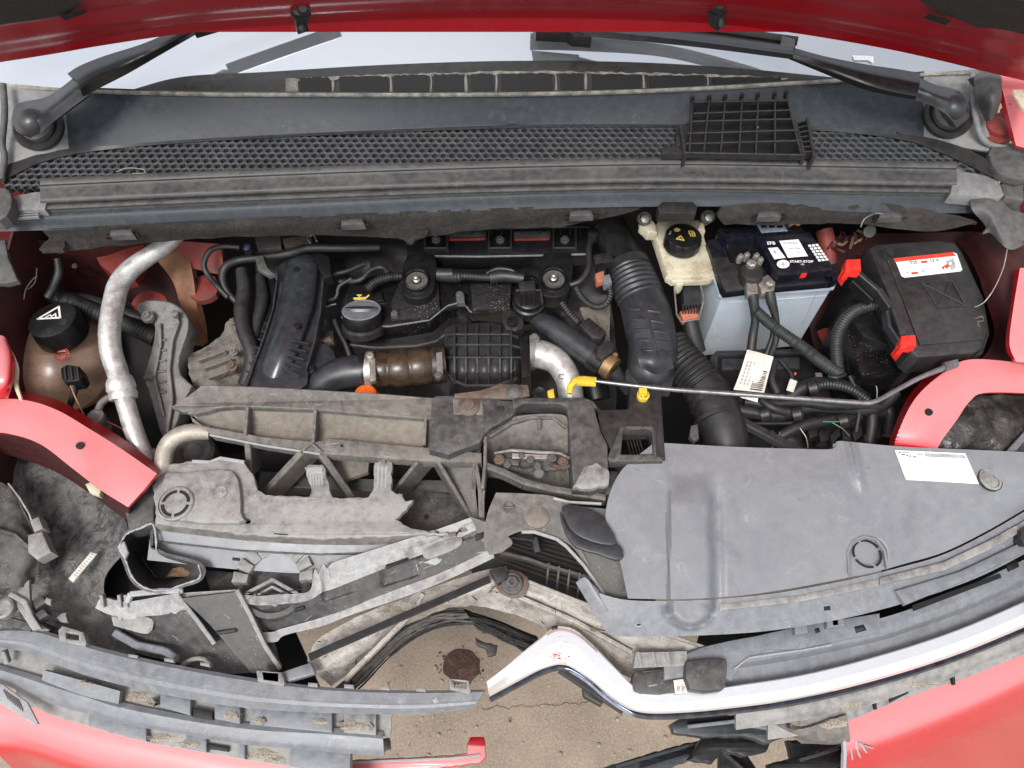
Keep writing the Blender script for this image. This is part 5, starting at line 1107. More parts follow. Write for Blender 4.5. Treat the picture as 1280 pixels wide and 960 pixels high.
# wiring in the right front of the bay
wl = T('front_wiring_loom', 'tangle of taped black cables and sleeves under the thin rod at the right', 'wiring loom')
for pts, r, rb in (
    ([(985, 497, .83, 10), (1005, 484, .84, 10), (1030, 479, .845, 9), (1060, 484, .84, 8), (1082, 500, .83, 8), (1090, 525, .82, 8), (1085, 560, .80, 8)], 9, 0),
    ([(1018, 482, .852, 7), (1040, 480, .852, 7), (1065, 487, .848, 6), (1085, 500, .84, 5)], 7, .005),
    ([(920, 512, .83, 9), (945, 516, .83, 9), (975, 519, .83, 9), (1010, 510, .83, 8), (1060, 512, .83, 8), (1105, 516, .82, 7)], 9, 0),
    ([(930, 502, .84, 6), (960, 505, .84, 7), (1000, 503, .84, 7), (1040, 507, .84, 7), (1100, 508, .835, 6)], 7, 0),
    ([(952, 500, .85, 5), (966, 510, .85, 6), (985, 515, .845, 6)], 6, 0),
    ([(965, 552, .81, 8), (985, 540, .82, 8), (1010, 530, .825, 8), (1040, 525, .825, 7), (1075, 520, .82, 6)], 8, 0),
    ([(935, 529, .82, 2.5), (980, 529, .82, 2.5), (1030, 526, .82, 2.5)], 2.5, 0),
    ([(1100, 500, .83, 8), (1112, 515, .82, 8), (1110, 545, .81, 8)], 8, 0),
    ([(1062, 470, .85, 3), (1075, 500, .84, 3), (1070, 540, .82, 3)], 3, 0),
    ([(1120, 490, .84, 9), (1105, 505, .83, 9), (1085, 512, .83, 9), (1050, 510, .83, 9)], 9, 0),
    ([(975, 450, .85, 3), (990, 470, .85, 3), (985, 490, .84, 3)], 3, 0),
    ([(968, 455, .85, 5), (965, 475, .845, 6), (972, 492, .84, 6)], 6, 0)):
    TU('cable', wl, m_rubber if rb == 0 else m_conduit, pts, r=r, rib=rb, amp=.08)
for a, b_, z_ in ((1000, 517, .84), (1058, 525, .835), (1020, 484, .86), (960, 517, .84)):
    LA('tape_band', wl, m_blackd, P(a, b_, z_), [(.011, -.012), (.012, 0), (.009, .004)], axis=(.9, .1, .3), n=12)
for a, b_, c_, d_ in ((1040, 528, 1062, 545), (1000, 535, 1010, 560), (975, 540, 960, 565), (1090, 470, 1096, 500)):
    TU('thin_wire', wl, m_bolt, [(a, b_, .835), ((a + c_) / 2 + 3, (b_ + d_) / 2, .83), (c_, d_, .82)], r=.8, n=5)
TU('green_wire', wl, M('green_wire', (.05, .2, .14), .5), [(1028, 527, .838), (1045, 527, .838), (1056, 526, .838)], r=1.2, n=6)
sheet('dark_floor', wl, m_blackd, [[(880, 490, .77), (1000, 488, .77), (1130, 480, .77)], [(880, 575, .74), (1000, 580, .74), (1130, 580, .74)]], nu=30, nv=14, t=.01, crumple=.012, cs=30)
for i in range(7):
    a = 1010 + i * 14; S('plug', wl, m_blackd, [(a, 534 + (i % 3) * 5), (a + 11, 532 + (i % 2) * 6), (a + 13, 544 + (i % 2) * 6), (a + 2, 548 + (i % 3) * 4)], z=.80 + .006 * (i % 3), t=.02)
t = T('black_strut', 'flat dusty black strut running diagonally behind the big grey cover', 'strut')
BA('bar', t, m_duct, (928, 524, .845), (1010, 567, .845), 11, 12)
bolt(t, 965, 541, .847, 4, m_blackd)

# ================================================================ FUSE BOX
t = T('fuse_box', 'black fuse box with red corner clips and a white warning sticker on its lid', 'fuse box')
def zf(x, y): return .965 - (y - 300) / 140 * .02
lid = [(1086, 310), (1096, 304), (1172, 299), (1194, 302), (1202, 312), (1228, 368), (1236, 412), (1228, 436), (1218, 441), (1148, 447), (1139, 440), (1112, 372)]
S('body', t, m_black, [(1056, 350), (1082, 318), (1200, 310), (1232, 430), (1150, 452), (1130, 446)], z=.90, t=.14, b=.004)
S('body_front', t, m_blackg, [(1050, 395), (1066, 380), (1120, 400), (1140, 445), (1130, 462), (1076, 470), (1064, 430)], z=.875, t=.12, b=.004)
S('body_socket', t, m_black, [(1052, 385), (1090, 352), (1112, 380), (1125, 420), (1110, 432), (1080, 420)], z=.89, t=.06, b=.003)
S('lid', t, m_blackd, [(a, b_, zf(a, b_)) for a, b_ in lid], t=.045, b=.006)
S('lid_lip', t, m_blackd, [(a + (a - 1165) * .02, b_ + 4 + (b_ - 370) * .02, zf(a, b_) - .022) for a, b_ in lid], t=.012, b=.002)
S('lid_panel', t, m_blackd, [(a, b_, zf(a, b_) + .003) for a, b_ in [(1108, 322), (1196, 314), (1226, 380), (1229, 424), (1150, 431), (1128, 372)]], t=.01, b=.003)
def ff(name, mat, pts, h): return S(name, t, mat, [(a, b_, zf(a, b_) + h) for a, b_ in pts], t=.0004, b=.0001, smooth=0)
ff('warning_label', m_white, [(1118, 323), (1191, 315), (1196, 317), (1203, 337), (1201, 339), (1131, 347), (1127, 345)], .0034)
ff('red_stripe', m_redprint, [(1117, 323), (1191, 315), (1195, 319.5), (1119, 327.5)], .0039)
for k, (px_, py_, s_, m__) in enumerate(((1142, 328, 5, m_blackprint), (1168, 325.5, 5, m_blackprint), (1133, 341, 3, m_greyprint), (1154, 339, 3.5, m_greyprint))):
    text('label_text', t, m__, ['T25', '12 V', 'max', '15A'][k], px_, py_, zf(px_, py_) + .0041, s_, rot=6)
ff('fuse_mark', m_redprint, [(1151, 326.4), (1159, 325.5), (1160, 328), (1152, 329)], .0041)
ff('fuse_mark', m_redprint, [(1139, 340.4), (1147, 339.5), (1148, 342), (1140, 343)], .0041)
ff('hand_symbol', m_redprint, [(1177, 334), (1184, 330), (1187, 332), (1184, 336), (1181, 333), (1180, 337)], .0041)
ff('pane_symbol', m_greyprint, [(1182, 327), (1192, 322), (1195, 334), (1190, 338)], .0037)
ff('pane_symbol', m_white, [(1186, 328), (1189, 327), (1190, 330), (1187, 331)], .0040)
for a in ([(1153, 353), (1190, 350)], [(1190, 350), (1207, 381)], [(1207, 381), (1173, 385)], [(1173, 385), (1153, 353)], [(1172, 384), (1190, 351)], [(1154, 354), (1205, 380)]):
    BA('embossed_line', t, m_blackd, *[(x, y, zf(x, y) + .0048) for x, y in a], 1.2, 3)
RIB('embossed_mark', t, m_castd, [(x, y, zf(x, y) + .004) for x, y in [(1218, 398), (1228, 395), (1230, 400), (1222, 402), (1224, 408)]], w=1.4, h=3)
for (a, b_, sx) in ((1062, 334, 1), (1131, 429, 1)):
    S('red_clip', t, m_redpl, [(a - 4, b_ - 10), (a + 14, b_ - 11), (a + 15, b_ + 3), (a + 4, b_ + 2), (a + 2, b_ + 6), (a - 6, b_ + 6)], z=.975 if b_ < 400 else .958, t=.02, b=.002)
    S('clip_foot', t, m_redpl, [(a - 9, b_ + 3), (a - 2, b_ - 5), (a + 2, b_ + 2), (a - 3, b_ + 12)], z=.968 if b_ < 400 else .951, t=.024, b=.002)
BA('latch_bar', t, m_blackd, (1072, 338, .962), (1100, 362, .958), 7, 14)
BA('latch_bar', t, m_black, (1066, 350, .950), (1092, 374, .946), 4, 14)
BA('latch_bar', t, m_blackd, (1100, 361, .962), (1117, 385, .958), 9, 16)
BA('latch_bar', t, m_blackd, (1118, 382, .964), (1130, 418, .958), 8, 16)
BA('latch_bar', t, m_duct, (1110, 388, .955), (1113, 408, .95), 5, 14)
BA('latch_bar', t, m_duct, (1112, 406, .953), (1126, 426, .95), 4, 12)
flat('part_label', t, m_greyprint, [(1132, 449), (1168, 444), (1172, 447), (1128, 454)], z=.9015)
S('slot', t, m_blackprint, [(1068, 440), (1080, 428), (1084, 436), (1072, 447)], z=.8755, t=.002)
TU('stray_wire', None, m_bolt, [(1259, 312, 1.02), (1254, 335, 1.0), (1243, 360, .98), (1230, 378, .965), (1218, 384, .955)], r=.8, n=6)
tag(scene.objects['stray_wire'], 'thin loose wire curving from the foam flap down to the fuse box lid', 'wire')
t = T('inner_wing_padding', 'dark dirty wall lining beyond the right end of the fuse box', 'lining')
sheet('lining', t, m_redbd, [[(1195, 300, .93), (1225, 290, .97), (1290, 300, 1.0)], [(1230, 360, .93), (1250, 350, .96), (1290, 360, .98)], [(1242, 430, .90), (1262, 430, .93), (1290, 440, .95)], [(1200, 470, .86), (1250, 470, .88), (1290, 470, .9)]], nu=16, nv=16, t=.01, crumple=.006)

# prop rod
t = T('hood_prop_rod', 'thin grey hood prop rod with yellow plastic hook crossing the bay at the right', 'prop rod')
TU('rod', t, m_rod, [(742, 476, .905, 2.2), (775, 480, .908, 2.6), (830, 486, .915, 3), (900, 491, .92, 3.2), (1000, 498, .93, 3.2), (1070, 503, .935, 3.2), (1088, 503.5, .937, 3.2), (1096, 501, .937, 3.2), (1104, 497, .938, 3.2), (1150, 472, .945, 3.2), (1188, 457, .95, 4)], n=12)
TU('hook', t, m_yellow, [(745, 476, .906, 5), (728, 474, .906, 4.5), (718, 476, .906, 4.5), (713, 483, .904, 4.5), (712, 492, .902, 4)], n=10)
S('hook_head', t, m_yellow, [(718, 472), (744, 472), (745, 480), (722, 479)], z=.912, t=.008, b=.002)
S('hook_foot', t, m_yellow, [(684, 488), (692, 485), (694, 498), (686, 498)], z=.905, t=.02, b=.002)
S('rod_end', t, m_rod, [(1180, 452), (1198, 448), (1200, 456), (1184, 462)], z=.955, t=.008, b=.002)
t = T('rod_clip', 'yellow plastic clip on the dark front panel beneath the thin prop rod', 'clip')
S('clip_head', t, m_yellow, [(799, 484), (809, 484), (809, 491), (799, 491)], z=.922, t=.01, b=.001)
LA('clip_ring', t, m_yellow, P(804, 494, .908), [(.009, -.006), (.0095, .002), (.007, .004), (.005, .002), (.0045, -.002)], n=20)
BA('clip_tongue', t, m_yellow, (804, 489, .915), (804, 499, .913), 3, 5)

LA('grommet', body, m_castd, P(1087, 289, .96), [(.010, -.004), (.010, .001), (.007, .002), (.003, .001)], axis=(0, -.7, .7), n=20)
random.seed(9)
for k in range(14):
    x_ = random.uniform(1035, 1085); y_ = random.uniform(290, 322); TU('dry_twig', body, m_cardb if k % 3 == 0 else m_redbd, [(x_, y_, .93), (x_ + random.uniform(-8, 8), y_ + random.uniform(-6, 6), .935), (x_ + random.uniform(-16, 16), y_ + random.uniform(-8, 8), .93)], r=random.uniform(.8, 2.2), n=5)
TU('bracket_tube', body, m_redb, [(1030, 288, .93, 12), (1034, 305, .92, 12), (1038, 330, .90, 9)], n=14)

bt = [o for o in scene.objects if o.name == 'battery'][0]; bpy.context.view_layer.update()
cs_ = [o for o in bt.children if o.name.split('.')[0] == 'case']
line_on('case_seam', bt, m_bat, cs_, [(910, 378), (975, 374), (1036, 369)], r=1.0)
line_on('case_rib', bt, m_bat, cs_, [(1022, 362), (1004, 402), (990, 434)], r=1.2)

# ================================================================ FRONT CROSSBEAM (dusty, ribbed)
t = T('front_crossbeam', 'dusty ribbed plastic crossbeam with open triangular trusses in front of the engine', 'crossbeam')
S('top_strip', t, m_beam, [(213, 508, .885), (236, 494, .892), (252, 481, .90), (300, 482, .90), (400, 487, .90), (480, 492, .90), (541, 497, .90), (542, 524, .90), (460, 518, .90), (395, 512, .90), (300, 508, .90), (270, 510, .90), (245, 518, .893), (225, 514, .888)], t=.01, b=.002, rag=.0012, only=[0, 1, 11, 12, 13])
sheet('recess_floor', t, m_beamd, [[(240, 516, .888), (272, 511, .887), (390, 515, .887), (541, 526, .887)], [(250, 532, .878), (280, 535, .872), (390, 540, .872), (541, 556, .872)], [(262, 541, .878), (330, 556, .872), (400, 566, .872), (541, 577, .872)]], nu=40, nv=12, t=.006)
S('bottom_lip', t, m_beam, [(238, 520, .89), (254, 532, .889), (330, 546, .888), (395, 552, .888), (412, 548, .888), (540, 560, .888), (602, 566, .888), (602, 578, .886), (540, 577, .886), (400, 567, .886), (330, 556, .886), (264, 543, .886), (240, 526, .888)], t=.02, b=.0015)
RIB('lip_edge', t, m_tear, [(262, 543, .888), (330, 556.5, .888), (400, 567, .888)], w=2, h=3)
for a, y0, y1 in ((308, 509, 544), (393, 513, 553)): BA('cross_rib', t, m_beam, (a + 1, y0, .901), (a - 2, y1, .892), 4, 22)
RIB('cross_rib', t, m_beam, [(532, 523, .899), (530, 556, .89)], w=4, h=20)
RIB('notch_rib', t, m_beam, [(375, 565, .889), (389, 553, .892), (403, 566, .889)], w=3, h=10)
LA('hole', t, m_blackprint, P(427, 557, .8885), [(.002, -.002), (.002, .0006)], n=10)
for a, b_, w_ in (((308, 548, .886), (312, 596, .84), 8), ((378, 562, .886), (326, 618, .83), 9), ((402, 567, .886), (440, 622, .83), 9), ((480, 571, .886), (470, 620, .83), 6),
                  ((521, 577, .886), (489, 616, .83), 5), ((548, 577, .886), (590, 648, .82), 5), ((594, 576, .886), (592, 612, .84), 6)):
    BA('truss_strut', t, m_beam, a, b_, w_, 34)
S('truss_web', t, m_beamd, [(400, 572, .84), (462, 572, .84), (460, 590, .83), (430, 600, .83)], t=.01)
sheet('truss_web', t, m_beam, [[(550, 577, .86), (592, 577, .86)], [(572, 612, .84), (594, 612, .84)], [(592, 648, .82), (598, 650, .82)]], nu=5, nv=8, t=.006)
S('lower_rail', t, m_dirtyd, [(325, 588), (460, 598), (566, 600), (568, 616), (460, 614), (322, 608)], z=.80, t=.03, b=.003)
S('lower_plate', t, m_dirtyd, [(480, 628), (520, 612), (568, 618), (592, 660), (560, 672), (470, 668)], z=.81, t=.006)
LA('hole', t, m_blackprint, P(533, 646, .8105), [(.004, -.002), (.004, .0008)], n=12)
RIB('post', t, m_beam, [(594, 572, .885), (600, 612, .875), (601, 662, .86)], w=5, h=30)
RIB('post', t, m_beam, [(608, 575, .885), (604, 620, .872), (604, 664, .86)], w=3, h=24)
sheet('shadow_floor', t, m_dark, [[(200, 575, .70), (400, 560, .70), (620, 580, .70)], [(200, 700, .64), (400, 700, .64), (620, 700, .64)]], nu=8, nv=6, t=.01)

# ================================================================ LATCH PANEL
t = T('hood_latch_carrier', 'grey-brown front panel with an open recess holding the hood latch', 'latch panel')
S('plate', t, m_dirtyd, [(540, 497), (546, 494), (614, 494), (626, 500), (646, 500), (646, 512), (640, 520), (612, 536), (604, 545), (600, 553), (560, 568), (536, 562)], z=.905, t=.022, b=.003)
S('square_pocket', t, m_beam, [(566, 497), (603, 497), (604, 518), (567, 518)], z=.9062, t=.003)
LA('rust_bolt', t, m_rust, P(586, 508, .908), [(.016, -.004), (.016, .001), (.012, .004), (.0085, .005), (.0085, .008), (.005, .009)], n=20)
bolt(t, 626, 511, .906, 5, m_blackd)
S('bent_tab', t, m_rust, [(568, 492), (600, 488), (625, 480), (660, 481), (662, 494), (640, 498), (568, 497)], z=.912, t=.004, b=.001)
LA('rust_bolt', t, m_castd, P(643, 489, .914), [(.012, -.002), (.012, .001), (.008, .004), (.005, .006)], n=16)
LA('black_knob', t, m_black, P(674, 492, .90), [(.012, -.02), (.012, 0), (.009, .003), (.004, .001)], n=8)
S('top_bar', t, m_dirtyd, [(640, 497), (730, 496), (742, 501), (748, 509), (712, 520), (706, 508), (700, 505), (655, 504), (642, 512)], z=.907, t=.03, b=.003)
S('right_column', t, m_dirtyd, [(706, 500), (740, 500), (752, 540), (760, 556), (761, 604), (740, 610), (716, 608), (712, 550), (710, 520)], z=.909, t=.05, b=.004)
S('column_foot', t, m_dirty, [(730, 584), (745, 578), (761, 588), (761, 605), (738, 611), (716, 609)], z=.9105, t=.01, b=.0015, rag=.0015)
S('column_base', t, m_dirtyd, [(758, 588), (773, 588), (772, 612), (765, 620), (738, 614)], z=.875, t=.04, b=.004)
sheet('recess_back', t, m_beam, [[(606, 546, .892), (640, 522, .895), (700, 518, .895), (712, 530, .895)], [(607, 560, .875), (640, 545, .875), (690, 545, .875), (713, 556, .875)], [(608, 580, .845), (640, 575, .835), (690, 580, .835), (714, 600, .845)], [(608, 596, .83), (640, 600, .82), (690, 606, .82), (716, 612, .83)]], nu=20, nv=16, t=.006, crumple=.002)
RIB('recess_rib', t, m_beam, [(640, 512, .903), (628, 524, .900), (608, 540, .895), (605, 552, .892)], w=3, h=12)
RIB('recess_rib', t, m_beam, [(612, 545, .895), (640, 528, .895), (665, 521, .897), (692, 522, .895), (708, 534, .892)], w=3, h=8)
S('recess_tooth', t, m_beam, [(671, 523), (677, 523), (676, 534), (672, 534)], z=.898, t=.012)
RIB('side_wall', t, m_beam, [(607, 546, .90), (606, 580, .895), (603, 610, .89)], w=4, h=24)
RIB('lower_arm', t, m_beam, [(608, 582, .89), (630, 590, .885), (655, 602, .882), (690, 611, .88), (757, 622, .88)], w=7, h=18)
RIB('arm_edge', t, m_dirtyd, [(608, 579, .892), (630, 587, .887), (655, 599, .884), (690, 608, .882), (757, 619, .882)], w=3, h=4)
lt = T('hood_latch', 'rusty greasy hood latch mechanism lying in the recess of the front panel', 'latch')
S('latch_plate', lt, m_castd, [(618, 570), (636, 564), (690, 567), (712, 574), (710, 586), (660, 592), (622, 586)], z=.872, t=.006, b=.001, rag=.002)
S('latch_bar', lt, m_steel, [(640, 566), (688, 568), (686, 574), (640, 573)], z=.882, t=.008)
S('latch_bar', lt, m_castd, [(624, 571), (650, 575), (648, 582), (622, 578)], z=.884, t=.008)
for a, b_, r_ in ((624, 574, 7), (634, 580, 5), (663, 574, 5), (690, 572, 6), (704, 577, 7), (672, 582, 5), (652, 569, 4)): bolt(lt, a, b_, .886, r_, m_rust if r_ > 6 else m_castd)
LA('latch_pin', lt, m_castd, P(674, 592, .882), [(.008, -.02), (.008, 0), (.006, .002)], axis=(0, -.5, .8), n=14)
TU('spring', lt, m_castd, [(640, 584, .88), (655, 588, .88), (668, 586, .88)], r=3.5, rib=.0025, amp=.25, n=8)
TU('spring', lt, m_rust, [(688, 580, .885), (700, 584, .885), (712, 582, .885)], r=3, rib=.0025, amp=.25, n=8)
RIB('latch_lever', lt, m_steel, [(618, 566, .885), (640, 562, .888), (700, 566, .888), (712, 572, .886)], w=3, h=4)

# ================================================================ RIGHT PART OF FRONT PANEL
t = T('front_panel_section', 'dark plastic front panel section with a rectangular through-hole under the yellow clip', 'front panel')
S('panel', t, m_blackd, [(746, 508), (752, 512), (786, 511), (788, 480), (826, 478), (832, 574), (776, 577), (762, 560), (750, 536)], z=.902, t=.035, b=.003, holes=[[(779, 537), (812, 536), (816, 540), (818, 567), (776, 567), (775, 560)]])
S('hole_frame', t, m_dirtyd, [(776, 532), (815, 532), (820, 537), (821, 570), (828, 571), (829, 576), (762, 577), (759, 572)], z=.906, t=.02, b=.002, holes=[[(779, 537), (811, 536), (815, 540), (817, 568), (776, 568)]])
sheet('curved_underside', t, m_dirtyd, [[(760, 578, .895), (830, 577, .895)], [(768, 584, .875), (815, 583, .875)], [(775, 590, .85), (800, 589, .85)]], nu=8, nv=6, t=.01)
for i in range(5): BA('inner_fin', t, m_blackd, (781 + i * 4, 540, .86), (790 + i * 4, 572, .84), 1.5, 10)
LA('notch', t, m_blackd, P(708, 529, .9095), [(.003, -.002), (.003, .001)], n=10) if 0 else None

# ================================================================ LEFT BROKEN COVER
t = T('broken_grille_cover', 'pale grey broken cover with round slotted emblem ring and torn upright tabs on the left', 'broken cover')
gc = [(190, 607), (200, 593), (207, 580), (240, 576), (262, 576), (275, 572), (305, 577), (316, 592), (322, 612), (332, 618), (386, 620), (389, 612), (380, 584), (386, 580), (403, 580), (407, 586), (412, 612), (416, 621), (430, 622), (460, 621), (466, 612), (468, 578), (476, 575), (490, 577), (489, 612), (496, 617), (503, 617), (507, 626), (517, 624), (508, 637), (495, 649), (514, 660), (560, 668), (400, 674), (300, 668), (194, 655), (193, 630)]
S('panel', t, m_dirty, gc, z=.875, t=.010, b=.0025, rag=.0011, holes=[circ(309, 651, 4, 3, 12)])
S('raised_pad', t, m_dirty, [(206, 592), (226, 590), (278, 586), (294, 592), (300, 610), (301, 640), (298, 654), (206, 648), (200, 620)], z=.884, t=.010, b=.004, sm=2)
LA('ring_plate', t, m_dirty, P(219, 629, .886), [(.0255, -.006), (.0255, 0), (.0235, .0015), (.023, -.001), (.0, -.001)], n=36)
def arcslots(parent, px, py, z, r0, r1, n, gap, mat=m_blackprint, a0=45):
    c = P(px, py, z)
    for k in range(n):
        s0 = a0 + 360 / n * k + gap; s1 = a0 + 360 / n * (k + 1) - gap; ptsa = [c + Vector((r1 * math.cos(R(s0 + (s1 - s0) * i / 8)), r1 * math.sin(R(s0 + (s1 - s0) * i / 8)), 0)) for i in range(9)]
        ptsb = [c + Vector((r0 * math.cos(R(s1 - (s1 - s0) * i / 8)), r0 * math.sin(R(s1 - (s1 - s0) * i / 8)), 0)) for i in range(9)]
        mb = MB(); slab_mesh(mb, ptsa + ptsb, .0008, .0001); mb.build('arc_slot', mat, parent, 0)
arcslots(t, 219, 629, .8862, .0158, .0200, 4, 7, a0=0)
LA('faint_ring', t, m_dirty, P(276, 615, .8845), [(.0085, -.002), (.0085, .0008), (.0075, .0008), (.0072, 0), (.003, 0), (.0025, .0008)], n=24)
RIB('foil_stripe', t, m_tear, [(384, 588, .877), (403, 587, .877)], w=8, h=2)
for k in range(5): flat('tab_print', t, m_tear, [(386 + k * 3.5, 584), (388 + k * 3.5, 584), (390 + k * 3.5, 606), (388 + k * 3.5, 606)], z=.8755)
for k in range(3): flat('tab_print', t, m_tear, [(472 + k * 5, 582), (474 + k * 5, 582), (473 + k * 5, 610), (471 + k * 5, 610)], z=.8755)
RIB('torn_edge', t, m_tear, [(240, 576, .877), (262, 577, .877), (275, 572, .878), (305, 577, .877)], w=4, h=4)
S('slot', t, m_blackprint, [(342, 666), (360, 667), (360, 669), (342, 668)], z=.8758, t=.001)
sheet('skirt', t, m_beam, [[(194, 655, .872), (300, 668, .872), (400, 674, .872), (500, 670, .872), (562, 667, .872)], [(190, 662, .862), (300, 675, .862), (400, 681, .862), (500, 679, .862), (585, 664, .866)]], nu=30, nv=4, t=.006)
S('left_ear', t, m_dirtyd, [(155, 592), (170, 586), (198, 586), (194, 606), (192, 656), (160, 664), (154, 630)], z=.868, t=.03, b=.004)
t = T('grille_lower_strip', 'smooth blue-grey plastic strip below the broken grille cover on the left', 'trim strip')
sheet('strip', t, m_bgrey, [[(190, 658, .862), (300, 671, .862), (400, 677, .862), (500, 676, .862), (592, 655, .862)], [(188, 674, .855), (300, 687, .855), (400, 692, .855), (500, 688, .855), (594, 668, .855)], [(187, 676, .850), (300, 689, .850), (400, 694, .850), (500, 690, .850), (594, 670, .85)], [(184, 700, .842), (300, 712, .842), (400, 717, .842), (480, 712, .842), (580, 690, .842)]], nu=40, nv=16, t=.005, linv=True)
RIB('strip_edge', t, m_dirtyd, [(186, 675.5, .857), (300, 688, .857), (400, 693, .857), (500, 689, .857), (590, 669, .857)], w=1.6, h=2)
S('slot', t, m_blackprint, [(290, 696), (300, 697), (300, 701), (290, 700)], z=.8475, t=.004)
S('mount_tab', t, m_dirtyd, [(255, 712), (300, 716), (330, 712), (316, 740), (296, 746), (262, 738)], z=.80, t=.03)

# torn funnel
t = T('torn_air_funnel', 'torn open grey plastic funnel with a ragged pale rim left of the blue-grey strip', 'funnel')
rim = [(150, 684, .868), (158, 668, .868), (176, 660, .868), (192, 656, .868), (196, 690, .866), (248, 706, .862), (250, 722, .858), (230, 730, .856), (206, 738, .856), (182, 735, .856), (166, 722, .858), (157, 700, .862)]
low = [(176, 690, .78), (182, 680, .78), (192, 676, .78), (198, 680, .78), (204, 700, .78), (228, 716, .78), (228, 720, .78), (218, 722, .78), (208, 724, .78), (196, 722, .78), (188, 712, .78), (180, 702, .78)]
sheet('funnel_wall', t, m_dirtyd, [rim + [rim[0]], [((a[0] + b_[0]) / 2, (a[1] + b_[1]) / 2, .825) for a, b_ in zip(rim + [rim[0]], low + [low[0]])], low + [low[0]]], nu=49, nv=10, t=.004, crumple=.001)
mb = MB(); tube_mesh(mb, [(p + Vector((0, 0, random.uniform(-.0008, .0008))), .0014 * random.uniform(.5, 1.5)) for p in resamp([P(*q) for q in [rim[i] for i in (4, 3, 2, 1, 0, 11, 10, 9, 8, 7, 6, 5)]], 70)], 6); mb.build('torn_rim', m_tear, t, 60)
S('funnel_floor', t, m_blackd, low, t=.004)
S('rim_spike', t, m_tear, [(146, 683), (155, 676), (160, 690), (156, 700)], z=.869, t=.004)
sheet('debris', t, m_cardb, [[(212, 712, .80), (232, 708, .81)], [(208, 722, .80), (240, 720, .81)]], nu=8, nv=8, t=.004, crumple=.008, cs=60)

# round castellated clip
t = T('castellated_clip', 'dusty round clip with notched crown teeth in front of the blue-grey strip', 'clip')
c0 = P(344, 728, .838)
LA('cup', t, m_dirtyd, c0, [(.052, -.03), (.050, 0), (.044, .004), (.03, -.012), (.0, -.014)], n=30)
for k in range(9):
    an = R(8 + k * 21); dirv = Vector((math.cos(an), math.sin(an), 0)); tn = Vector((-dirv.y, dirv.x, 0)); b0 = c0 + dirv * .036; b1 = c0 + dirv * .056
    wd = .0075
    S('tooth', t, m_dirty, [b0 - tn * wd * .8 + Vector((0, 0, .012)), b1 - tn * wd + Vector((0, 0, .016)), b1 + tn * wd + Vector((0, 0, .016)), b0 + tn * wd * .8 + Vector((0, 0, .012))], t=.03, b=.0018, rag=.0006)
RIB('inner_frame', t, m_dirty, [(306, 742, .848), (340, 724, .852), (372, 742, .848)], w=4, h=10)
RIB('inner_frame', t, m_dirty, [(320, 744, .845), (340, 733, .848), (362, 744, .845)], w=3, h=8)

# ================================================================ BROKEN DIAGONAL BRACKET
t = T('broken_bumper_support', 'broken grey bumper support running diagonally from lower left up to the latch panel', 'bumper support')
def pk(x, y):   # pressed pockets
    d = 0
    for (cx_, cy_, rx, ry, dz) in ((362, 757, 10, 4, -.003), (540, 683, 26, 8, -.006), (585, 664, 9, 9, -.003), (500, 715, 22, 11, -.005), (425, 733, 20, 12, -.004), (325, 752, 18, 8, -.004)):
        yy = cy_ + (x - cx_) * -.33
        k = max(abs(x - cx_) / rx, abs(y - yy) / ry)
        if k < 1.15: d += dz * min(1, (1.15 - k) / .2)
    return d
sheet('upper_flange', t, m_light, [[(294, 741, .850), (320, 745, .850), (347, 743, .850), (372, 742, .850), (388, 737, .852), (393, 712, .865), (398, 718, .865), (404, 706, .866), (410, 712, .866), (418, 703, .867), (480, 683, .87), (540, 664, .872), (588, 647, .875)], [(298, 752, .85), (320, 756, .85), (347, 755, .85), (372, 753, .85), (390, 748, .852), (400, 742, .856), (404, 740, .856), (410, 738, .856), (414, 737, .856), (424, 733, .857), (482, 710, .86), (545, 686, .864), (596, 662, .868)]], nu=110, nv=8, t=.004, hf=pk)
sheet('face', t, m_dirtyd, [[(300, 752, .848), (347, 755, .848), (392, 747, .85), (424, 732, .855), (482, 709, .86), (545, 685, .862), (602, 660, .868)], [(306, 765, .832), (350, 768, .832), (398, 762, .835), (432, 750, .84), (490, 727, .845), (552, 704, .85), (608, 680, .855)], [(312, 782, .815), (352, 788, .812), (402, 776, .82), (440, 764, .828), (498, 743, .835), (556, 720, .84), (612, 690, .848)]], nu=90, nv=24, t=.004, hf=pk)
sheet('lower_lip', t, m_light, [[(310, 790, .818), (340, 790, .818), (352, 786, .818), (402, 772, .825), (440, 758, .832), (498, 736, .84), (556, 714, .845), (614, 686, .85)], [(318, 803, .816), (345, 802, .816), (356, 794, .816), (404, 782, .823), (440, 768, .83), (500, 748, .838), (556, 726, .843), (618, 697, .848)]], nu=70, nv=5, t=.004)
S('pressed_pad', t, m_dirty, [(528, 690, .864), (538, 682, .865), (572, 670, .867), (578, 676, .867), (572, 684, .866), (545, 696, .864), (532, 698, .863)], t=.004, b=.0015, sm=2)
S('dark_slot', t, m_blackprint, [(482, 707, .8635), (508, 697, .8645), (508, 700, .8645), (483, 711, .8635)], t=.002)
S('dark_slot', t, m_blackprint, [(594, 668, .873), (605, 664, .873), (604, 672, .872), (595, 676, .872)], t=.002)
S('dark_slot', t, m_blackprint, [(368, 760, .8445), (380, 757, .845), (380, 760, .845), (369, 763, .844)], t=.002)
RIB('seam_line', t, m_blackprint, [(300, 740, .852), (347, 742, .852), (388, 734, .854)], w=1, h=1)
sheet('end_plate', t, m_beam, [[(588, 646, .878), (606, 652, .878)], [(598, 668, .87), (640, 676, .866)], [(612, 694, .855), (628, 690, .855)]], nu=10, nv=10, t=.006, crumple=.001)
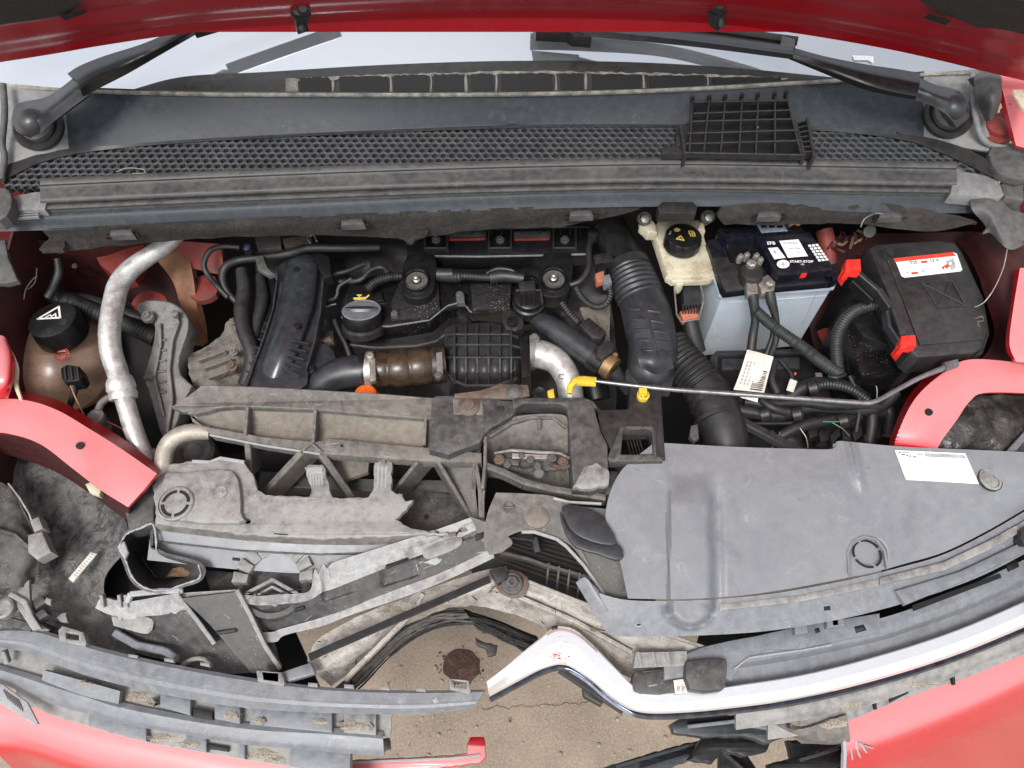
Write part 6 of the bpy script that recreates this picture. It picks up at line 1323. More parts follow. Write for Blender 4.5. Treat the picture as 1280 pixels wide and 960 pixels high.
# left box of the bracket
sheet('box_top', t, m_light, [[(119, 760, .835), (128, 748, .84), (160, 752, .842), (222, 742, .845), (295, 737, .85)], [(135, 768, .832), (150, 765, .834), (175, 765, .838), (222, 760, .842), (298, 742, .848)], [(150, 772, .828), (160, 774, .83), (185, 770, .835), (212, 766, .838), (226, 750, .842)][0:5]], nu=40, nv=8, t=.005, crumple=.001)
RIB('white_rim', t, m_tear, [(158, 753, .846), (162, 742, .852), (200, 738, .855), (224, 738, .855), (226, 742, .85)], w=6, h=5)
for a in (126, 148, 156): BA('rim_tooth', t, m_dirty, (a, 744, .85), (a + 2, 760, .842), 4, 8)
sheet('box_face', t, m_dirtyd, [[(133, 770, .828), (180, 772, .832), (222, 758, .838), (298, 742, .846)], [(150, 790, .80), (195, 800, .80), (236, 790, .81), (322, 776, .825)], [(142, 800, .79), (200, 815, .785), (250, 815, .79), (340, 800, .805)], [(146, 812, .78), (230, 830, .775), (276, 842, .775), (350, 838, .79)]], nu=40, nv=24, t=.005, crumple=.002)
sheet('box_panel', t, m_dirtyd, [[(228, 748, .856), (296, 740, .858)], [(262, 780, .835), (316, 776, .838)], [(292, 815, .815), (335, 812, .818)], [(315, 842, .80), (350, 836, .80)]], nu=12, nv=16, t=.005, crumple=.001)
RIB('panel_edge', t, m_dirty, [(296, 738, .862), (312, 768, .845), (330, 806, .825), (350, 836, .806)], w=5, h=14)
RIB('panel_edge', t, m_dirty, [(222, 745, .856), (246, 775, .838), (268, 805, .82)], w=5, h=14)
S('dark_slot', t, m_blackprint, [(270, 789, .8345), (294, 785, .836), (296, 789, .835), (272, 794, .833)], t=.002)
sheet('inner_pocket', t, m_dirty, [[(138, 765, .83), (184, 772, .832), (192, 778, .83)], [(142, 782, .82), (180, 792, .82), (190, 788, .82)]], nu=10, nv=6, t=.004)
RIB('arm', t, m_bgrey, [(142, 790, .812), (170, 806, .81), (205, 813, .81), (218, 822, .81)], w=9, h=12)
TU('loop', t, m_dirty, [(228, 832, .80), (240, 824, .805), (256, 824, .805), (264, 834, .80)], r=3, n=8)

# ================================================================ RIGHT TORN AIR GUIDE
t = T('torn_air_guide', 'brownish torn plastic air guide hanging between the latch and the big grey cover', 'air guide')
sheet('plate', t, m_beam, [[(620, 616, .886), (655, 617, .886), (690, 620, .886), (702, 628, .886)], [(610, 640, .882), (655, 642, .882), (695, 645, .88), (712, 658, .876)], [(606, 665, .876), (650, 660, .878), (700, 668, .87), (728, 690, .865)], [(607, 690, .868), (652, 664, .876), (705, 676, .866), (738, 708, .858)]], nu=30, nv=20, t=.005, crumple=.002)
LA('round_recess', t, m_castd, P(636, 634, .885), [(.0085, -.002), (.0085, .001), (.007, .001), (.0065, -.001), (0, -.001)], n=20)
BA('recess_bar', t, m_beam, (630, 634, .8875), (643, 634, .8875), 2, 3)
LA('round_boss', t, m_beamd, P(671, 645, .880), [(.018, -.006), (.018, .001), (.014, .0035), (.0, .004)], n=26)
RIB('pale_edge', t, m_tear, [(652, 664, .879), (668, 664, .878), (684, 669, .876), (696, 673, .873), (708, 682, .869), (720, 695, .864), (730, 706, .860), (740, 720, .855), (756, 743, .849)], w=3, h=5)
sheet('leg', t, m_dirtyd, [[(700, 626, .884), (720, 632, .884), (757, 636, .882)], [(705, 655, .872), (735, 662, .874), (768, 670, .875)], [(722, 690, .86), (750, 700, .862), (780, 706, .862)], [(742, 726, .85), (762, 728, .85), (784, 730, .85)], [(757, 745, .846), (770, 752, .845), (785, 752, .845)]], nu=18, nv=24, t=.005, crumple=.003, cs=22)
S('rubber_scrap', t, m_duct, [(702, 633), (722, 631), (748, 642), (760, 655), (772, 679), (752, 680), (728, 672), (712, 660)], z=.893, t=.006, b=.002, sm=2)
S('rubber_scrap', t, m_duct, [(700, 640), (712, 662), (730, 674), (755, 682), (774, 680), (780, 695), (770, 700), (748, 692), (720, 684), (706, 664)], z=.889, t=.006, b=.002, sm=2)
RIB('top_rim', t, m_tear, [(692, 622, .89), (712, 627, .889), (752, 629, .888)], w=2.5, h=4)

# ================================================================ BIG GREY COVER
t = T('radiator_cover', 'large smooth grey plastic cover with white sticker filling the right front', 'cover')
def hv(x, y):
    d = 0; xl = 834; xr = 891 + (y - 590) * .02
    if y > 588:
        e = min(1, (y - 588) / 45); e = e * e * (3 - 2 * e)
        d += .012 * e * min(1, max(0, (x - xl) / 3.5)) * min(1, max(0, (xr - x) / 9))
        d -= .005 * e * max(0, 1 - abs(x - xr - 5) / 9)
    xs = 1064 + (y - 556) * .22
    if 548 < y < 620: d += .009 * max(0, 1 - abs(x - xs) / 10) * min(1, (620 - y) / 40) + .003 * (1 if x > xs else 0) * max(0, (620 - y) / 70)
    k = min(max(0, 25 - abs(x - 1085)), 99) if y > 693 else max(0, 25 - math.hypot(x - 1085, (y - 693) * 1.08))
    d -= .005 * min(1, k / 4.5)
    d += .0016 * noise.noise(Vector((x * .012, y * .014, 1)))
    return d
topb = [(818, 553), (870, 556), (930, 559), (1000, 561), (1040, 561), (1046, 552), (1060, 552), (1100, 556), (1140, 559), (1210, 562), (1300, 566)]
m1 = [(774, 592), (850, 600), (920, 602), (980, 604), (1030, 604), (1050, 602), (1080, 602), (1120, 600), (1165, 598), (1220, 594), (1300, 592)]
m2 = [(757, 645), (850, 655), (920, 655), (980, 652), (1030, 648), (1060, 645), (1090, 640), (1130, 635), (1175, 630), (1230, 620), (1300, 608)]
m3 = [(772, 690), (850, 705), (920, 704), (980, 698), (1030, 690), (1060, 684), (1090, 678), (1130, 670), (1180, 660), (1235, 642), (1300, 618)]
botb = [(785, 748), (850, 749), (920, 745), (980, 737), (1030, 728), (1060, 722), (1090, 716), (1130, 705), (1180, 690), (1235, 663), (1300, 625)]
lb = [(800, 563), (790, 578), (768, 592), (762, 615)]
bigcover = sheet('panel', t, m_cover, [zr(topb, .898), zr(m1, .894), zr(m2, .885), zr(m3, .876), zr(botb, .866)], nu=230, nv=100, t=.004, hf=hv, smooth=50)
S('torn_edge', t, m_cover, [(806, 578), (830, 577), (836, 600), (800, 640), (790, 700), (790, 748), (783, 750), (779, 725), (772, 700), (768, 678), (757, 655), (752, 643), (759, 628), (758, 612), (764, 600), (790, 590)], z=.887, t=.004, b=.0015, rag=.0012) if 0 else None
arcslots(t, 1084, 692, .8730, .0172, .0204, 4, 6, a0=20)
RIB('boss_rim', t, m_cover, [(1062, 716, .872), (1060, 690, .876), (1066, 676, .879), (1080, 670, .881), (1096, 674, .880), (1106, 688, .877), (1110, 710, .872)], w=2.5, h=4)
LA('button_ring', t, m_blackd, P(1238, 599, .8945), [(.018, -.003), (.018, .0002), (.0165, .0006)], n=32, axis=(.15, 0, 1))
LA('oval_button', t, m_dirty, P(1238, 599, .8955), [(.0165, -.003), (.0165, .0005), (.0135, .0012), (.013, -.0005), (.006, .0018), (.0, .002)], n=32, axis=(.15, 0, 1))
bpy.context.view_layer.update()
decal('sticker', t, m_white, bigcover, [(1118, 563), (1206, 567), (1223, 605), (1132, 600)], lift=.0012, sub=8)
decal('sticker_band', t, m_greyprint, bigcover, [(1154, 567), (1204, 569.5), (1207, 574), (1156, 571.5)], lift=.0022, sub=5)
for k, (a, b_, w_) in enumerate(((1122, 565.2, 3), (1127, 565.6, 9), (1126, 568, 4), (1131, 569, 3), (1135, 570, 3), (1140, 571, 4), (1146, 567.5, 2), (1149.5, 567.6, 2))): decal('sticker_print', t, m_blackprint if k != 1 else m_greyprint, bigcover, [(a, b_), (a + w_, b_ + .2), (a + w_ + .6, b_ + 1.5), (a + .6, b_ + 1.3)], lift=.0022, sub=2)
BA('press_line', t, m_cover, (1108, 560, .8995), (1122, 600, .8945), 2, 2)
# flange below
t2 = T('grille_top_flange', 'bluish grey flange strip with small slots along the front of the big cover', 'flange strip')
def hb(x, y):
    k = 30 - abs(x - 863) if y < 756 else 30 - math.hypot(x - 863, (y - 756) * 1.05)
    return .014 * min(1, max(0, k / 7)) - (.004 * max(0, 1 - abs(k) / 5) if y > 756 or x > 863 else 0)
sheet('flange', t2, m_bgrey, [[(720, 728, .868), (745, 740, .866), (784, 750, .864), (850, 751, .863), (920, 747, .863), (980, 740, .863), (1060, 725, .863), (1130, 708, .863), (1180, 693, .863), (1235, 666, .863), (1300, 628, .863)], [(738, 757, .860), (756, 765, .858), (790, 771, .857), (850, 772, .857), (920, 770, .857), (980, 763, .857), (1060, 750, .857), (1130, 731, .857), (1180, 715, .857), (1235, 692, .857), (1300, 655, .857)], [(758, 790, .852), (766, 794, .851), (792, 796, .85), (850, 795, .85), (920, 792, .85), (980, 786, .85), (1060, 772, .85), (1130, 754, .85), (1180, 738, .85), (1235, 716, .85), (1300, 682, .85)]], nu=150, nv=26, t=.005, hf=hb, smooth=50)
sheet('torn_corner', t2, m_bgrey, [[(720, 728, .870), (732, 722, .871), (745, 740, .868)], [(745, 770, .86), (752, 768, .86), (760, 765, .86)]], nu=8, nv=6, t=.004)
S('slot', t2, m_tear, circ(798, 781, 5, 3, 14), z=.8545, t=.003)
S('slot', t2, m_blackprint, [(795, 780), (802, 779), (801, 782), (796, 783)], z=.8550, t=.003)
S('slot', t2, m_blackprint, [(1030, 758), (1038, 757), (1039, 762), (1031, 763)], z=.8575, t=.003)
S('slot', t2, m_blackprint, [(1239, 700), (1246, 697), (1246, 702), (1240, 704)], z=.8565, t=.003)
S('upper_ledge', t2, m_dirty, [(900, 755), (1000, 744), (1080, 727), (1100, 724), (1100, 732), (1000, 752), (900, 763)], z=.8625, t=.002, b=.0008)
S('upper_ledge', t2, m_dirty, [(1100, 722), (1180, 702), (1235, 676), (1300, 640), (1300, 652), (1235, 688), (1180, 713), (1100, 731)], z=.866, t=.004, b=.0012)
S('ledge_tab', t2, m_bgrey, [(1120, 738), (1200, 714), (1280, 676), (1282, 690), (1200, 728), (1132, 756)], z=.8625, t=.008, b=.002)
S('end_clip', t2, m_blackd, [(1276, 662), (1300, 655), (1300, 676), (1280, 680)], z=.875, t=.02, sm=2)

# ================================================================ GRILLE TRIM RIGHT
t = T('grille_trim', 'curved blue-grey grille trim on the right behind the white chrome bar', 'grille trim')
def gr_(x): # chrome top edge y
    pts_ = [(800, 864), (830, 864), (900, 858), (1000, 843), (1100, 818), (1200, 785), (1300, 742)]
    for a, b_ in zip(pts_, pts_[1:]):
        if a[0] <= x <= b_[0]: return a[1] + (b_[1] - a[1]) * (x - a[0]) / (b_[0] - a[0])
    return 864
xs_ = [880, 915, 950, 1000, 1050, 1100, 1150, 1200, 1250, 1300]
up_ = {880: 822, 915: 806, 950: 800, 1000: 790, 1050: 782, 1100: 773, 1150: 757, 1200: 737, 1250: 714, 1300: 690}
sheet('trim', t, m_bgrey, [[(x, up_[x], .822) for x in xs_], [(x, up_[x] + (gr_(x) - up_[x]) * .3, .822) for x in xs_], [(x, up_[x] + (gr_(x) - up_[x]) * .5, .815) for x in xs_], [(x, up_[x] + (gr_(x) - up_[x]) * .62, .803) for x in xs_], [(x, up_[x] + (gr_(x) - up_[x]) * .8, .799) for x in xs_], [(x, gr_(x) + 4, .797) for x in xs_]], nu=90, nv=24, t=.004, linv=True)
S('trim_plate', t, m_bgrey, [(830, 828), (880, 808), (915, 800), (948, 794), (1000, 782), (1100, 766), (1100, 790), (1000, 812), (960, 812), (930, 826), (915, 850), (884, 842), (830, 850)], z=.824, t=.006, b=.002)
RIB('groove', t, m_tear, [(918, 836, .826), (936, 822, .826), (1000, 813, .826), (1040, 806, .826)], w=1.6, h=1.5)
sheet('clip_block', t, m_dirty, [[(795, 816, .826), (858, 814, .826)], [(792, 835, .824), (860, 832, .824)]], nu=10, nv=6, t=.01, hf=lambda x, y: .003 * abs(math.sin(x * .16)))
for a in (798, 816, 834): BA('clip_finger', t, m_dirty, (a, 815, .831), (a + 4, 832, .829), 3, 8)
S('clip_box', t, m_dirtyd, [(792, 842), (800, 838), (842, 836), (846, 866), (800, 868), (790, 860)], z=.818, t=.02, b=.004, sm=2)
S('box_slit', t, m_tear, [(810, 857), (822, 855), (822, 856.5), (810, 858.5)], z=.8185, t=.002)
S('box_lip', t, m_blackd, [(802, 838), (832, 835), (832, 838), (803, 841)], z=.822, t=.006)
S('trim_label', t, m_paper, [(842, 850), (856, 848), (860, 866), (844, 867)], z=.824, t=.001)
for k in range(2): flat('label_print', t, m_greyprint, [(846 + k * 6, 858), (850 + k * 6, 857.5), (850 + k * 6, 864), (846 + k * 6, 864.5)], z=.8245)
S('bumper_pad', t, m_dirtyd, [(857, 830), (866, 824), (902, 822), (910, 828), (908, 850), (904, 862), (862, 862)], z=.838, t=.03, b=.006, sm=2)
S('clip_hole', t, m_blackprint, [(1067, 783), (1080, 780), (1084, 788), (1070, 792)], z=.8245, t=.003)
S('clip_hole', t, m_duct, [(1069, 785), (1079, 782), (1082, 787), (1072, 790)], z=.8248, t=.003)
S('clip_hole', t, m_blackprint, [(1258, 706), (1272, 700), (1275, 708), (1262, 714)], z=.826, t=.003)
sheet('trim_slit', t, m_blackprint, [[(1140, 757, .826), (1250, 717, .826)], [(1142, 764, .826), (1252, 722, .826)]], nu=14, nv=3, t=.001)
for a, b_ in ((1000, 787), (1040, 779), (1046, 778)): S('clip_tooth', t, m_bgrey, [(a - 8, b_ - 10), (a + 8, b_ - 13), (a + 10, b_ + 4), (a - 6, b_ + 6)], z=.835, t=.012, b=.002)
S('clip_gap', t, m_blackprint, [(1018, 786), (1024, 784), (1026, 790), (1020, 792)], z=.825, t=.002)
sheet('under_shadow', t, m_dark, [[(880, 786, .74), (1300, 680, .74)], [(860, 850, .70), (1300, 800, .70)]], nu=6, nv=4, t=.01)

# ================================================================ CHROME CHEVRON
t = T('chrome_chevron', 'shiny white-reflecting chrome chevron bar sweeping across the bumper with red paint scuffs', 'chrome trim')
ct = [(608, 851), (640, 826), (672, 800), (690, 786), (702, 783), (720, 788), (740, 805), (765, 830), (790, 855), (806, 864), (830, 866), (900, 859), (1000, 844), (1100, 819), (1200, 786), (1300, 743)]
cb = [(612, 871), (640, 856), (672, 839), (692, 832), (702, 831), (714, 834), (736, 848), (758, 867), (780, 882), (798, 890), (830, 892), (900, 887), (1000, 873), (1100, 849), (1200, 817), (1300, 776)]
z1, z2 = .816, .803
sheet('bar', t, m_chrw, [[(a, b_, z1 - .0015) for a, b_ in ct], [(a + (c - a) * .05, b_ + (d - b_) * .05, z1) for (a, b_), (c, d) in zip(ct, cb)], [(a + (c - a) * .5, b_ + (d - b_) * .5, z1) for (a, b_), (c, d) in zip(ct, cb)], [(a + (c - a) * .95, b_ + (d - b_) * .95, z2 + .002) for (a, b_), (c, d) in zip(ct, cb)], [(c, d, z2 - .001) for c, d in cb]], nu=160, nv=21, t=.004, lin=False, linv=True)
sheet('rim', t, M('dark_chrome_edge', (.25, .26, .30), .12, metal=1, bump=0, grain=0), [[(c, d, z2 - .003) for c, d in cb], [(c, d + 2.5, z2 - .010) for c, d in cb], [(c + 1, d + 5, z2 - .009) for c, d in cb]], nu=160, nv=6, t=.004)
def scuff(cx_, cy_, rx, ry, n, seed, zz):
    random.seed(seed); mb = MB()
    for i in range(n):
        a = random.uniform(0, 6.28); r_ = random.random() ** .7; x = cx_ + rx * r_ * math.cos(a); y = cy_ + ry * r_ * math.sin(a); s = random.uniform(.6, 3.2); s2 = random.uniform(.25, .8); sl_ = random.uniform(-.4, .4)
        p = [P(x - s, y + sl_ * s, zz), P(x, y - s2, zz), P(x + s, y - sl_ * s, zz), P(x, y + s2, zz)]
        k = Vector((0, 0, .0004)); mb.add(p + [q - k for q in p], [[0, 1, 2, 3], [7, 6, 5, 4], [0, 4, 5, 1], [1, 5, 6, 2], [2, 6, 7, 3], [3, 7, 4, 0]])
    o_ = mb.build('red_scuff', M('scuff_red', (.70, .34, .28), .6), t, 0); o_['kind'] = 'stuff'
scuff(700, 824, 16, 6, 60, 3, z1 - .001); scuff(702, 808, 6, 14, 16, 4, z1 + .0006); scuff(832, 876, 20, 5, 60, 5, z1 - .001)
BA('under_tab', t, m_blackd, (700, 836, .79), (780, 888, .785), 8, 10)
S('under_clip', t, m_blackd, [(728, 855), (742, 862), (746, 872), (756, 874), (752, 882), (730, 870)], z=.78, t=.02)
S('chip', t, m_blackprint, [(689, 783), (697, 781), (697, 786), (690, 787)], z=z1 + .0015, t=.001, rag=.0005)

# ================================================================ LOWER RIGHT GRILLE BAR AND BUMPER
t = T('lower_grille_bar', 'grey notched bar directly below the chrome bar on the right', 'grille bar')
lbx = [920, 960, 1000, 1050, 1100, 1150, 1200, 1250, 1300]
def chb(x):
    for a, b_ in zip(cb[9:], cb[10:]):
        if a[0] <= x <= b_[0]: return a[1] + (b_[1] - a[1]) * (x - a[0]) / (b_[0] - a[0])
    return 890
sheet('bar', t, m_dirty, [[(x, chb(x) + 1, .788) for x in lbx], [(x, chb(x) + 16, .786) for x in lbx], [(x, chb(x) + 22 + (6 if x < 1150 else 4), .775) for x in lbx]], nu=60, nv=10, t=.006, crumple=.0008)
sheet('lower_lip', t, m_dirty, [[(x, chb(x) + 24, .770) for x in lbx[1:]], [(x, chb(x) + (46 if x < 1060 else 38 if x < 1150 else 34), .764) for x in lbx[1:]]], nu=50, nv=6, t=.005)
for a in (985, 1094, 1192): S('notch', t, m_blackprint, [(a - 3, chb(a) + 25), (a + 2, chb(a) + 23), (a + 3, chb(a) + 36), (a, chb(a) + 36)], z=.774, t=.006)
S('slot', t, m_blackprint, [(1112, chb(1112) + 26), (1136, chb(1136) + 23), (1136, chb(1136) + 29), (1113, chb(1112) + 33)], z=.7725, t=.004)
sheet('end_piece', t, m_beam, [[(968, 905, .77), (1000, 912, .775), (1058, 893, .775)], [(985, 918, .76), (1020, 925, .765), (1062, 922, .765)], [(1002, 930, .74), (1030, 930, .75), (1062, 928, .75)]], nu=12, nv=10, t=.006, crumple=.003)
t = T('bumper', 'glossy pink-red bumper corner in the lower right with a torn grey left edge', 'bumper')
bx = [1058, 1100, 1150, 1200, 1250, 1310]
ty = {1058: 897, 1100: 884, 1150: 866, 1200: 846, 1250: 824, 1310: 795}
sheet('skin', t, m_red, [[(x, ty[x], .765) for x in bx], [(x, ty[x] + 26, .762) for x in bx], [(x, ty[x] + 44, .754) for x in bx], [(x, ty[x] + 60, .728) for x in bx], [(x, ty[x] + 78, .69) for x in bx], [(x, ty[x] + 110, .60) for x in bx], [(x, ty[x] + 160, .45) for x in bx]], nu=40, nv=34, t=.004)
RIB('torn_edge', t, m_tear, [(1058, 897, .766), (1056, 925, .764), (1057, 945, .755), (1056, 975, .72)], w=4, h=6)
for k in range(6): BA('scratch', t, m_tear, (1062 + k * 4, 922 + k * 2, .7615), (1066 + k * 4 + (k % 2) * 6, 950 - k * 3, .752), 1.5, 2)
t = T('bumper_debris', 'heap of broken black plastic bumper pieces below the chrome bar', 'broken plastic')
for k, (pts, z_) in enumerate((([(838, 905), (852, 898), (900, 893), (960, 896), (975, 908), (990, 918), (960, 930), (930, 920), (880, 922), (842, 916)], .70), ([(880, 920), (930, 918), (965, 925), (958, 940), (930, 946), (905, 938), (890, 955), (860, 950)], .66), ([(750, 960), (845, 932), (890, 922), (905, 934), (870, 948), (800, 975), (750, 980)], .60), ([(900, 930), (925, 928), (955, 975), (915, 985), (900, 960)], .56), ([(985, 925), (1060, 928), (1060, 975), (1000, 985), (992, 950)], .62), ([(962, 955), (1060, 930), (1062, 952), (980, 985), (960, 985)], .68))):
    sm_ = [W(q, z_) for q in pts]; S('fragment', t, m_black if k % 2 else m_duct, pts, z=z_, t=.02, b=.003, rag=.001)
for a, b_, c_, d_, z_ in ((770, 958, 880, 926, .62), (800, 962, 900, 932, .615), (930, 905, 975, 912, .71), (860, 908, 930, 900, .71), (1000, 950, 1050, 935, .69), (905, 940, 945, 975, .57)): BA('fragment_rib', t, m_bgrey if z_ > .7 else m_duct, (a, b_, z_ + .004), (c_, d_, z_ + .004), 4, 10)

# ================================================================ LEFT GRILLE BARS
t = T('grille_bar', 'topmost curved grey grille bar at lower left ending before the chrome chevron', 'grille bar')
A = [(-20, 786), (40, 786), (80, 796), (120, 808), (200, 827), (300, 845), (380, 856), (440, 861), (520, 863), (606, 862)]
B = [(-20, 806), (30, 815), (80, 834), (120, 848), (200, 867), (300, 884), (380, 890), (440, 892), (520, 893), (590, 886)]
def mixr(A_, B_, f, z): return [(a + (c - a) * f, b_ + (d - b_) * f, z) for (a, b_), (c, d) in zip(A_, B_)]
sheet('bar', t, m_bgrey, [mixr(A, B, 0, .822), mixr(A, B, .12, .826), mixr(A, B, .5, .826), mixr(A, B, .62, .820), mixr(A, B, .75, .819), mixr(A, B, 1, .808)], nu=90, nv=26, t=.004, linv=True)
for (a, b_) in ((90, 796), (338, 846), (575, 856)):
    s_ = .9 if a < 500 else .7
    S('mount_loop', t, m_dirty, [(a - 20 * s_, b_ - 8), (a - 14 * s_, b_ - 14 if a < 100 else b_ - 8), (a + 16 * s_, b_ - 6), (a + 20 * s_, b_ + 8), (a + 18 * s_, b_ + 12), (a - 18 * s_, b_ + 6)], z=.832, t=.012, b=.002, holes=[[(a - 8, b_ - 5), (a + 8, b_ - 3), (a + 8, b_ + 4), (a - 7, b_ + 2)]])
for k in range(9): S('edge_tab', t, m_dirty, [(160 + k * 45, A[4][1] - 10 + k * 5.2 if k < 5 else 853 + (k - 5) * 2), (172 + k * 45, A[4][1] - 8 + k * 5.2 if k < 5 else 854 + (k - 5) * 2), (172 + k * 45, A[4][1] - 4 + k * 5.2 if k < 5 else 859 + (k - 5) * 2), (160 + k * 45, A[4][1] - 6 + k * 5.2 if k < 5 else 858 + (k - 5) * 2)], z=.827, t=.006, b=.001) if k not in (3, 4) else None
S('chips', t, m_tear, [(540, 874), (546, 870), (549, 876), (543, 880)], z=.8275, t=.001, rag=.001)
t = T('grille_bar', 'second grey grille bar at lower left with square notches below the topmost bar', 'grille bar')
A2 = [(-20, 828), (40, 834), (100, 852), (160, 872), (240, 893), (320, 906), (400, 913), (488, 918)]
B2 = [(-20, 846), (30, 858), (90, 878), (150, 898), (240, 914), (320, 924), (400, 930), (486, 936)]
def yl(l, x):
    for a, b_ in zip(l, l[1:]):
        if a[0] <= x <= b_[0]: return a[1] + (b_[1] - a[1]) * (x - a[0]) / (b_[0] - a[0])
    return l[-1][1]
UPP = [(x, yl(B, x) - 5, .786) for x in (-20, 40, 100, 160, 240, 320, 400, 490)]
_old = [(-20, 808, .790), (40, 828, .790), (100, 846, .790), (160, 862, .790), (240, 880, .790), (320, 890, .790), (400, 896, .790), (490, 899, .790)]
sheet('web', t, m_dirty, [UPP, [(a, b_ , .785) for a, b_ in [(-20, 830), (40, 848), (100, 866), (150, 882), (240, 900), (320, 910), (400, 914), (488, 921)]]], nu=60, nv=8, t=.005, crumple=.0015)
sheet('ledge', t, m_bgrey, [[(55, 838, .802), (100, 850, .802), (150, 864, .802)], [(52, 850, .798), (100, 868, .798), (148, 880, .798)]], nu=14, nv=5, t=.008)
for x0_, x1_ in ((200, 238), (268, 300), (312, 415), (430, 470)):
    def yy(x, l): 
        for a, b_ in zip(l, l[1:]):
            if a[0] <= x <= b_[0]: return a[1] + (b_[1] - a[1]) * (x - a[0]) / (b_[0] - a[0])
    S('ledge', t, m_bgrey if x0_ != 430 else m_dirty, [(x0_, yy(x0_, UPP) + 1), (x1_, yy(x1_, UPP) + 1), (x1_, yy(x1_, A2) + 2), (x0_, yy(x0_, A2) + 1)], z=.798, t=.01, b=.0015)
S('hole', t, m_blackprint, [(241, 884), (266, 889), (266, 900), (241, 896)], z=.795, t=.004)
for a, b_ in ((190, 878), (327, 902), (462, 909)): TU('hole_rim', t, m_dirty, [(a, b_ - 5, .80), (a + 4, b_, .80), (a, b_ + 4, .80)], r=1.6, n=6)
t = T('grille_bar', 'third grey grille bar at lower left, just above the red bumper', 'grille bar')
A3 = [(x, yl([(-20, 830), (40, 848), (100, 866), (150, 882), (240, 900), (320, 910), (400, 914), (488, 921)], x) - 5) for x in (-20, 20, 60, 110, 150, 240, 320, 400, 478)]
B3 = [(-20, 850), (10, 858), (60, 878), (110, 893), (150, 904), (240, 920), (320, 932), (400, 939), (480, 945)]
sheet('bar', t, m_bgrey, [mixr(A3, B3, 0, .790), mixr(A3, B3, .3, .794), mixr(A3, B3, .8, .788), mixr(A3, B3, 1, .780)], nu=70, nv=14, t=.005, crumple=.0012, linv=True)
UP4 = [(x, yl(B3, x) - 5) for x in (20, 60, 110, 180, 240, 320, 400, 440)]
B4 = [(20, 872), (60, 892), (110, 908), (180, 927), (240, 938), (320, 952), (400, 964), (440, 970)]
sheet('under_web', t, m_dirty, [zr(UP4, .772), zr(B4, .768)], nu=50, nv=5, t=.005, crumple=.0015)
for x0_, x1_ in ((110, 183), (232, 258), (298, 306), (362, 438)): S('under_ledge', t, m_bgrey, [(x0_, yy(x0_, UP4)), (x1_, yy(x1_, UP4)), (x1_, yy(x1_, B4) - 1), (x0_, yy(x0_, B4) - 1)], z=.779, t=.01, b=.0015)
S('under_hole', t, m_blackprint, [(260, 929), (286, 933), (286, 940), (260, 936)], z=.776, t=.003)
sheet('side_wing', t, m_bgrey, [[(-20, 828, .80), (20, 832, .80), (50, 846, .80)], [(-20, 840, .80), (10, 842, .80), (46, 850, .80)]], nu=8, nv=4, t=.005) if 0 else None
BA('hook', t, m_dirty, (3, 815, .81), (8, 830, .80), 5, 8)
t = T('bumper', 'red bumper skin in the lower left corner with a wet-looking bright side edge', 'bumper')
bl = [-30, 0, 30, 60, 110, 200, 300, 400, 440]
tl = {-30: 870, 0: 872, 30: 880, 60: 890, 110: 905, 200: 924, 300: 944, 400: 957, 440: 963}
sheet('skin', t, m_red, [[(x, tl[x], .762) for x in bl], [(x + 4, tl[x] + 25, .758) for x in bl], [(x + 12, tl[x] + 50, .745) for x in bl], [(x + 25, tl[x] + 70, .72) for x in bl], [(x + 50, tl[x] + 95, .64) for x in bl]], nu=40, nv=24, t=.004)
t = T('headlamp_shard', 'small white and grey striped clear plastic shard on the left bumper edge', 'lamp shard')
S('shard', t, m_tear, [(-20, 850), (4, 856), (34, 878), (48, 905), (44, 906), (0, 880), (-20, 876)], z=.80, t=.004, b=.001)
for k in range(7): BA('stripe', t, m_castd, (4 + k * 3, 862 + k * 2, .8015), (10 + k * 3, 874 + k * 2.5, .8015), 1.2, 1)
t = T('red_bumper_shard', 'broken red bumper strip with upturned end standing above the concrete', 'broken strip')
S('strip', t, m_red, [(436, 950), (560, 944), (583, 941), (584, 930), (590, 923), (606, 923), (608, 945), (600, 954), (436, 975)], z=.70, t=.012, b=.003, rag=.0008)
S('red_chip', t, m_redh, [(583, 932), (588, 921), (605, 921), (607, 933)], z=.7012, t=.003, b=.001)
RIB('lip', t, m_tear, [(436, 953, .702), (560, 948, .702), (600, 944, .702)], w=3, h=3)
S('dark_end', t, m_blackd, [(470, 923), (486, 922), (488, 936), (472, 944)], z=.74, t=.01, rag=.0015)

# ================================================================ DARK LINER LEFT
t = T('headlamp_cavity_liner', 'large crumpled dark plastic liner filling the left side below the red rail', 'liner')
sheet('liner', t, m_liner, [[(-20, 560, .80), (40, 560, .80), (90, 585, .80), (150, 628, .82)], [(-20, 600, .78), (50, 610, .79), (110, 640, .80), (160, 655, .82)], [(-20, 660, .77), (60, 670, .78), (115, 690, .79), (152, 690, .80)], [(-20, 720, .76), (60, 730, .77), (105, 740, .775), (130, 740, .77)], [(-20, 800, .74), (60, 810, .75), (110, 830, .75), (180, 840, .75)]], nu=70, nv=70, t=.006, crumple=.010, cs=16)
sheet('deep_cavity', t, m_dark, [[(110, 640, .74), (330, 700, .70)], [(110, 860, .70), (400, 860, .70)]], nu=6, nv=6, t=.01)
S('part_strip', t, m_paper, [(85, 723), (113, 690), (121, 692), (91, 728)], z=.812, t=.001)
for k in range(10): S('strip_print', t, m_greyprint, [(92 + k * 2.4, 719 - k * 2.9), (95 + k * 2.4, 721 - k * 2.9), (96 + k * 2.4, 719.6 - k * 2.9), (93 + k * 2.4, 717.8 - k * 2.9)], z=.8124, t=.0003, b=.0001)
t = T('headlamp_housing', 'cracked dusty grey headlamp housing at the left edge with broken lugs', 'headlamp housing')
